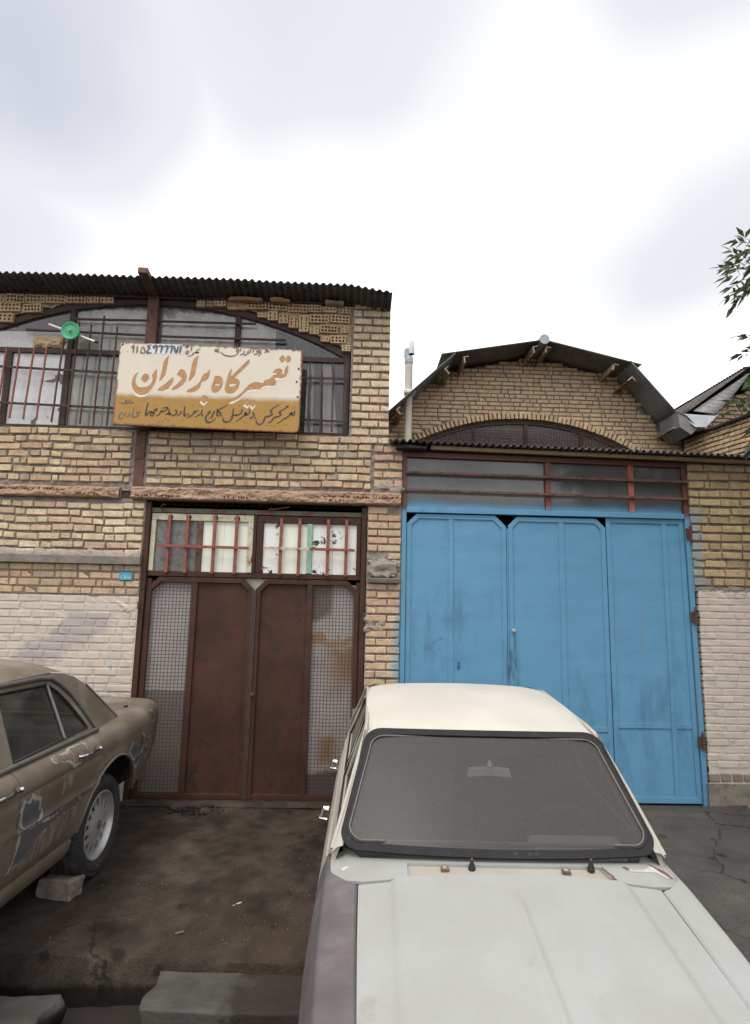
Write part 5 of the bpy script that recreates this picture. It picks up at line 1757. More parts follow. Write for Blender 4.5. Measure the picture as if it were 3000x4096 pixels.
lst = [q for q in courses(5.62, 7.4, [5.6 - 0.0742 * i for i in range(17)], 71, 0.002, 0.018, 0.33) if q[1] < r2(q[0]) - 0.02]
wall_bricks(H2, 'brick', 'brick_hall', lst, 72, y=HY + 0.03, dy=0.003, rot=0.004, h=0.055)
facet((5.42, 5.09), (6.47, 5.87), 0.1, 0.0, 0.0, 'asbestos', HY - 0.5, 14.2, 'roof_sheet', H2)
facet((6.40, 5.86), (7.9, 6.1), 0.0, 0.0, 0.0, 'asbestos', HY - 0.5, 14.2, 'roof_sheet', H2)
facet((7.9, 6.1), (9.4, 5.86), 0.0, 0.0, 0.0, 'asbestos', HY - 0.5, 14.2, 'roof_sheet', H2)
facet((9.4, 5.86), (10.4, 5.0), 0.0, 0.1, 0.0, 'asbestos', HY - 0.5, 14.2, 'roof_sheet', H2)
mb = MB()
rows = []
for t in np.linspace(0, 1, 60):
    top_ = Vector((5.50, HY - 0.44, 5.085)).lerp(Vector((6.52, HY - 0.40, 5.79)), t)
    bot_ = Vector((5.90, HY - 0.40, 5.055)).lerp(Vector((6.54, HY - 0.38, 5.77)), t ** 0.9) - Vector((0, 0, 0.03 * math.sin(t * 3.14)))
    off = 0.006 * math.sin(t * 150)
    rows.append([(q.x, q.y + off, q.z) for q in (top_, top_.lerp(bot_, 0.5), bot_)])
mb.grid(rows).build('lining_sheet', 'white_sheet', H2, smooth=60, solid=0.004)

# flue pipe rising through the hall's eave
FP = thing('flue_pipe', 'beige asbestos flue pipe with a pale tee cowl beside the hall roof', 'pipe', (0.78, 3.55, 4.4))
MB().lathe([(0.064, 3.2), (0.064, 5.80)], 20, (0.782, 3.55, 0), 'Z', True).build('pipe', 'pipe', FP, smooth=40)
mb = MB()
mb.lathe([(0.071, 5.78), (0.074, 5.80), (0.074, 5.88), (0.068, 5.90)], 20, (0.78, 3.55, 0), 'Z', True)
mb.lathe([(0.055, 5.9), (0.055, 6.03), (0.03, 6.05)], 18, (0.755, 3.55, 0), 'Z', True)
mb.build('collar', 'galv', FP, smooth=40)
mb = MB()
mb.lathe([(0.048, 5.93), (0.05, 5.94), (0.05, 6.14), (0.047, 6.15)], 18, (0.822, 3.50, 0), 'Z', True)
mb.build('cowl', 'pipe_white', FP, smooth=40)
mb = MB().lathe([(0.045, 5.925), (0.045, 5.931)], 16, (0.822, 3.50, 0), 'Z', True).build('cowl_mouth', 'dark', FP)
o = lumpy('foam_collar', 'foam', (0.17, 0.17, 0.06), (0.785, 3.50, 5.26), 33, 0.02, 16)
attach(o, FP)
# low grey roof between the corner pier and the hall
b = MB()
b.grid([[(0.29, y, z), (0.62, y, z)] for y, z in ((5.2, 4.9), (5.3, 5.62), (9.5, 5.75))])
b.grid([[(0.29, y, z), (0.62, y, z)] for y, z in ((5.2, 4.5), (5.2, 4.9))])

# ------------------------------------------------------------------ wall running back from the street, capped with felt
ang = rad(100)
SW = thing('brick_wall', 'wall running back behind the canopy at the right edge, bricks sloping, capped with black felt', 'wall', (5.50, 3.8, 0.0), inplace=False)
SW.rotation_euler = (0, 0, rad(-80))                 # its local +x runs towards the street
b = MB()
b.box(0.0, 3.9, 0.03, 0.24, 0.0, 4.69)
b.build('core', 'mortar_hall', SW)
lst = courses(0.02, 3.2, [4.645 - 0.0742 * i for i in range(14)], 81, 0.006, 0.014, 0.35)
r = random.Random(82)
for x, z, ln in lst:
    o = put_brick(SW, 'brick', 'brick_hall', x, 0.03 + r.uniform(-0.005, 0.005), z + 0.01 * math.sin(x * 3), ln, 0.056, rot=r.gauss(0, 0.012), tilt=r.gauss(0, 0.01), r=r)
mb = MB()
rows = []
for i in range(60):
    x = -0.02 + 3.95 * i / 59
    q = 0.012 * mn.noise(Vector((x * 6, 1, 0)))
    rows.append([(x, -0.05 + q, 4.655 + 0.02 * mn.noise(Vector((x * 5, 3, 0)))), (x, -0.035, 4.71 + q), (x, 0.12, 4.745 + q), (x, 0.27, 4.71)])
mb.grid(rows).build('felt_cap', 'felt', SW, smooth=60, solid=0.008)

# ------------------------------------------------------------------ cars
def car_paint(name, base, dust, dust_amt=0.5, spots=None, rough=0.5, chips=0.0, chip_col=(0.16, 0.08, 0.05), blot=None):
    mt, n, out = new_mat(name)
    p = n.obj()
    x, y, z = n.sep(p)
    a = n.noise(p, 3.0, 6, 0.65)
    b = n.noise(p, 22, 5, 0.7)
    c = n.mix(0.25, base, n.ramp(a, [(0.3, 0.75), (0.7, 1.15)]), 'MULTIPLY')
    d = n.m('MULTIPLY', n.rng(n.noise(p, 2.2, 5, 0.6), 0.3, 0.7), dust_amt, clamp=True)
    nz = n.sep(n.node('ShaderNodeNewGeometry').outputs['Normal'])[2]
    d = n.m('MULTIPLY', d, n.rng(nz, -0.2, 0.9, 0.45, 1.2), clamp=True)
    c = n.mix(d, c, dust)
    fine = n.noise(p, 160, 3, 0.7)
    c = n.mix(0.09, c, n.ramp(fine, [(0.35, 0.6), (0.65, 1.2)]), 'MULTIPLY')
    if blot:
        f = n.rng(n.noise(n.scale(p, (1, 1, 0.7)), 4.5, 6, 0.7), 0.62, 0.70)
        c = n.mix(n.m('MULTIPLY', f, 0.55), c, blot)
    if chips:
        f = n.rng(n.noise(p, 17, 6, 0.75), chips, chips + 0.015)
        c = n.mix(f, c, chip_col)
        f = n.rng(n.noise(p, 60, 4, 0.75), 0.76, 0.78)
        c = n.mix(n.m('MULTIPLY', f, 0.5), c, chip_col)
    finish(n, out, c, n.m('ADD', n.m('MULTIPLY', a, 0.25), rough - 0.1), height=n.m('ADD', n.m('MULTIPLY', n.noise(p, 2.6, 2), 14.0), n.m('ADD', b, fine)), bump=0.12, dist=0.003, spec=0.35)
    return mt


M['benz'] = car_paint('dusty gold brown paint', (0.115, 0.089, 0.062), (0.235, 0.203, 0.17), 0.85, rough=0.5, blot=(0.20, 0.17, 0.14))
M['primer_dark'] = car_paint('sanded dark primer', (0.082, 0.078, 0.085), (0.16, 0.145, 0.13), 0.25, rough=0.65, chips=0.66, chip_col=(0.32, 0.30, 0.28))
M['primer_edge'] = car_paint('sanded light primer', (0.31, 0.285, 0.255), (0.22, 0.17, 0.13), 0.4, rough=0.7)


def streaked():
    mt, n, out = new_mat('sanded streaks through paint')
    p = n.obj()
    a = n.noise(n.scale(p, (26, 1, 4.5)), 1.0, 5, 0.7)
    c = n.ramp(a, [(0.35, (0.105, 0.08, 0.06)), (0.5, (0.15, 0.115, 0.09)), (0.62, (0.22, 0.19, 0.165)), (0.75, (0.30, 0.27, 0.245))])
    finish(n, out, c, 0.75, spec=0.25)
    return mt


M['primer_streak'] = streaked()
M['paykan_roof'] = car_paint('cream white roof paint', (0.53, 0.50, 0.445), (0.47, 0.43, 0.37), 0.4, rough=0.42, chips=0.71, chip_col=(0.30, 0.22, 0.15))
M['paykan_hood'] = car_paint('chalky grey white bonnet paint', (0.335, 0.345, 0.33), (0.29, 0.285, 0.26), 0.6, rough=0.45, chips=0.715, blot=(0.25, 0.235, 0.20), chip_col=(0.33, 0.24, 0.18))  # greyer and darker than the roof colour
M['paykan_body'] = car_paint('worn white body paint', (0.37, 0.36, 0.32), (0.30, 0.265, 0.225), 0.55, rough=0.5, chips=0.70, chip_col=(0.10, 0.055, 0.04))
M['paykan_pillar'] = car_paint('worn pillar paint', (0.40, 0.38, 0.335), (0.33, 0.28, 0.23), 0.5, rough=0.5, chips=0.60, chip_col=(0.33, 0.22, 0.15))
M['paykan_fender'] = None


def primer_fender():
    mt, n, out = new_mat('grey primer with rust freckles')
    p = n.obj()
    a = n.noise(p, 4, 6, 0.65)
    c = n.ramp(a, [(0.3, (0.085, 0.076, 0.077)), (0.5, (0.112, 0.102, 0.104)), (0.7, (0.155, 0.145, 0.148))])
    st = n.noise(n.scale(p, (14, 4, 4)), 1.2, 4, 0.6)
    c = n.mix(n.m('MULTIPLY', n.rng(st, 0.5, 0.7), 0.45), c, (0.105, 0.075, 0.065))
    f = n.m('MULTIPLY', n.rng(n.noise(p, 75, 4, 0.7), 0.60, 0.66), n.rng(n.noise(p, 5, 3), 0.42, 0.6), clamp=True)
    c = n.mix(n.m('MULTIPLY', f, 0.8), c, (0.20, 0.095, 0.05))
    finish(n, out, c, 0.6, height=n.noise(p, 90, 3), bump=0.15, dist=0.003, spec=0.35)
    return mt


M['paykan_fender'] = primer_fender()
M['cowl_trough'] = car_paint('dirty cowl trough', (0.37, 0.345, 0.30), (0.27, 0.235, 0.19), 0.6, rough=0.6, chips=0.70, chip_col=(0.14, 0.08, 0.05))
M['rust_edge'] = mat_simple('rusted bare edge', (0.15, 0.085, 0.055), 0.85, var=0.6, scale=30, coord='obj')
M['rubber'] = mat_simple('dusty windscreen rubber', (0.024, 0.022, 0.023), 0.75, var=0.5, scale=9, bump=0.25, spot=(0.06, 0.055, 0.05), spot_lo=0.62, spot_scale=30, coord='obj', spec=0.15)
M['rubber_bead'] = mat_simple('greyed rubber bead', (0.13, 0.118, 0.11), 0.7, var=0.5, scale=16, coord='obj')
M['chrome'] = mat_simple('dull chrome', (0.55, 0.56, 0.58), 0.16, 1.0, var=0.2, scale=9, bump=0.03, coord='obj')
M['trim_dull'] = mat_simple('dusty trim strip', (0.16, 0.15, 0.145), 0.45, 0.4, var=0.4, scale=18, coord='obj')
M['tyre'] = mat_simple('dusty tyre rubber', (0.030, 0.028, 0.028), 0.85, var=0.5, scale=9, bump=0.3, spot=(0.055, 0.05, 0.046), spot_lo=0.55, spot_scale=12, coord='obj')
M['alloy'] = mat_simple('dull alloy wheel', (0.42, 0.41, 0.40), 0.38, 0.45, var=0.3, scale=12, bump=0.1, coord='obj')
M['interior'] = mat_simple('dark car interior', (0.035, 0.032, 0.03), 0.9, var=0.3, scale=5, coord='obj')
M['seat'] = mat_simple('dusty seat cloth', (0.10, 0.09, 0.08), 0.95, var=0.4, scale=8, coord='obj')
M['dash'] = mat_simple('dusty dashboard', (0.11, 0.11, 0.108), 0.85, var=0.3, scale=8, coord='obj')
M['dash_light'] = mat_simple('pale dashboard binnacle', (0.22, 0.225, 0.225), 0.7, var=0.25, scale=8, coord='obj')
M['shelf'] = mat_simple('rear shelf', (0.13, 0.135, 0.125), 0.9, var=0.3, scale=8, coord='obj')
M['mirror'] = mat_simple('pale mirror back', (0.62, 0.62, 0.60), 0.35, var=0.15, scale=8, coord='obj')
M['glass_benz'] = glass_mat('dusty door glass', (0.13, 0.12, 0.105), 0.22, 0.8, scale=3.0, speck=0.35, coord='obj', rough=0.08)
M['glass_screen'] = glass_mat('dust caked windscreen', (0.105, 0.098, 0.092), 0.55, 0.12, tint=(0.75, 0.76, 0.76), scale=1.6, speck=0.7, coord='obj', rough=0.25, gloss=0.4)
M['glass_caked'] = glass_mat('dust caked rear glass', (0.15, 0.14, 0.125), 0.9, 0.1, coord='obj')
M['flake_white'] = mat_simple('chalky filler', (0.47, 0.435, 0.42), 0.85, var=0.4, scale=30, coord='obj')
M['lamp_red'] = mat_simple('red lamp glass', (0.25, 0.02, 0.015), 0.25, var=0.2, coord='obj')
M['lamp_clear'] = mat_simple('headlamp glass', (0.5, 0.5, 0.48), 0.1, var=0.1, coord='obj')


def car_root(name, label, cat, loc, yaw, pitch, scale):
    o = thing(name, label, cat, loc, 'cars parked before the workshops', inplace=False)
    yw, pt = rad(yaw), rad(pitch)
    f = Vector((math.sin(yw) * math.cos(pt), -math.cos(yw) * math.cos(pt), -math.sin(pt)))
    l = Vector((math.cos(yw), math.sin(yw), 0))
    u = f.cross(l)
    o.rotation_euler = Matrix(((f.x, l.x, u.x), (f.y, l.y, u.y), (f.z, l.z, u.z))).to_euler()
    o.scale = (scale,) * 3
    return o


def bodypanel(name, mat, parent, outer, mp, res=0.02, holes=(), flange=None, smooth=32):
    vs, fs = panel(outer, mp, res, holes, flange)
    return MB().add(vs, fs).build(name, mat, parent, smooth=smooth)


def mirror_y(mp):
    return lambda u, v: (lambda q: (q[0], -q[1], q[2]))(mp(u, v))


def make_tyre(mb, R, Wd, rim):
    """tyre about the Y axis, outer side towards +y"""
    h = Wd / 2
    prof = [(rim, -h * 0.72), (rim + 0.012, -h * 0.86), (rim + 0.045, -h * 1.0), (R - 0.045, -h * 0.98), (R - 0.016, -h * 0.86), (R - 0.003, -h * 0.62)]
    for g_ in (-0.36, 0.0, 0.36):
        prof += [(R, h * (g_ - 0.09)), (R - 0.007, h * (g_ - 0.05)), (R - 0.007, h * (g_ + 0.05)), (R, h * (g_ + 0.09))]
    prof += [(R - 0.003, h * 0.62), (R - 0.016, h * 0.86), (R - 0.03, h * 0.95), (R - 0.034, h * 0.935), (R - 0.045, h * 0.98), (rim + 0.055, h * 1.0), (rim + 0.05, h * 0.985), (rim + 0.030, h * 0.965), (rim + 0.012, h * 0.86), (rim, h * 0.72)]
    mb.lathe([(a, b__) for a, b__ in prof], 72, (0, 0, 0), 'Y')
    # shoulder tread blocks
    for k in range(66):
        a = 2 * math.pi * k / 66
        for sgn in (-1, 1):
            c = Vector((math.cos(a), 0, math.sin(a)))
            t = Vector((-math.sin(a), 0, math.cos(a)))
            q0 = c * (R - 0.002) + Vector((0, sgn * h * 0.60, 0))
            q1 = c * (R - 0.022) + Vector((0, sgn * h * 0.93, 0)) + t * 0.008
            mb.bar(q0, q1, 0.016, 0.009, c)


def make_wheel(parent, x, y, z, side, R, Wd, rim, kind):
    """wheel > tyre, rim"""
    mb = MB()
    make_tyre(mb, R, Wd, rim)
    tyre = mb.build('wheel', 'tyre', parent, smooth=35)
    tyre.location = (x, y, z)
    if side < 0:
        tyre.rotation_euler = (0, 0, math.pi)
    h = Wd / 2
    rm = MB()
    rm.lathe([(rim + 0.003, h * 0.70), (rim + 0.004, h * 0.88), (rim - 0.004, h * 0.90), (rim - 0.012, h * 0.72), (rim - 0.02, h * 0.5), (rim - 0.02, -h * 0.7)], 56, (0, 0, 0), 'Y')
    o = rm.build('rim', 'alloy' if kind == 'alloy' else 'trim_dull', tyre, smooth=40)
    if kind == 'alloy':
        def mpf(u, v):
            r_ = math.hypot(u, v)
            return (u, h * (0.62 + 0.20 * smooth01((0.16 - r_) / 0.12)) - 0.012 * smooth01((r_ - 0.15) / 0.04), v)
        circ = [((rim - 0.014) * math.cos(t * math.pi / 36), (rim - 0.014) * math.sin(t * math.pi / 36)) for t in range(72)]
        holes = []
        for k in range(13):
            a = 2 * math.pi * (k + 0.3) / 13
            for_ = []
            for t in range(14):
                q = 2 * math.pi * t / 14
                rr_ = 0.137 + 0.036 * math.cos(q)
                ww = (0.0205 + 0.005 * math.cos(q)) * math.sin(q)
                for_.append((rr_ * math.cos(a) - ww * math.sin(a), rr_ * math.sin(a) + ww * math.cos(a)))
            holes.append(for_)
        for k in range(5):
            a = 2 * math.pi * k / 5
            holes.append([(0.056 * math.cos(a) + 0.008 * math.cos(t * math.pi / 4), 0.056 * math.sin(a) + 0.008 * math.sin(t * math.pi / 4)) for t in range(8)])
        bodypanel('rim_face', 'alloy', tyre, circ, mpf, 0.0062, holes, lambda u, v: (0, -0.010, 0), 35)
        MB().lathe([(0.0001, h * 0.84), (0.026, h * 0.84), (0.031, h * 0.80)], 24, (0, 0, 0), 'Y').build('hub_cap', 'trim_dull', tyre, smooth=40)
    else:
        MB().lathe([(rim - 0.012, h * 0.4), (rim - 0.04, h * 0.15), (0.10, h * 0.42), (0.07, h * 0.7), (0.0001, h * 0.74)], 40, (0, 0, 0), 'Y').build('hub_cap', 'chrome', tyre, smooth=40)
    MB().lathe([(rim - 0.018, -h * 0.2), (0.0001, -h * 0.2)], 24, (0, 0, 0), 'Y').build('brake_drum', 'interior', tyre)
    return tyre


# ---------------------------------------- the old brown saloon at the left
BZ = car_root('parked_car', 'old dusty gold-brown saloon with sanded primer patches at the left, tail towards the mesh door', 'car', (-2.525, -1.513, 0.017), -2.12, 0.0, 1.045)
b_s = [0.33, 0.38, 0.45, 0.55, 0.608, 0.622, 0.640, 0.72, 0.772, 0.782, 0.795, 0.86, 0.90, 0.94, 1.10, 1.35]
b_y = [0.775, 0.820, 0.842, 0.857, 0.862, 0.872, 0.864, 0.872, 0.873, 0.866, 0.872, 0.853, 0.818, 0.778, 0.62, 0.37]
b_z = [0.33, 0.38, 0.45, 0.55, 0.608, 0.622, 0.640, 0.72, 0.772, 0.782, 0.795, 0.86, 0.892, 0.905, 0.911, 0.915]
by, bz_ = interp(b_s, b_y), interp(b_s, b_z)


def bplan(x):
    k = 1 - 0.185 * smooth01((-0.30 - x) / 1.05) ** 1.15
    return k - 0.12 * smooth01((x - 2.3) / 1.4) ** 1.5


def bmap(dx=0.0):
    def f(x, s):
        z = bz_(s)
        y = (by(s) + dx) * bplan(x)
        t = smooth01((-0.35 - x) / 0.9)
        if z > 0.6:
            z -= 0.010 * t * (z - 0.6) / 0.3
        t2 = smooth01((x - 2.2) / 1.4)
        if z > 0.6:
            z -= 0.10 * t2 * (z - 0.6) / 0.3
        arch = max(0.0, 1 - abs(math.hypot(x + 0.05, s - 0.33) - 0.40) / 0.05)
        y += 0.010 * arch * (1 if s < 0.75 else 0)
        return (x, y, z)
    return f


gapx = [(0.122, 0.955), (0.150, 0.86), (0.150, 0.78), (0.188, 0.705), (0.252, 0.625), (0.313, 0.525), (0.345, 0.42), (0.355, 0.372)]
quarter_gap = [(a - 0.006, s) for a, s in gapx]
arch = [(-0.06 + 0.388 * math.cos(rad(t)), 0.33 + 0.388 * math.sin(rad(t))) for t in range(168, 4, -8)]
quarter = [(0.116, 0.955), (-0.345, 0.955), (-0.36, 1.10), (-1.195, 1.10), (-1.205, 0.95), (-1.212, 0.80), (-1.205, 0.57), (-1.10, 0.465), (-0.78, 0.415), (-0.445, 0.40)] + arch + [(0.325, 0.365)] + quarter_gap[::-1][:-1]
rdoor = gapx + [(0.985, 0.372), (0.99, 0.45), (1.0, 0.62), (1.005, 0.75), (0.998, 0.86), (1.002, 0.955)]
fdoor = [(1.008, 0.955), (1.004, 0.86), (1.011, 0.75), (1.006, 0.62), (0.996, 0.45), (0.991, 0.372), (1.98, 0.372), (1.98, 0.955)]
ffend = [(1.986, 0.955), (1.986, 0.372), (2.34, 0.372)] + [(2.75 + 0.388 * math.cos(rad(t)), 0.33 + 0.388 * math.sin(rad(t))) for t in range(174, 0, -8)] + [(3.16, 0.40), (3.48, 0.45), (3.52, 0.9), (3.50, 1.14), (1.95, 1.14), (1.95, 0.958)]
for sd_ in (1, -1):
    mp = bmap() if sd_ > 0 else mirror_y(bmap())
    fl = (lambda u, v: (0, -0.022, 0)) if sd_ > 0 else (lambda u, v: (0, 0.022, 0))
    q_ = bodypanel('rear_quarter', 'benz', BZ, quarter, mp, 0.018, (), fl)
    d_ = bodypanel('door', 'benz', BZ, rdoor, mp, 0.018, (), fl)
    e_ = bodypanel('door', 'benz', BZ, fdoor, mp, 0.022, (), fl)
    bodypanel('front_wing', 'benz', BZ, ffend, mp, 0.03, (), fl)
    arc3 = [mp(a, s) for a, s in arch]
    MB().tube(arc3, 0.010, 8).build('arch_lip', 'benz', BZ, smooth=60)
    # rocker below the doors
    mb = MB()
    mb.grid([[(x, sd_ * yy, zz) for x in np.linspace(0.34, 2.34, 12)] for yy, zz in ((0.808, 0.366), (0.815, 0.345), (0.805, 0.29), (0.77, 0.25), (0.66, 0.24))])
    mb.build('rocker', 'benz', BZ, smooth=40)
    # door handles
    for xh, dr in ((0.352, d_), (1.15, e_)):
        mb = MB()
        P = [(xh + 0.105, 0.872, 0.836), (xh + 0.085, 0.897, 0.838), (xh, 0.905, 0.840), (xh - 0.075, 0.897, 0.840), (xh - 0.098, 0.872, 0.838)]
        mb.tube([(p[0], sd_ * p[1], p[2]) for p in P], [0.011, 0.013, 0.012, 0.014, 0.016], 10, flat=0.75)
        mb.build('handle', 'chrome', dr, smooth=50)
        mb = MB()
        mb.tube([(xh - 0.078, sd_ * 0.885, 0.841), (xh - 0.098, sd_ * 0.905, 0.841)], 0.014, 12)
        mb.build('lock_button', 'chrome', dr, smooth=50)
    # greenhouse side, with window openings

    def gmap(x, z, s_=sd_):
        y = 0.785 - (z - 0.905) * 0.52
        if x < 0.15:
            y -= 0.05 * smooth01((0.15 - x) / 0.5)
        return (x, s_ * y, z)
    winr = [(0.165, 0.94), (0.20, 1.005), (0.265, 1.105), (0.33, 1.178), (0.405, 1.228), (0.86, 1.238), (0.932, 0.925)]
    winf = [(1.055, 0.925), (0.995, 1.238), (1.40, 1.238), (1.78, 0.93)]
    outer = [(-0.345, 0.90), (1.95, 0.90), (1.93, 0.94), (1.50, 1.285), (0.42, 1.285), (0.22, 1.272), (0.08, 1.235), (-0.03, 1.175), (-0.16, 1.07), (-0.27, 0.975)]
    bodypanel('window_frame', 'benz', BZ, outer, gmap, 0.016, [winr, winf], (lambda u, v: (0, -0.02, 0)) if sd_ > 0 else (lambda u, v: (0, 0.02, 0)))
    for wv in (winr, winf):
        mb = MB()
        mb.sheet(wv, lambda u, v: (lambda q: (q[0], q[1] - sd_ * 0.013, q[2]))(gmap(u, v)))
        mb.build('window_glass', 'glass_benz', BZ)
        mb = MB()
        mb.tube([gmap(*q) for q in wv], 0.0065, 6, closed=True)
        mb.build('window_seal', 'black', BZ, smooth=60)
    mb = MB()
    mb.tube([gmap(0.407, 1.228), gmap(0.42, 1.08), gmap(0.438, 0.93)], 0.009, 8)
    mb.build('window_divider', 'trim_dull', BZ, smooth=60)
    gut = [(0.088, 0.928), (0.15, 1.052), (0.21, 1.146), (0.28, 1.212), (0.36, 1.258), (0.48, 1.272), (0.9, 1.278), (1.46, 1.277)]
    mb = MB()
    P = [gmap(*q) for q in gut]
    mb.tube([(p[0], p[1] + sd_ * 0.014, p[2]) for p in P], 0.013, 8)
    mb.build('roof_gutter', 'trim_dull', BZ, smooth=60)
    mb = MB()
    P = [(x, sd_ * (0.797 if x > 0.0 else 0.79), 0.915) for x in (0.085, 0.3, 0.6, 1.0, 1.5, 1.93)]
    mb.tube(P, 0.0125, 8)
    mb.build('belt_trim', 'trim_dull', BZ, smooth=60)
    mb = MB()
    P = [gmap(-0.03, 1.175), gmap(-0.16, 1.07), gmap(-0.27, 0.975), gmap(-0.335, 0.915)]
    mb.tube([(p[0] - 0.008, p[1], p[2]) for p in P], 0.008, 8)
    mb.build('pillar_trim', 'trim_dull', BZ, smooth=60)
# sanded patches on the visible side: thin feathered coats, each slightly proud of the paint
BENZ_PATCH= {'dark': [[(0.969, 0.763),(0.926, 0.737),(0.903, 0.755),(0.88, 0.741),(0.83, 0.725),(0.83, 0.688),(0.796, 0.658),(0.811, 0.626),(0.858, 0.62),(0.943, 0.622),(0.973, 0.664),(0.983, 0.72)], [(0.958, 0.603),(0.821, 0.608),(0.703, 0.586),(0.583, 0.6),(0.418, 0.618),(0.376, 0.588),(0.407, 0.564),(0.536, 0.569),(0.653, 0.561),(0.753, 0.543),(0.808, 0.537),(0.855, 0.496),(0.914, 0.467),(0.976, 0.464),(0.998, 0.453),(0.97, 0.53)], [(0.683, 0.879),(0.671, 0.896),(0.537, 0.88),(0.472, 0.898),(0.333, 0.892),(0.335, 0.853),(0.434, 0.842),(0.427, 0.806),(0.506, 0.805),(0.547, 0.841),(0.663, 0.854)], [(-0.489, 0.774),(-0.58, 0.727),(-0.57, 0.674),(-0.524, 0.6),(-0.455, 0.549),(-0.393, 0.572),(-0.259, 0.694),(-0.323, 0.738),(-0.405, 0.704),(-0.462, 0.661),(-0.518, 0.679)], [(-0.728, 0.687),(-0.844, 0.67),(-0.903, 0.607),(-0.823, 0.55),(-0.712, 0.553),(-0.695, 0.637)], [(-0.839, 0.867),(-0.958, 0.85),(-0.984, 0.785),(-0.901, 0.788)]], 'light': [[(0.808, 0.537),(0.652, 0.553),(0.527, 0.562),(0.384, 0.582),(0.388, 0.461),(0.628, 0.428),(0.841, 0.423),(0.931, 0.425),(0.9, 0.461)], [(0.616, 0.778),(0.494, 0.744),(0.52, 0.702),(0.557, 0.68),(0.606, 0.679)], [(0.795, 0.767),(0.766, 0.762),(0.77, 0.744)]]}


def ragged(poly, seed, amp=0.008, step=0.012, grow=0.0):
    r_ = random.Random(seed)
    c = np.mean(np.array(poly), 0)
    out = []
    n = len(poly)
    for i in range(n):
        a, b__ = np.array(poly[i]), np.array(poly[(i + 1) % n])
        k = max(1, int(np.hypot(*(b__ - a)) / step))
        for t in range(k):
            q = a + (b__ - a) * t / k
            d = q - c
            q = q + d / (np.hypot(*d) + 1e-6) * grow
            out.append((q[0] + r_.gauss(0, amp * 0.5), q[1] + r_.gauss(0, amp * 0.5)))
    return out


def patch(poly, off, mat, seed, amp, grow, parent):
    P = ragged(poly, seed, amp, 0.011, grow)
    try:
        vs, fs = panel(P, bmap(off), 0.009)
        MB().add(vs, fs).build('sanded_patch', mat, parent, smooth=40)
    except Exception:
        return


for i, P in enumerate(BENZ_PATCH['light']):
    patch(P, 0.0012, 'primer_streak', 100 + i, 0.006, 0.006, BZ)
for i, P in enumerate(BENZ_PATCH['dark']):
    patch(P, 0.0022, 'primer_edge', 200 + i, 0.010, 0.014, BZ)
    patch(P, 0.0032, 'primer_dark' if i != 2 else 'primer_streak', 300 + i, 0.006, -0.006, BZ)


# roof, rear screen, boot lid, tail
def broof(x, y):
    e = min(1.0, abs(y) / 0.60)
    z = 1.283 + 0.085 * (1 - e ** 2.4)
    z -= 0.075 * smooth01((0.38 - x) / 0.46) ** 1.6
    z -= 0.05 * smooth01((x - 1.25) / 0.35) ** 2
    return (x, y, z)


bodypanel('roof', 'benz', BZ, [(0.02, -0.50), (0.08, -0.56), (0.25, -0.588), (1.50, -0.588), (1.56, -0.4), (1.58, 0), (1.56, 0.4), (1.50, 0.588), (0.25, 0.588), (0.08, 0.56), (0.02, 0.50), (-0.01, 0.3), (-0.02, 0), (-0.01, -0.3)], broof, 0.03)


def bscreen(u, v):         # u across, v from the roof edge down
    x0_, z0_ = 0.0 + 0.02 * (u / 0.5) ** 2, 1.285 - 0.055 * (u / 0.5) ** 2
    return (x0_ - 0.45 * v - 0.0, u * (1 + 0.25 * v), z0_ + 0.03 - (0.405) * v - 0.03 + 0.02 * math.sin(v * math.pi))


bodypanel('rear_window', 'glass_benz', BZ, [(-0.47, 0.05), (0.47, 0.05), (0.49, 0.95), (-0.49, 0.95)], bscreen, 0.06)
mb = MB()
mb.tube([bscreen(*q) for q in [(-0.48, 0.04), (0, 0.03), (0.48, 0.04), (0.50, 0.5), (0.50, 0.96), (0, 0.97), (-0.50, 0.96), (-0.50, 0.5)]], 0.014, 8, closed=True)
mb.build('rear_window_seal', 'black', BZ, smooth=60)


def bdeck(x, y):
    t = smooth01((-0.35 - x) / 0.9)
    return (x, y * bplan(x), 0.911 - 0.010 * t + 0.012 * (1 - (abs(y) / 0.62) ** 2))


bodypanel('rear_shelf_panel', 'benz', BZ, [(-0.34, -0.60), (-0.34, 0.60), (-0.545, 0.615), (-0.56, 0.58), (-0.56, -0.58), (-0.545, -0.615)], bdeck, 0.03)
bodypanel('boot_lid', 'benz', BZ, [(-0.566, -0.575), (-0.60, -0.612), (-1.195, -0.612), (-1.205, 0), (-1.195, 0.612), (-0.60, 0.612), (-0.566, 0.575)], bdeck, 0.03, (), lambda u, v: (0, 0, -0.02))
mb = MB()
rows = []
for z_, xo in ((0.903, 0.0), (0.875, -0.014), (0.75, -0.02), (0.6, -0.012), (0.48, 0.03)):
    rows.append([(-1.197 + xo + 0.05 * (abs(y) / 0.715) ** 8, y, z_) for y in np.linspace(-0.715, 0.715, 24)])
mb.grid(rows).build('tail_panel', 'benz', BZ, smooth=40)
for s_ in (1, -1):
    MB().box(-1.225, -1.19, s_ * 0.56 - 0.10, s_ * 0.56 + 0.10, 0.66, 0.78).build('tail_lamp', 'lamp_red', BZ, bevel=0.01)
mb = MB()
mb.tube([(-0.72, 0.625, 0.906), (-0.745, 0.633, 0.910)], 0.012, 8)
mb.build('lid_stop', 'black', BZ)
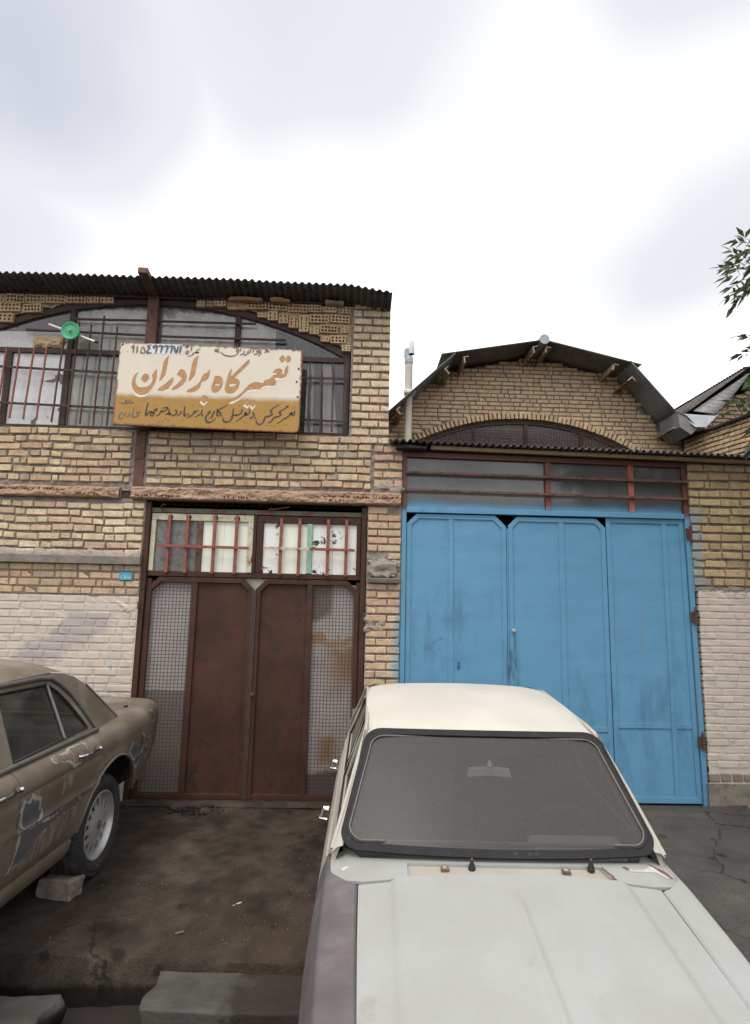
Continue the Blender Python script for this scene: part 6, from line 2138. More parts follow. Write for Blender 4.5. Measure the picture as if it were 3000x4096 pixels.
# front end (out of the picture, kept simple): bonnet, grille, lamps, screen
bodypanel('bonnet', 'benz', BZ, [(1.95, -0.62), (1.95, 0.62), (3.45, 0.52), (3.5, 0), (3.45, -0.52)], lambda x, y: (x, y, 0.93 - 0.1 * smooth01((x - 2.2) / 1.4) + 0.03 * (1 - (y / 0.62) ** 2)), 0.05)
bodypanel('windscreen', 'glass_benz', BZ, [(-0.56, 0.02), (0.56, 0.02), (0.50, 0.98), (-0.50, 0.98)], lambda u, v: (1.93 - 0.42 * v + 0.05 * (1 - (u / 0.56) ** 2), u * 1.12, 0.93 + 0.345 * v), 0.06)
mb = MB()
rows = [[(3.50 - 0.12 * (abs(y) / 0.75) ** 4, y, z_) for y in np.linspace(-0.74, 0.74, 20)] for z_ in (0.83, 0.6, 0.42)]
mb.grid(rows).build('front_panel', 'benz', BZ, smooth=40)
MB().box(3.49, 3.53, -0.24, 0.24, 0.5, 0.82).build('grille', 'chrome', BZ, bevel=0.01)
for s_ in (1, -1):
    MB().lathe([(0.0001, 0.05), (0.08, 0.03), (0.10, 0.0)], 20, (3.45, s_ * 0.52, 0.68), 'X').build('headlight', 'lamp_clear', BZ, smooth=40)
# insides
mb = MB()
mb.box(-1.14, -0.45, -0.60, 0.60, 0.32, 0.88)
mb.box(-0.449, 0.40, -0.58, 0.58, 0.28, 0.60)
mb.box(0.401, 2.2, -0.76, 0.76, 0.27, 0.42)
mb.box(2.201, 3.4, -0.56, 0.56, 0.30, 0.80)
mb.build('floor_pan', 'interior', BZ)
mb = MB()
for s_ in (-1, 1):
    MB().box(0.44, 1.95, s_ * 0.785 - 0.006, s_ * 0.785 + 0.006, 0.40, 0.89).build('door_lining', 'interior', BZ)
MB().box(-0.42, 0.08, -0.70, 0.70, 0.86, 0.90).build('parcel_shelf', 'shelf', BZ, bevel=0.01)
for y in (0.36, -0.05, -0.40):
    MB().lathe([(0.075, 0.915), (0.082, 0.92), (0.088, 0.902)], 24, (-0.14, y, 0), 'Z', True).build('speaker', 'black', BZ, smooth=50)
for (x0, x1, z0, z1, y0, y1) in ((0.10, 0.26, 0.45, 0.91, -0.66, 0.66), (0.27, 0.78, 0.42, 0.62, -0.66, 0.66), (1.02, 1.14, 0.5, 0.98, 0.06, 0.6), (1.02, 1.14, 0.5, 0.98, -0.6, -0.06), (1.15, 1.6, 0.42, 0.6, 0.06, 0.6), (1.15, 1.6, 0.42, 0.6, -0.6, -0.06)):
    MB().box(x0, x1, y0, y1, z0, z1).build('seat', 'seat', BZ, bevel=0.04)
for x in (0.0, 2.75):
    for s_ in (1, -1):
        make_wheel(BZ, x, s_ * 0.735, 0.316, s_, 0.298, 0.205, 0.197, 'alloy')

# ---------------------------------------- the white saloon in front
PK = car_root('parked_car', 'old white saloon with grey primer wing and dusty windscreen before the blue gate', 'car', (0.622, -3.134, -0.092), -1.6, 4.07, 0.96)
WT, ZT, XT, WBt = 0.575, 1.339, -0.455, 0.661


def drop(x):
    return 0.0 if x < 0.1 else 0.075 * (x - 0.1) + 0.03 * max(0, x - 0.9) ** 2


def hood_z(x, y):
    a = abs(y)
    z = 0.972 - drop(x) - 0.030 * (a / 0.61) ** 2.2
    z -= 0.013 * smooth01((a - 0.458) / 0.022)
    rib = smooth01((x - 0.24) / 0.16)
    z += 0.012 * rib * math.exp(-(a / 0.013) ** 2)
    return z


hood = [(0.164, -0.20), (0.166, -0.44), (0.175, -0.47), (0.178, -0.603), (0.5, -0.599), (0.9, -0.589), (1.25, -0.570), (1.30, -0.50), (1.315, 0), (1.30, 0.50), (1.25, 0.570), (0.9, 0.589), (0.5, 0.599), (0.174, 0.603), (0.170, 0.49), (0.164, 0.46), (0.164, 0.2)]
bodypanel('bonnet', 'paykan_hood', PK, hood, lambda x, y: (x, y, hood_z(x, y)), 0.0125, (), lambda u, v: (0, 0, -0.02), 50)


# side section: from the bonnet gap over the crown of the wing, down to the sill
p_s = [0.0, 0.05, 0.10, 0.128, 0.135, 0.145, 0.21, 0.30, 0.40, 0.52, 0.68, 0.78]
p_y = [0.616, 0.664, 0.713, 0.7385, 0.7425, 0.746, 0.772, 0.792, 0.803, 0.803, 0.785, 0.735]
p_z = [0.936, 0.930, 0.920, 0.911, 0.905, 0.893, 0.825, 0.735, 0.64, 0.51, 0.34, 0.25]
py_, pz_ = interp(p_s, p_y), interp(p_s, p_z)


def pplan(x):
    return 1 - 0.055 * smooth01((x - 0.1) / 1.3) ** 1.3 - 0.07 * smooth01((-1.3 - x) / 1.5) ** 1.4


def pmap(x, s):
    z = pz_(s)
    k = smooth01((z - 0.4) / 0.5)
    z -= drop(x) * k
    if x < -1.9:
        z -= 0.05 * smooth01((-1.9 - x) / 0.9) * k
    return (x, py_(s) * pplan(x), z)


wing = [(0.184, 0.0), (0.5, 0.0), (1.28, 0.0), (1.34, 0.15), (1.34, 0.55), (1.0, 0.62), (0.93, 0.62)] + [(0.55 + 0.36 * math.cos(rad(t)), 0.66 - 0.36 * math.sin(rad(t))) for t in range(10, 171, 10)] + [(0.17, 0.70), (-0.11, 0.70), (-0.11, 0.138), (-0.06, 0.126), (0.04, 0.120), (0.09, 0.100), (0.14, 0.055), (0.176, 0.02)]
doorf = [(-0.118, 0.13), (-0.118, 0.70), (-0.98, 0.70), (-0.98, 0.11)]
doorr = [(-0.986, 0.11), (-0.986, 0.70), (-1.62, 0.70), (-1.60, 0.60), (-1.72, 0.45), (-1.78, 0.30), (-1.80, 0.11)]
quart = [(-1.806, 0.06), (-1.806, 0.11), (-1.786, 0.30), (-1.726, 0.45), (-1.606, 0.60), (-1.60, 0.66)] + [(-1.95 + 0.36 * math.cos(rad(t)), 0.66 - 0.36 * math.sin(rad(t))) for t in range(10, 171, 10)] + [(-2.32, 0.66), (-2.74, 0.58), (-2.78, 0.3), (-2.76, 0.05), (-2.70, 0.0), (-1.95, 0.0)]
for sd_ in (1, -1):
    mp = pmap if sd_ > 0 else mirror_y(pmap)
    fl = (lambda u, v: (0, -0.012, -0.012)) if sd_ > 0 else (lambda u, v: (0, 0.012, -0.012))
    wg = bodypanel('front_wing', 'paykan_hood' if sd_ > 0 else 'paykan_fender', PK, wing, mp, 0.014, (), fl, 50)
    if sd_ < 0:
        wg['label'] = 'front wing in bare grey primer with rust freckles'
    d1 = bodypanel('door', 'paykan_body', PK, doorf, mp, 0.02, (), fl, 50)
    d2 = bodypanel('door', 'paykan_body', PK, doorr, mp, 0.02, (), fl, 50)
    bodypanel('rear_quarter', 'paykan_body', PK, quart, mp, 0.02, (), fl, 50)
    for xh, dr in ((-0.86, d1), (-1.66, d2)):
        mb = MB()
        mb.tube([(xh + 0.06, sd_ * 0.80, 0.755), (xh + 0.055, sd_ * 0.838, 0.757), (xh - 0.06, sd_ * 0.838, 0.757), (xh - 0.065, sd_ * 0.80, 0.755)], 0.009, 8)
        mb.tube([(xh - 0.085, sd_ * 0.80, 0.757), (xh - 0.085, sd_ * 0.83, 0.757)], 0.016, 12)
        mb.build('handle', 'chrome', dr, smooth=50)

    # greenhouse side: A-pillar, window openings, roof rail
    def pg(x, z, s_=sd_):
        y = 0.722 - (z - 0.925) * 0.345
        return (x, s_ * y, z)
    wf = [(-0.27, 0.945), (-0.60, 1.285), (-0.93, 1.295), (-0.93, 0.95)]
    wr = [(-1.03, 0.95), (-1.03, 1.295), (-1.42, 1.285), (-1.52, 1.25), (-1.74, 0.96)]
    og = [(-0.05, 0.905), (-0.055, 0.966), (-0.24, 1.14), (-0.475, 1.335), (-0.6, 1.345), (-1.4, 1.345), (-1.56, 1.32), (-1.75, 1.15), (-1.98, 0.92), (-1.98, 0.905)]
    bodypanel('window_frame', 'paykan_pillar', PK, og, pg, 0.015, [wf, wr], (lambda u, v: (0, -0.02, 0)) if sd_ > 0 else (lambda u, v: (0, 0.02, 0)), 40)
    for wv in (wf, wr):
        mb = MB()
        mb.sheet(wv, lambda u, v: (lambda q: (q[0], q[1] - sd_ * 0.014, q[2]))(pg(u, v)))
        mb.build('window_glass', 'glass_caked' if wv is wr else 'glass_benz', PK)
        MB().tube([pg(*q) for q in wv], 0.007, 6, closed=True).build('window_seal', 'black', PK, smooth=60)
    P = [(-0.045, 0.955), (-0.12, 1.03), (-0.25, 1.155), (-0.485, 1.342), (-0.62, 1.352), (-1.4, 1.350), (-1.57, 1.322), (-1.77, 1.145), (-1.95, 0.96)]
    mb = MB()
    P3 = [pg(*q) for q in P]
    mb.tube([(p[0], p[1] + sd_ * 0.012, p[2]) for p in P3], 0.0105, 8)
    mb.build('drip_rail', 'paykan_pillar', PK, smooth=60)
    # hinge side of the door standing slightly proud, with a rubbing strip
    mb = MB()
    mb.tube([pmap(x, 0.155) if sd_ > 0 else mirror_y(pmap)(x, 0.155) for x in (-0.12, -0.5, -1.0, -1.8, -2.7)], 0.008, 6)
    mb.build('waist_trim', 'paykan_body', PK, smooth=60)
    mb = MB()
    mb.grid([[(x, sd_ * yy, zz) for x in np.linspace(0.2, -1.62, 10)] for yy, zz in ((0.775, 0.312), (0.775, 0.27), (0.74, 0.22), (0.60, 0.21))])
    mb.build('rocker', 'paykan_body', PK, smooth=40)


# windscreen: an inclined, gently bowed surface; a across, b up the slope
SL = math.hypot(XT, ZT - 0.945)


def ws(a, b, off=0.0):
    t = b / SL
    bow = 0.075 * (1 - (a / 0.66) ** 2)
    x = bow * (1 - 0.35 * t) + XT * t + off * (ZT - 0.945) / SL
    z = 0.945 + (ZT - 0.945) * t + off * (-XT) / SL + 0.010 * (1 - (a / 0.66) ** 2)
    return (x - 0.004, a, z)


def round_quad(wb, wt, b0, b1, rb, rt):
    P = []
    for cx, cy, r_, t0 in ((wb - rb, b0 + rb, rb, -90), (wt - rt, b1 - rt, rt, 0), (-(wt - rt), b1 - rt, rt, 90), (-(wb - rb), b0 + rb, rb, 180)):
        for t in range(0, 91, 15):
            P.append((cx + r_ * math.cos(rad(t0 + t)), cy + r_ * math.sin(rad(t0 + t))))
    return P


out_q = round_quad(0.688, 0.603, 0.022, SL + 0.012, 0.075, 0.095)
mid_q = round_quad(0.661, 0.577, 0.056, SL - 0.020, 0.065, 0.078)
in_q = round_quad(0.651, 0.568, 0.066, SL - 0.029, 0.06, 0.072)
sc_ = bodypanel('windscreen', 'glass_screen', PK, round_quad(0.657, 0.573, 0.060, SL - 0.024, 0.063, 0.075), lambda a, b: ws(a, b, 0.006), 0.03, (), None, 60)
bodypanel('windscreen_rubber', 'rubber', PK, out_q, lambda a, b: ws(a, b, 0.016), 0.0105, [mid_q], lambda u, v: (-0.012, 0, -0.012), 50)
mb = MB()
mb.tube([ws(a, b, 0.014) for a, b in in_q], 0.0045, 8, closed=True)
mb.build('rubber_bead', 'rubber_bead', PK, smooth=60)
mb = MB()
mb.tube([ws(a, b, 0.015) for a, b in mid_q], 0.006, 8, closed=True)
mb.build('rubber_lip', 'black', PK, smooth=60)


# painted pillars between the windscreen rubber and the drip rails
for sd_ in (1, -1):
    rows = []
    for t in np.linspace(0.06, 1, 14):
        a = (0.682 + (0.598 - 0.682) * t) * sd_
        p = Vector(ws(a, 0.012 + (SL - 0.01) * t, 0.004))
        qx, qz = 0.0 + (-0.485) * t, 0.925 + (1.342 - 0.925) * t
        q = Vector((qx, sd_ * (0.722 - (qz - 0.925) * 0.345 + 0.010), qz))
        rows.append([p + Vector((0.02, 0, -0.02)) * (1 - t) * 0.3, p.lerp(q, 0.5) + Vector((0.008, 0, 0.006)), q])
    MB().grid(rows).build('pillar', 'paykan_pillar', PK, smooth=60)


# roof, slightly crowned, rolling down to the rails
def proof(x, y):
    a = min(1.0, abs(y) / 0.592)
    z = 1.356 + 0.062 * (1 - ((x + 1.02) / 0.60) ** 2) * (1 - 0.3 * a * a) - 0.016 * a ** 2 - 0.022 * a ** 9
    if x < -1.45:
        z -= 0.5 * (x + 1.45) ** 2
    if x > -0.52:
        z -= 0.22 * (x + 0.52) ** 2
    return (x, y, z)


rfp = []
for t in range(-10, 11):
    a = 0.565 * t / 10
    rfp.append((-0.468 + 0.062 * (1 - (a / 0.6) ** 2), a))
rfp += [(-0.52, 0.588), (-0.9, 0.592), (-1.40, 0.585), (-1.55, 0.56), (-1.60, 0.50), (-1.63, 0), (-1.60, -0.50), (-1.55, -0.56), (-1.40, -0.585), (-0.9, -0.592), (-0.52, -0.588)]
bodypanel('roof', 'paykan_roof', PK, rfp, proof, 0.02, (), lambda u, v: (0, 0, -0.012), 60)

# cowl between bonnet and windscreen: rounded ends, sunken air trough with its grille missing


def cowl(x, y):
    a = abs(y)
    z = 0.960 - 0.036 * (a / 0.7) ** 2 - drop(x) * 0.5
    z -= 0.016 * smooth01((a - 0.62) / 0.10)
    return (x, y, z)


cow = [(0.154, -0.44), (0.168, -0.48), (0.170, -0.585), (0.157, -0.635), (0.128, -0.685), (0.078, -0.720), (0.0, -0.737), (-0.09, -0.722), (-0.12, -0.66)]
for t in range(-10, 11):
    a = 0.60 * t / 10
    cow.append((0.070 * (1 - (a / 0.66) ** 2) - 0.030, a))
cow += [(-0.12, 0.66), (-0.09, 0.722), (0.0, 0.737), (0.078, 0.720), (0.128, 0.685), (0.157, 0.635), (0.167, 0.585), (0.163, 0.49), (0.154, 0.45)]
tr = [(0.148, -0.405), (0.050, -0.402), (0.070, -0.2), (0.076, 0), (0.070, 0.2), (0.050, 0.402), (0.148, 0.425), (0.153, 0)]
bodypanel('cowl', 'paykan_hood', PK, cow, cowl, 0.009, [tr], lambda u, v: (0, 0, -0.012), 45)
mb = MB()
mb.sheet([(p[0] + (0.004 if p[0] > 0.1 else -0.004), p[1] * 1.01) for p in tr], lambda u, v: (u, v, cowl(u, v)[2] - 0.0117))
cwl = mb.build('cowl_trough', 'cowl_trough', PK)
for y in (-0.249, 0.251):
    MB().box(0.082, 0.106, y - 0.017, y + 0.017, 0.940, 0.955).build('clip', 'rust_edge', PK, bevel=0.002)
    MB().box(0.088, 0.102, y - 0.009, y + 0.006, 0.955, 0.957).build('clip', 'cowl_trough', PK)
for x, y in ((0.088, -0.137), (0.070, 0.362)):
    mb = MB().lathe([(0.015, 0.942), (0.0155, 0.952), (0.0125, 0.957), (0.013, 0.962), (0.0095, 0.967), (0.0095, 0.972), (0.006, 0.976), (0.006, 0.982), (0.0001, 0.983)], 14, (x, y, 0), 'Z')
    mb.build('wiper_spindle', 'black', PK, smooth=30)
    MB().lathe([(0.0045, 0.981), (0.005, 0.989), (0.0001, 0.991)], 10, (x, y, 0), 'Z').build('wiper_spindle', 'rust_edge', PK)
# black strips added along the bonnet joints, standing in for the shade of the gaps
for s_ in (1, -1):
    MB().grid([[(x, s_ * y * pplan(x), 0.9275 - drop(x)) for y in (0.598, 0.619)] for x in np.linspace(0.17, 1.28, 20)]).build('joint_shade', 'black', PK)
# flanges of the inner wings, just below the joints of cowl, wing and bonnet
for s_ in (1, -1):
    MB().grid([[(x, s_ * y, cowl(x, y)[2] - 0.030 - (0.012 if y > 0.69 else 0)) for y in np.linspace(0.43, 0.725, 12)] for x in (-0.06, 0.05, 0.12, 0.192)]).build('inner_wing', 'paykan_hood' if s_ > 0 else 'paykan_fender', PK, smooth=60)
# bare, flaking corner of the cowl
mb = MB()
for poly, mt in (([(0.04, 0.515), (0.05, 0.54), (0.042, 0.60), (0.0, 0.635), (-0.02, 0.675), (0.01, 0.71), (0.05, 0.70), (0.07, 0.68), (0.05, 0.65), (0.058, 0.60), (0.067, 0.545), (0.058, 0.505)], 'flake_white'), ([(-0.02, 0.64), (0.0, 0.655), (0.03, 0.675), (0.06, 0.705), (0.05, 0.715), (0.0, 0.70)], 'rust_edge'), ([(0.035, 0.505), (0.06, 0.515), (0.055, 0.53), (0.035, 0.525)], 'rust_edge'), ([(0.055, 0.405), (0.148, 0.428), (0.146, 0.442), (0.055, 0.416)], 'rust_edge'), ([(0.075, -0.665), (0.05, -0.68), (0.035, -0.665), (0.05, -0.645)], 'flake_white')):
    P = ragged(poly, 7, 0.004, 0.01)
    m2 = MB()
    m2.sheet(P, lambda u, v: (u, v, cowl(u, v)[2] + (0.0014 if mt == 'flake_white' else 0.0024)))
    m2.build('flaked_paint', mt, PK)
# rear of the car
bodypanel('rear_window', 'glass_caked', PK, [(-0.50, 0.04), (0.50, 0.04), (0.54, 0.96), (-0.54, 0.96)], lambda u, v: (-1.61 - 0.40 * v - 0.03 * (1 - (u / 0.54) ** 2), u * (1 + 0.1 * v), 1.335 - 0.39 * v), 0.05)
for s_ in (1, -1):
    rows = []
    for t in np.linspace(0, 1, 10):
        p = Vector((-1.61 - 0.40 * t, s_ * (0.495 + 0.045 * t) * (1 + 0.1 * t), 1.335 - 0.39 * t))
        qx, qz = -1.555 - 0.42 * t, 1.322 - 0.395 * t
        q = Vector(pg(qx, qz, s_))
        rows.append([p, p.lerp(q, 0.5) + Vector((-0.02, s_ * 0.012, 0.01)), q])
    MB().grid(rows).build('rear_pillar', 'paykan_body', PK, smooth=60)
bodypanel('boot_lid', 'paykan_body', PK, [(-2.0, -0.6), (-2.0, 0.6), (-2.72, 0.57), (-2.76, 0), (-2.72, -0.57)], lambda x, y: (x, y, 0.945 - 0.05 * smooth01((-1.9 - x) / 0.9) + 0.012 * (1 - (y / 0.6) ** 2)), 0.05)
mb = MB()
mb.grid([[(-2.77 + 0.05 * (abs(y) / 0.72) ** 4 + xo, y, z_) for y in np.linspace(-0.73, 0.73, 20)] for z_, xo in ((0.895, 0.02), (0.85, 0), (0.6, -0.01), (0.40, 0.03))]).build('tail_panel', 'paykan_body', PK, smooth=40)
for s_ in (1, -1):
    MB().box(-2.80, -2.75, s_ * 0.60 - 0.09, s_ * 0.60 + 0.09, 0.68, 0.78).build('tail_lamp', 'lamp_red', PK, bevel=0.01)
    MB().lathe([(0.0001, 0.05), (0.07, 0.03), (0.09, 0.0)], 20, (1.33, s_ * 0.54, 0.66), 'X').build('headlight', 'lamp_clear', PK, smooth=40)
MB().box(1.33, 1.36, -0.42, 0.42, 0.57, 0.76).build('grille', 'trim_dull', PK, bevel=0.01)
mb = MB()
mb.tube([(1.34, -0.78, 0.46), (1.43, -0.70, 0.46), (1.46, 0, 0.46), (1.43, 0.70, 0.46), (1.34, 0.78, 0.46)], 0.05, 10, flat=0.5)
mb.build('bumper', 'chrome', PK, smooth=50)
mb = MB()
mb.tube([(-2.78, -0.76, 0.46), (-2.86, -0.68, 0.46), (-2.88, 0, 0.46), (-2.86, 0.68, 0.46), (-2.78, 0.76, 0.46)], 0.045, 10, flat=0.5)
mb.build('bumper', 'chrome', PK, smooth=50)
mb = MB()
mb.grid([[(1.325 - 0.03 * (abs(y) / 0.7) ** 4, y, z_) for y in np.linspace(-0.73, 0.73, 20)] for z_ in (0.845, 0.70, 0.40)]).build('front_panel', 'paykan_hood', PK, smooth=40)
# insides
mb = MB()
mb.box(0.12, 1.28, -0.54, 0.54, 0.25, 0.80)
mb.box(-1.6, 0.119, -0.70, 0.70, 0.24, 0.32)
mb.box(-2.72, -1.601, -0.54, 0.54, 0.26, 0.84)
for s_ in (-1, 1):
    a_, c_ = sorted((s_ * 0.541, s_ * 0.73))
    mb.box(-2.5, -1.60, a_, c_, 0.66, 0.86)
    mb.box(0.15, 0.95, a_, min(c_, 0.70) if s_ > 0 else c_, 0.66, 0.80)
mb.build('floor_pan', 'interior', PK)
mb = MB()
for s_ in (-1, 1):
    MB().box(-1.60, 0.0, s_ * 0.735 - 0.006, s_ * 0.735 + 0.006, 0.33, 0.90).build('door_lining', 'interior', PK)
bodypanel('dashboard', 'dash', PK, [(0.05, -0.3), (0.0, -0.63), (-0.17, -0.66), (-0.20, 0), (-0.17, 0.66), (0.0, 0.63), (0.05, 0.3)], lambda x, y: (x, y, 0.925 - 0.3 * max(0, -0.12 - x)), 0.04, (), lambda u, v: (-0.01, 0, -0.25))
mb = MB().box(-0.19, -0.04, 0.16, 0.57, 0.9, 0.975)
mb.build('instrument_binnacle', 'dash_light', PK, bevel=0.02)
mb = MB()
P = []
for t in range(28):
    q = 2 * math.pi * t / 28
    P.append((-0.36 + 0.10 * math.sin(q), 0.355 + 0.19 * math.cos(q), 0.905 + 0.16 * math.sin(q)))
mb.tube(P, 0.012, 8, closed=True)
mb.tube([P[1], (-0.34, 0.355, 0.90), P[13]], 0.011, 6)
mb.build('steering_wheel', 'black', PK, smooth=60)
for (x0, x1, y0, y1, z0, z1) in ((-1.05, -0.93, 0.07, 0.56, 0.5, 0.98), (-1.05, -0.93, -0.56, -0.07, 0.5, 0.98), (-0.92, -0.45, 0.07, 0.56, 0.4, 0.58), (-0.92, -0.45, -0.56, -0.07, 0.4, 0.58), (-1.78, -1.62, -0.6, 0.6, 0.5, 0.94), (-1.61, -1.15, -0.6, 0.6, 0.4, 0.56)):
    MB().box(x0, x1, y0, y1, z0, z1).build('seat', 'seat', PK, bevel=0.035)
MB().box(-2.05, -1.72, -0.62, 0.62, 0.90, 0.93).build('parcel_shelf', 'shelf', PK)
mb = MB()
mb.prism([(-0.112, -0.024), (-0.10, 0.016), (-0.02, 0.022), (0.02, 0.022), (0.10, 0.016), (0.112, -0.024), (0.02, -0.017), (-0.02, -0.017)], lambda u, v: (-0.40, 0.03 + u, 1.168 + v), lambda u, v: (-0.425, 0.03 + u, 1.168 + v))
mir = mb.build('mirror', 'mirror', PK, bevel=0.004)
mb = MB()
mb.tube([(-0.395, 0.03, 1.168), (-0.385, 0.03, 1.20), (-0.40, 0.03, 1.225)], 0.008, 8)
mb.lathe([(0.0001, 0.016), (0.016, 0.0), (0.0001, -0.016)], 12, (-0.39, 0.03, 1.205), 'X')
mb.build('mirror_stalk', 'mirror', PK, smooth=50)
for x, in ((0.55,), (-1.95,)):
    for s_ in (1, -1):
        make_wheel(PK, x, s_ * 0.66, 0.285, s_, 0.29, 0.16, 0.175, 'steel')

# ------------------------------------------------------------------ gutter slabs, stones and litter
def slab(label, cat, x0, x1, y0, y1, z0, z1, seed, rot=0.0, tilt=(0, 0), name='concrete_slab', mat='slab', amp=0.012, grp=None):
    cx, cy, cz = (x0 + x1) / 2, (y0 + y1) / 2, (z0 + z1) / 2
    hx, hy, hz = (x1 - x0) / 2, (y1 - y0) / 2, (z1 - z0) / 2
    bm = bmesh.new()
    bmesh.ops.create_cube(bm, size=2.0)
    bmesh.ops.subdivide_edges(bm, edges=list(bm.edges), cuts=34, use_grid_fill=True)
    for v in bm.verts:
        c = Vector((v.co.x * hx, v.co.y * hy, v.co.z * hz))
        q = c + Vector((seed, 0, 0))
        rr = 0.007 + 0.016 * max(0.0, mn.noise(q * 7.0)) + 0.012 * max(0.0, mn.noise(q * 19.0))
        inn = Vector((max(-hx + rr, min(hx - rr, c.x)), max(-hy + rr, min(hy - rr, c.y)), max(-hz + rr, min(hz - rr, c.z))))
        d = c - inn
        if d.length > 1e-6:
            c = inn + d.normalized() * rr
        end = smooth01((abs(c.x) / hx - 0.8) / 0.2)
        c.x -= math.copysign(1, c.x) * end * amp * (1.5 + 3.0 * mn.noise(q * 4.0) + 1.5 * mn.noise(q * 11.0))
        c.y += amp * 0.5 * mn.noise(q * 6.0)
        c.z += amp * 0.35 * mn.noise(q * 5.0) + amp * 0.25 * mn.noise(q * 16.0) + amp * 0.22 * mn.noise(q * 45.0)
        v.co = c
    me = bpy.data.meshes.new(name)
    bm.to_mesh(me)
    bm.free()
    me.materials.append(M[mat])
    me.shade_smooth()
    o = bpy.data.objects.new(name, me)
    COL.objects.link(o)
    o.location = (cx, cy, cz)
    o.rotation_euler = (tilt[0], tilt[1], rot)
    return tag(o, label, cat, grp)


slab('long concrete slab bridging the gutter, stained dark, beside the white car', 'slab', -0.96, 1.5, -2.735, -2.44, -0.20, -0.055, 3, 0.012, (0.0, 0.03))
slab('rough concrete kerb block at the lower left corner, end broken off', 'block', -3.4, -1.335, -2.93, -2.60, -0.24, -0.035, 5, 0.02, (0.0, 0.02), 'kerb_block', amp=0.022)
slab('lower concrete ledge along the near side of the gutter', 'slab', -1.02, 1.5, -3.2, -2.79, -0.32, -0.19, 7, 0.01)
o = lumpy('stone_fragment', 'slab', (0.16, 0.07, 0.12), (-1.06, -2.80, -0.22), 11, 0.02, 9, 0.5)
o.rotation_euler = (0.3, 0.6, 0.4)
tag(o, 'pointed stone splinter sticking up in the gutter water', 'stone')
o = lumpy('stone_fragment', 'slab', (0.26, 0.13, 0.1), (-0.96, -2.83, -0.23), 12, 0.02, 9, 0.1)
tag(o, 'low dark stone lying against the end of the slab', 'stone')
o = lumpy('chock_stone', 'rock', (0.23, 0.14, 0.115), (-1.775, -1.775, 0.06), 43, 0.018, 9, -0.25, 8, 0.1)
tag(o, 'pale broken stone chocking the rear wheel of the brown saloon', 'stone')

# a heap of black oily scraps before the door
mb = MB()
r = random.Random(77)
for k in range(70):
    a = r.uniform(0, 6.28)
    d = abs(r.gauss(0, 0.13))
    x, y = -1.43 + d * math.cos(a) * 1.3, -0.30 + d * math.sin(a) * 0.7
    l, w_, h = r.uniform(0.012, 0.05), r.uniform(0.008, 0.02), r.uniform(0.004, 0.014)
    q = r.uniform(0, 3.14)
    z = ground_z(x, y) + h * 0.5
    mb.bar((x - l / 2 * math.cos(q), y - l / 2 * math.sin(q), z), (x + l / 2 * math.cos(q), y + l / 2 * math.sin(q), z + r.uniform(-0.002, 0.012)), w_, h, (0, 0, 1))
o = mb.build('oily_scraps', 'scrap')
o['kind'] = 'stuff'
mb = MB()
mb.tube([(-1.33, -0.16, 0.02), (-1.27, -0.15, 0.022), (-1.22, -0.165, 0.02)], 0.012, 7)
tag(mb.build('rag', 'scrap'), 'curled black rubber strip on the ground by the mesh door', 'rubber strip')
for k, (x, y, sz) in enumerate(((-0.673, -1.81, 0.017), (-0.70, -1.83, 0.006))):
    z = ground_z(x, y)
    mb = MB()
    mb.prism([(-sz, -sz * 0.3), (sz * 0.2, -sz * 0.35), (sz, sz * 0.1), (sz * 0.8, sz * 0.35), (-sz * 0.1, sz * 0.2)], lambda u, v: (x + u, y + v, z + 0.008 + u * 0.2), lambda u, v: (x + u, y + v, z + 0.004 + u * 0.2))
    tag(mb.build('paint_flake', 'chip'), ('white flake lying on the dark ground left of the white car', 'tiny white crumb beside the larger white flake')[k], 'flake')
x, y = -0.95, -2.1
z = ground_z(x, y)
mb = MB()
mb.bar((x - 0.022, y - 0.008, z + 0.006), (x + 0.022, y + 0.008, z + 0.009), 0.011, 0.005, (0, 0, 1))
tag(mb.build('wood_splinter', 'woodchip'), 'reddish wood splinter on the dark ground above the gutter', 'splinter')
mb = MB()
r = random.Random(5)
for k in range(110):
    x, y = r.uniform(-2.0, -0.1), r.uniform(-2.3, -0.1)
    if k % 3 == 0:
        x, y = r.gauss(-0.4, 0.2), r.gauss(-1.9, 0.35)
    if y < -2.28 or y > -0.05:
        continue
    s_ = r.uniform(0.0015, 0.0038)
    z = ground_z(x, y)
    q = r.uniform(0, 3)
    mb.bar((x - s_ * math.cos(q), y - s_ * math.sin(q), z + s_ * 0.4), (x + s_ * math.cos(q), y + s_ * math.sin(q), z + s_ * 0.6), s_ * 1.2, s_, (0, 0, 1))
o = mb.build('grit', 'rock')
o['kind'] = 'stuff'
# cement skirt at the foot of the gates
mb = MB()
rows = []
for x in np.arange(-2.05, 0.1, 0.03):
    q = 0.03 * mn.noise(Vector((x * 3, 1, 4))) + 0.012 * mn.noise(Vector((x * 14, 1, 4)))
    rows.append([(x, 0.05, 0.0), (x, 0.0, 0.004), (x, -0.06 + q, 0.034 + 0.004 * mn.noise(Vector((x * 9, 2, 2)))), (x, -0.125 + q, 0.036), (x, -0.17 + q, 0.014)])
o = mb.grid(rows).build('door_step', 'ground', smooth=50)
o['kind'] = 'structure'
mb = MB()
rows = []
for x in np.arange(0.45, 3.75, 0.03):
    q = 0.06 * mn.noise(Vector((x * 1.7, 5, 4))) + 0.02 * mn.noise(Vector((x * 9, 1, 4)))
    e = smooth01((3.72 - x) / 0.35)
    rows.append([(x, 0.03, 0.0), (x, -0.02, 0.02), (x, -0.10 * e + q * e, 0.034), (x, -0.24 * e + q * e - 0.02, 0.03), (x, -0.275 * e + q * e - 0.02, 0.006)])
o = mb.grid(rows).build('gate_apron', 'ground', smooth=50)
o['kind'] = 'structure'

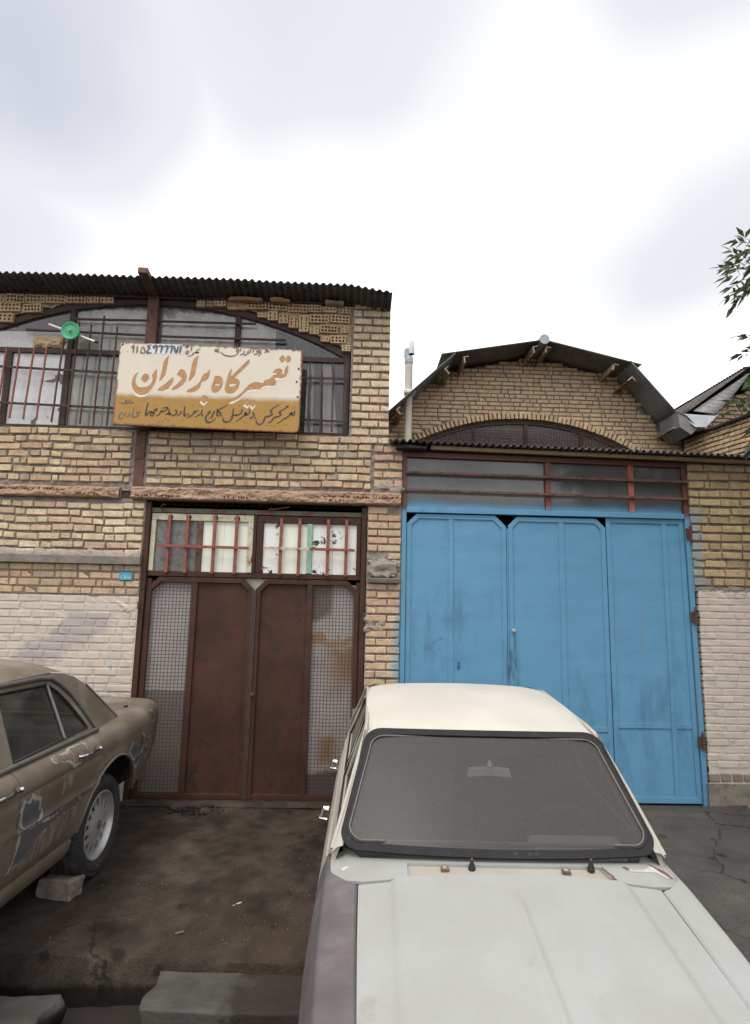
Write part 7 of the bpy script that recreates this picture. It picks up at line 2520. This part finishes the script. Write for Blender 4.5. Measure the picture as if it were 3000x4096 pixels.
# ------------------------------------------------------------------ street tree at the right, mostly outside the frame
def leaf_mat():
    mt, n, out = new_mat('tree leaf')
    r_ = n.node('ShaderNodeNewGeometry').outputs['Random Per Island']
    c = n.ramp(r_, [(0.0, (0.035, 0.052, 0.022)), (0.5, (0.06, 0.088, 0.034)), (1.0, (0.095, 0.125, 0.055))])
    d = n.node('ShaderNodeBsdfPrincipled', {'Base Color': c, 'Roughness': 0.55})
    t = n.node('ShaderNodeBsdfTranslucent', {'Color': (0.10, 0.16, 0.04)})
    m_ = n.node('ShaderNodeMixShader', {0: 0.22, 1: d.outputs[0], 2: t.outputs[0]})
    n.t.links.new(m_.outputs[0], out.inputs['Surface'])
    return mt


M['leaf'] = leaf_mat()
TR = thing('street_tree', 'leafy ash tree reaching in from the right edge with pointed green leaves', 'tree', (4.15, -2.3, -0.05))
tk = MB()
tk.tube([(4.15, -2.3, -0.1), (4.17, -2.31, 0.5), (4.12, -2.26, 1.3), (4.2, -2.3, 2.2), (4.16, -2.25, 3.2), (4.2, -2.3, 4.2)], [0.16, 0.125, 0.11, 0.095, 0.075, 0.05], 12)
r = random.Random(3)
tips = []
ends = [((4.16, -2.25, 2.7), (3.3, -2.05, 4.25), (2.80, -2.0, 4.22)), ((4.18, -2.28, 2.4), (3.4, -2.0, 3.9), (2.92, -2.0, 3.70)), ((4.15, -2.28, 2.3), (3.3, -1.9, 3.3), (2.87, -1.95, 3.22)),
        ((4.16, -2.25, 3.0), (3.4, -2.1, 4.6), (2.95, -2.0, 4.45)), ((4.15, -2.28, 2.6), (3.2, -1.7, 3.8), (2.88, -1.98, 3.98))]
for k in range(22):
    a = r.uniform(0, 6.28)
    ln = r.uniform(0.9, 1.7)
    z0 = r.uniform(2.0, 3.9)
    p0 = Vector((4.16, -2.27, z0))
    p2 = p0 + Vector((math.cos(a) * ln * 0.85, math.sin(a) * ln, r.uniform(0.2, 1.5)))
    if p2.x < 3.2:
        continue
    ends.append((tuple(p0), tuple(p0.lerp(p2, 0.55) + Vector((0, 0, 0.2))), tuple(p2)))
lf = MB()


def leaf(p, d, L, W_):
    d = d.normalized()
    s_ = d.cross(Vector((r.uniform(-1, 1), r.uniform(-1, 1), r.uniform(-1, 1)))).normalized()
    n_ = d.cross(s_)
    base, tip = p, p + d * L - Vector((0, 0, L * 0.12))
    m1 = p + d * L * 0.4
    lf.add([base, m1 + s_ * W_ + n_ * W_ * 0.3, tip, m1 - s_ * W_ + n_ * W_ * 0.3, m1], [(0, 1, 4), (1, 2, 4), (2, 3, 4), (3, 0, 4)])


def sprig(p, d, n):
    """a compound leaf: leaflets in pairs along a stalk"""
    d = d.normalized()
    sd_ = d.cross(Vector((0, 0, 1)))
    if sd_.length < 0.1:
        sd_ = Vector((1, 0, 0))
    sd_.normalize()
    L = 0.045 * n
    for i in range(n):
        q = p + d * L * (i + 1) / n - Vector((0, 0, 0.02 * (i / n) ** 2))
        for s_ in (-1, 1):
            leaf(q, d * 0.75 + sd_ * s_ * 0.8 + Vector((r.gauss(0, 0.2), r.gauss(0, 0.2), r.gauss(-0.15, 0.25))), r.uniform(0.065, 0.105), r.uniform(0.012, 0.017))
    leaf(p + d * L, d + Vector((0, 0, -0.2)), 0.11, 0.015)


for a, m_, c in ends:
    a, m_, c = Vector(a), Vector(m_), Vector(c)
    pts = []
    for t in np.linspace(0, 1, 9):
        pts.append(a * (1 - t) ** 2 + m_ * 2 * t * (1 - t) + c * t * t)
    tk.tube(pts, [0.035 * (1 - 0.85 * t) for t in np.linspace(0, 1, 9)], 6)
    for t in np.linspace(0.25, 1.0, 22):
        q = a * (1 - t) ** 2 + m_ * 2 * t * (1 - t) + c * t * t
        for k in range(6 if t > 0.7 else 3):
            dirv = (c - m_).normalized() * 0.6 + Vector((r.uniform(-1, 1), r.uniform(-1, 1), r.uniform(-0.8, 0.7)))
            if t > 0.9:
                dirv = (c - m_).normalized() + Vector((r.uniform(-.6, .6), r.uniform(-.6, .6), r.uniform(-.6, .5)))
            if q.x < 3.15:
                dirv.x = abs(dirv.x) * (0.3 if t < 0.9 else -0.3)
            tk.tube([q, q + dirv.normalized() * 0.12], 0.004, 4)
            sprig(q + dirv.normalized() * 0.10, dirv, r.choice((3, 4, 4)))
tk.build('trunk', 'bark', TR, smooth=60)
o = lf.build('crown', 'leaf', TR)
o['kind'] = 'stuff'
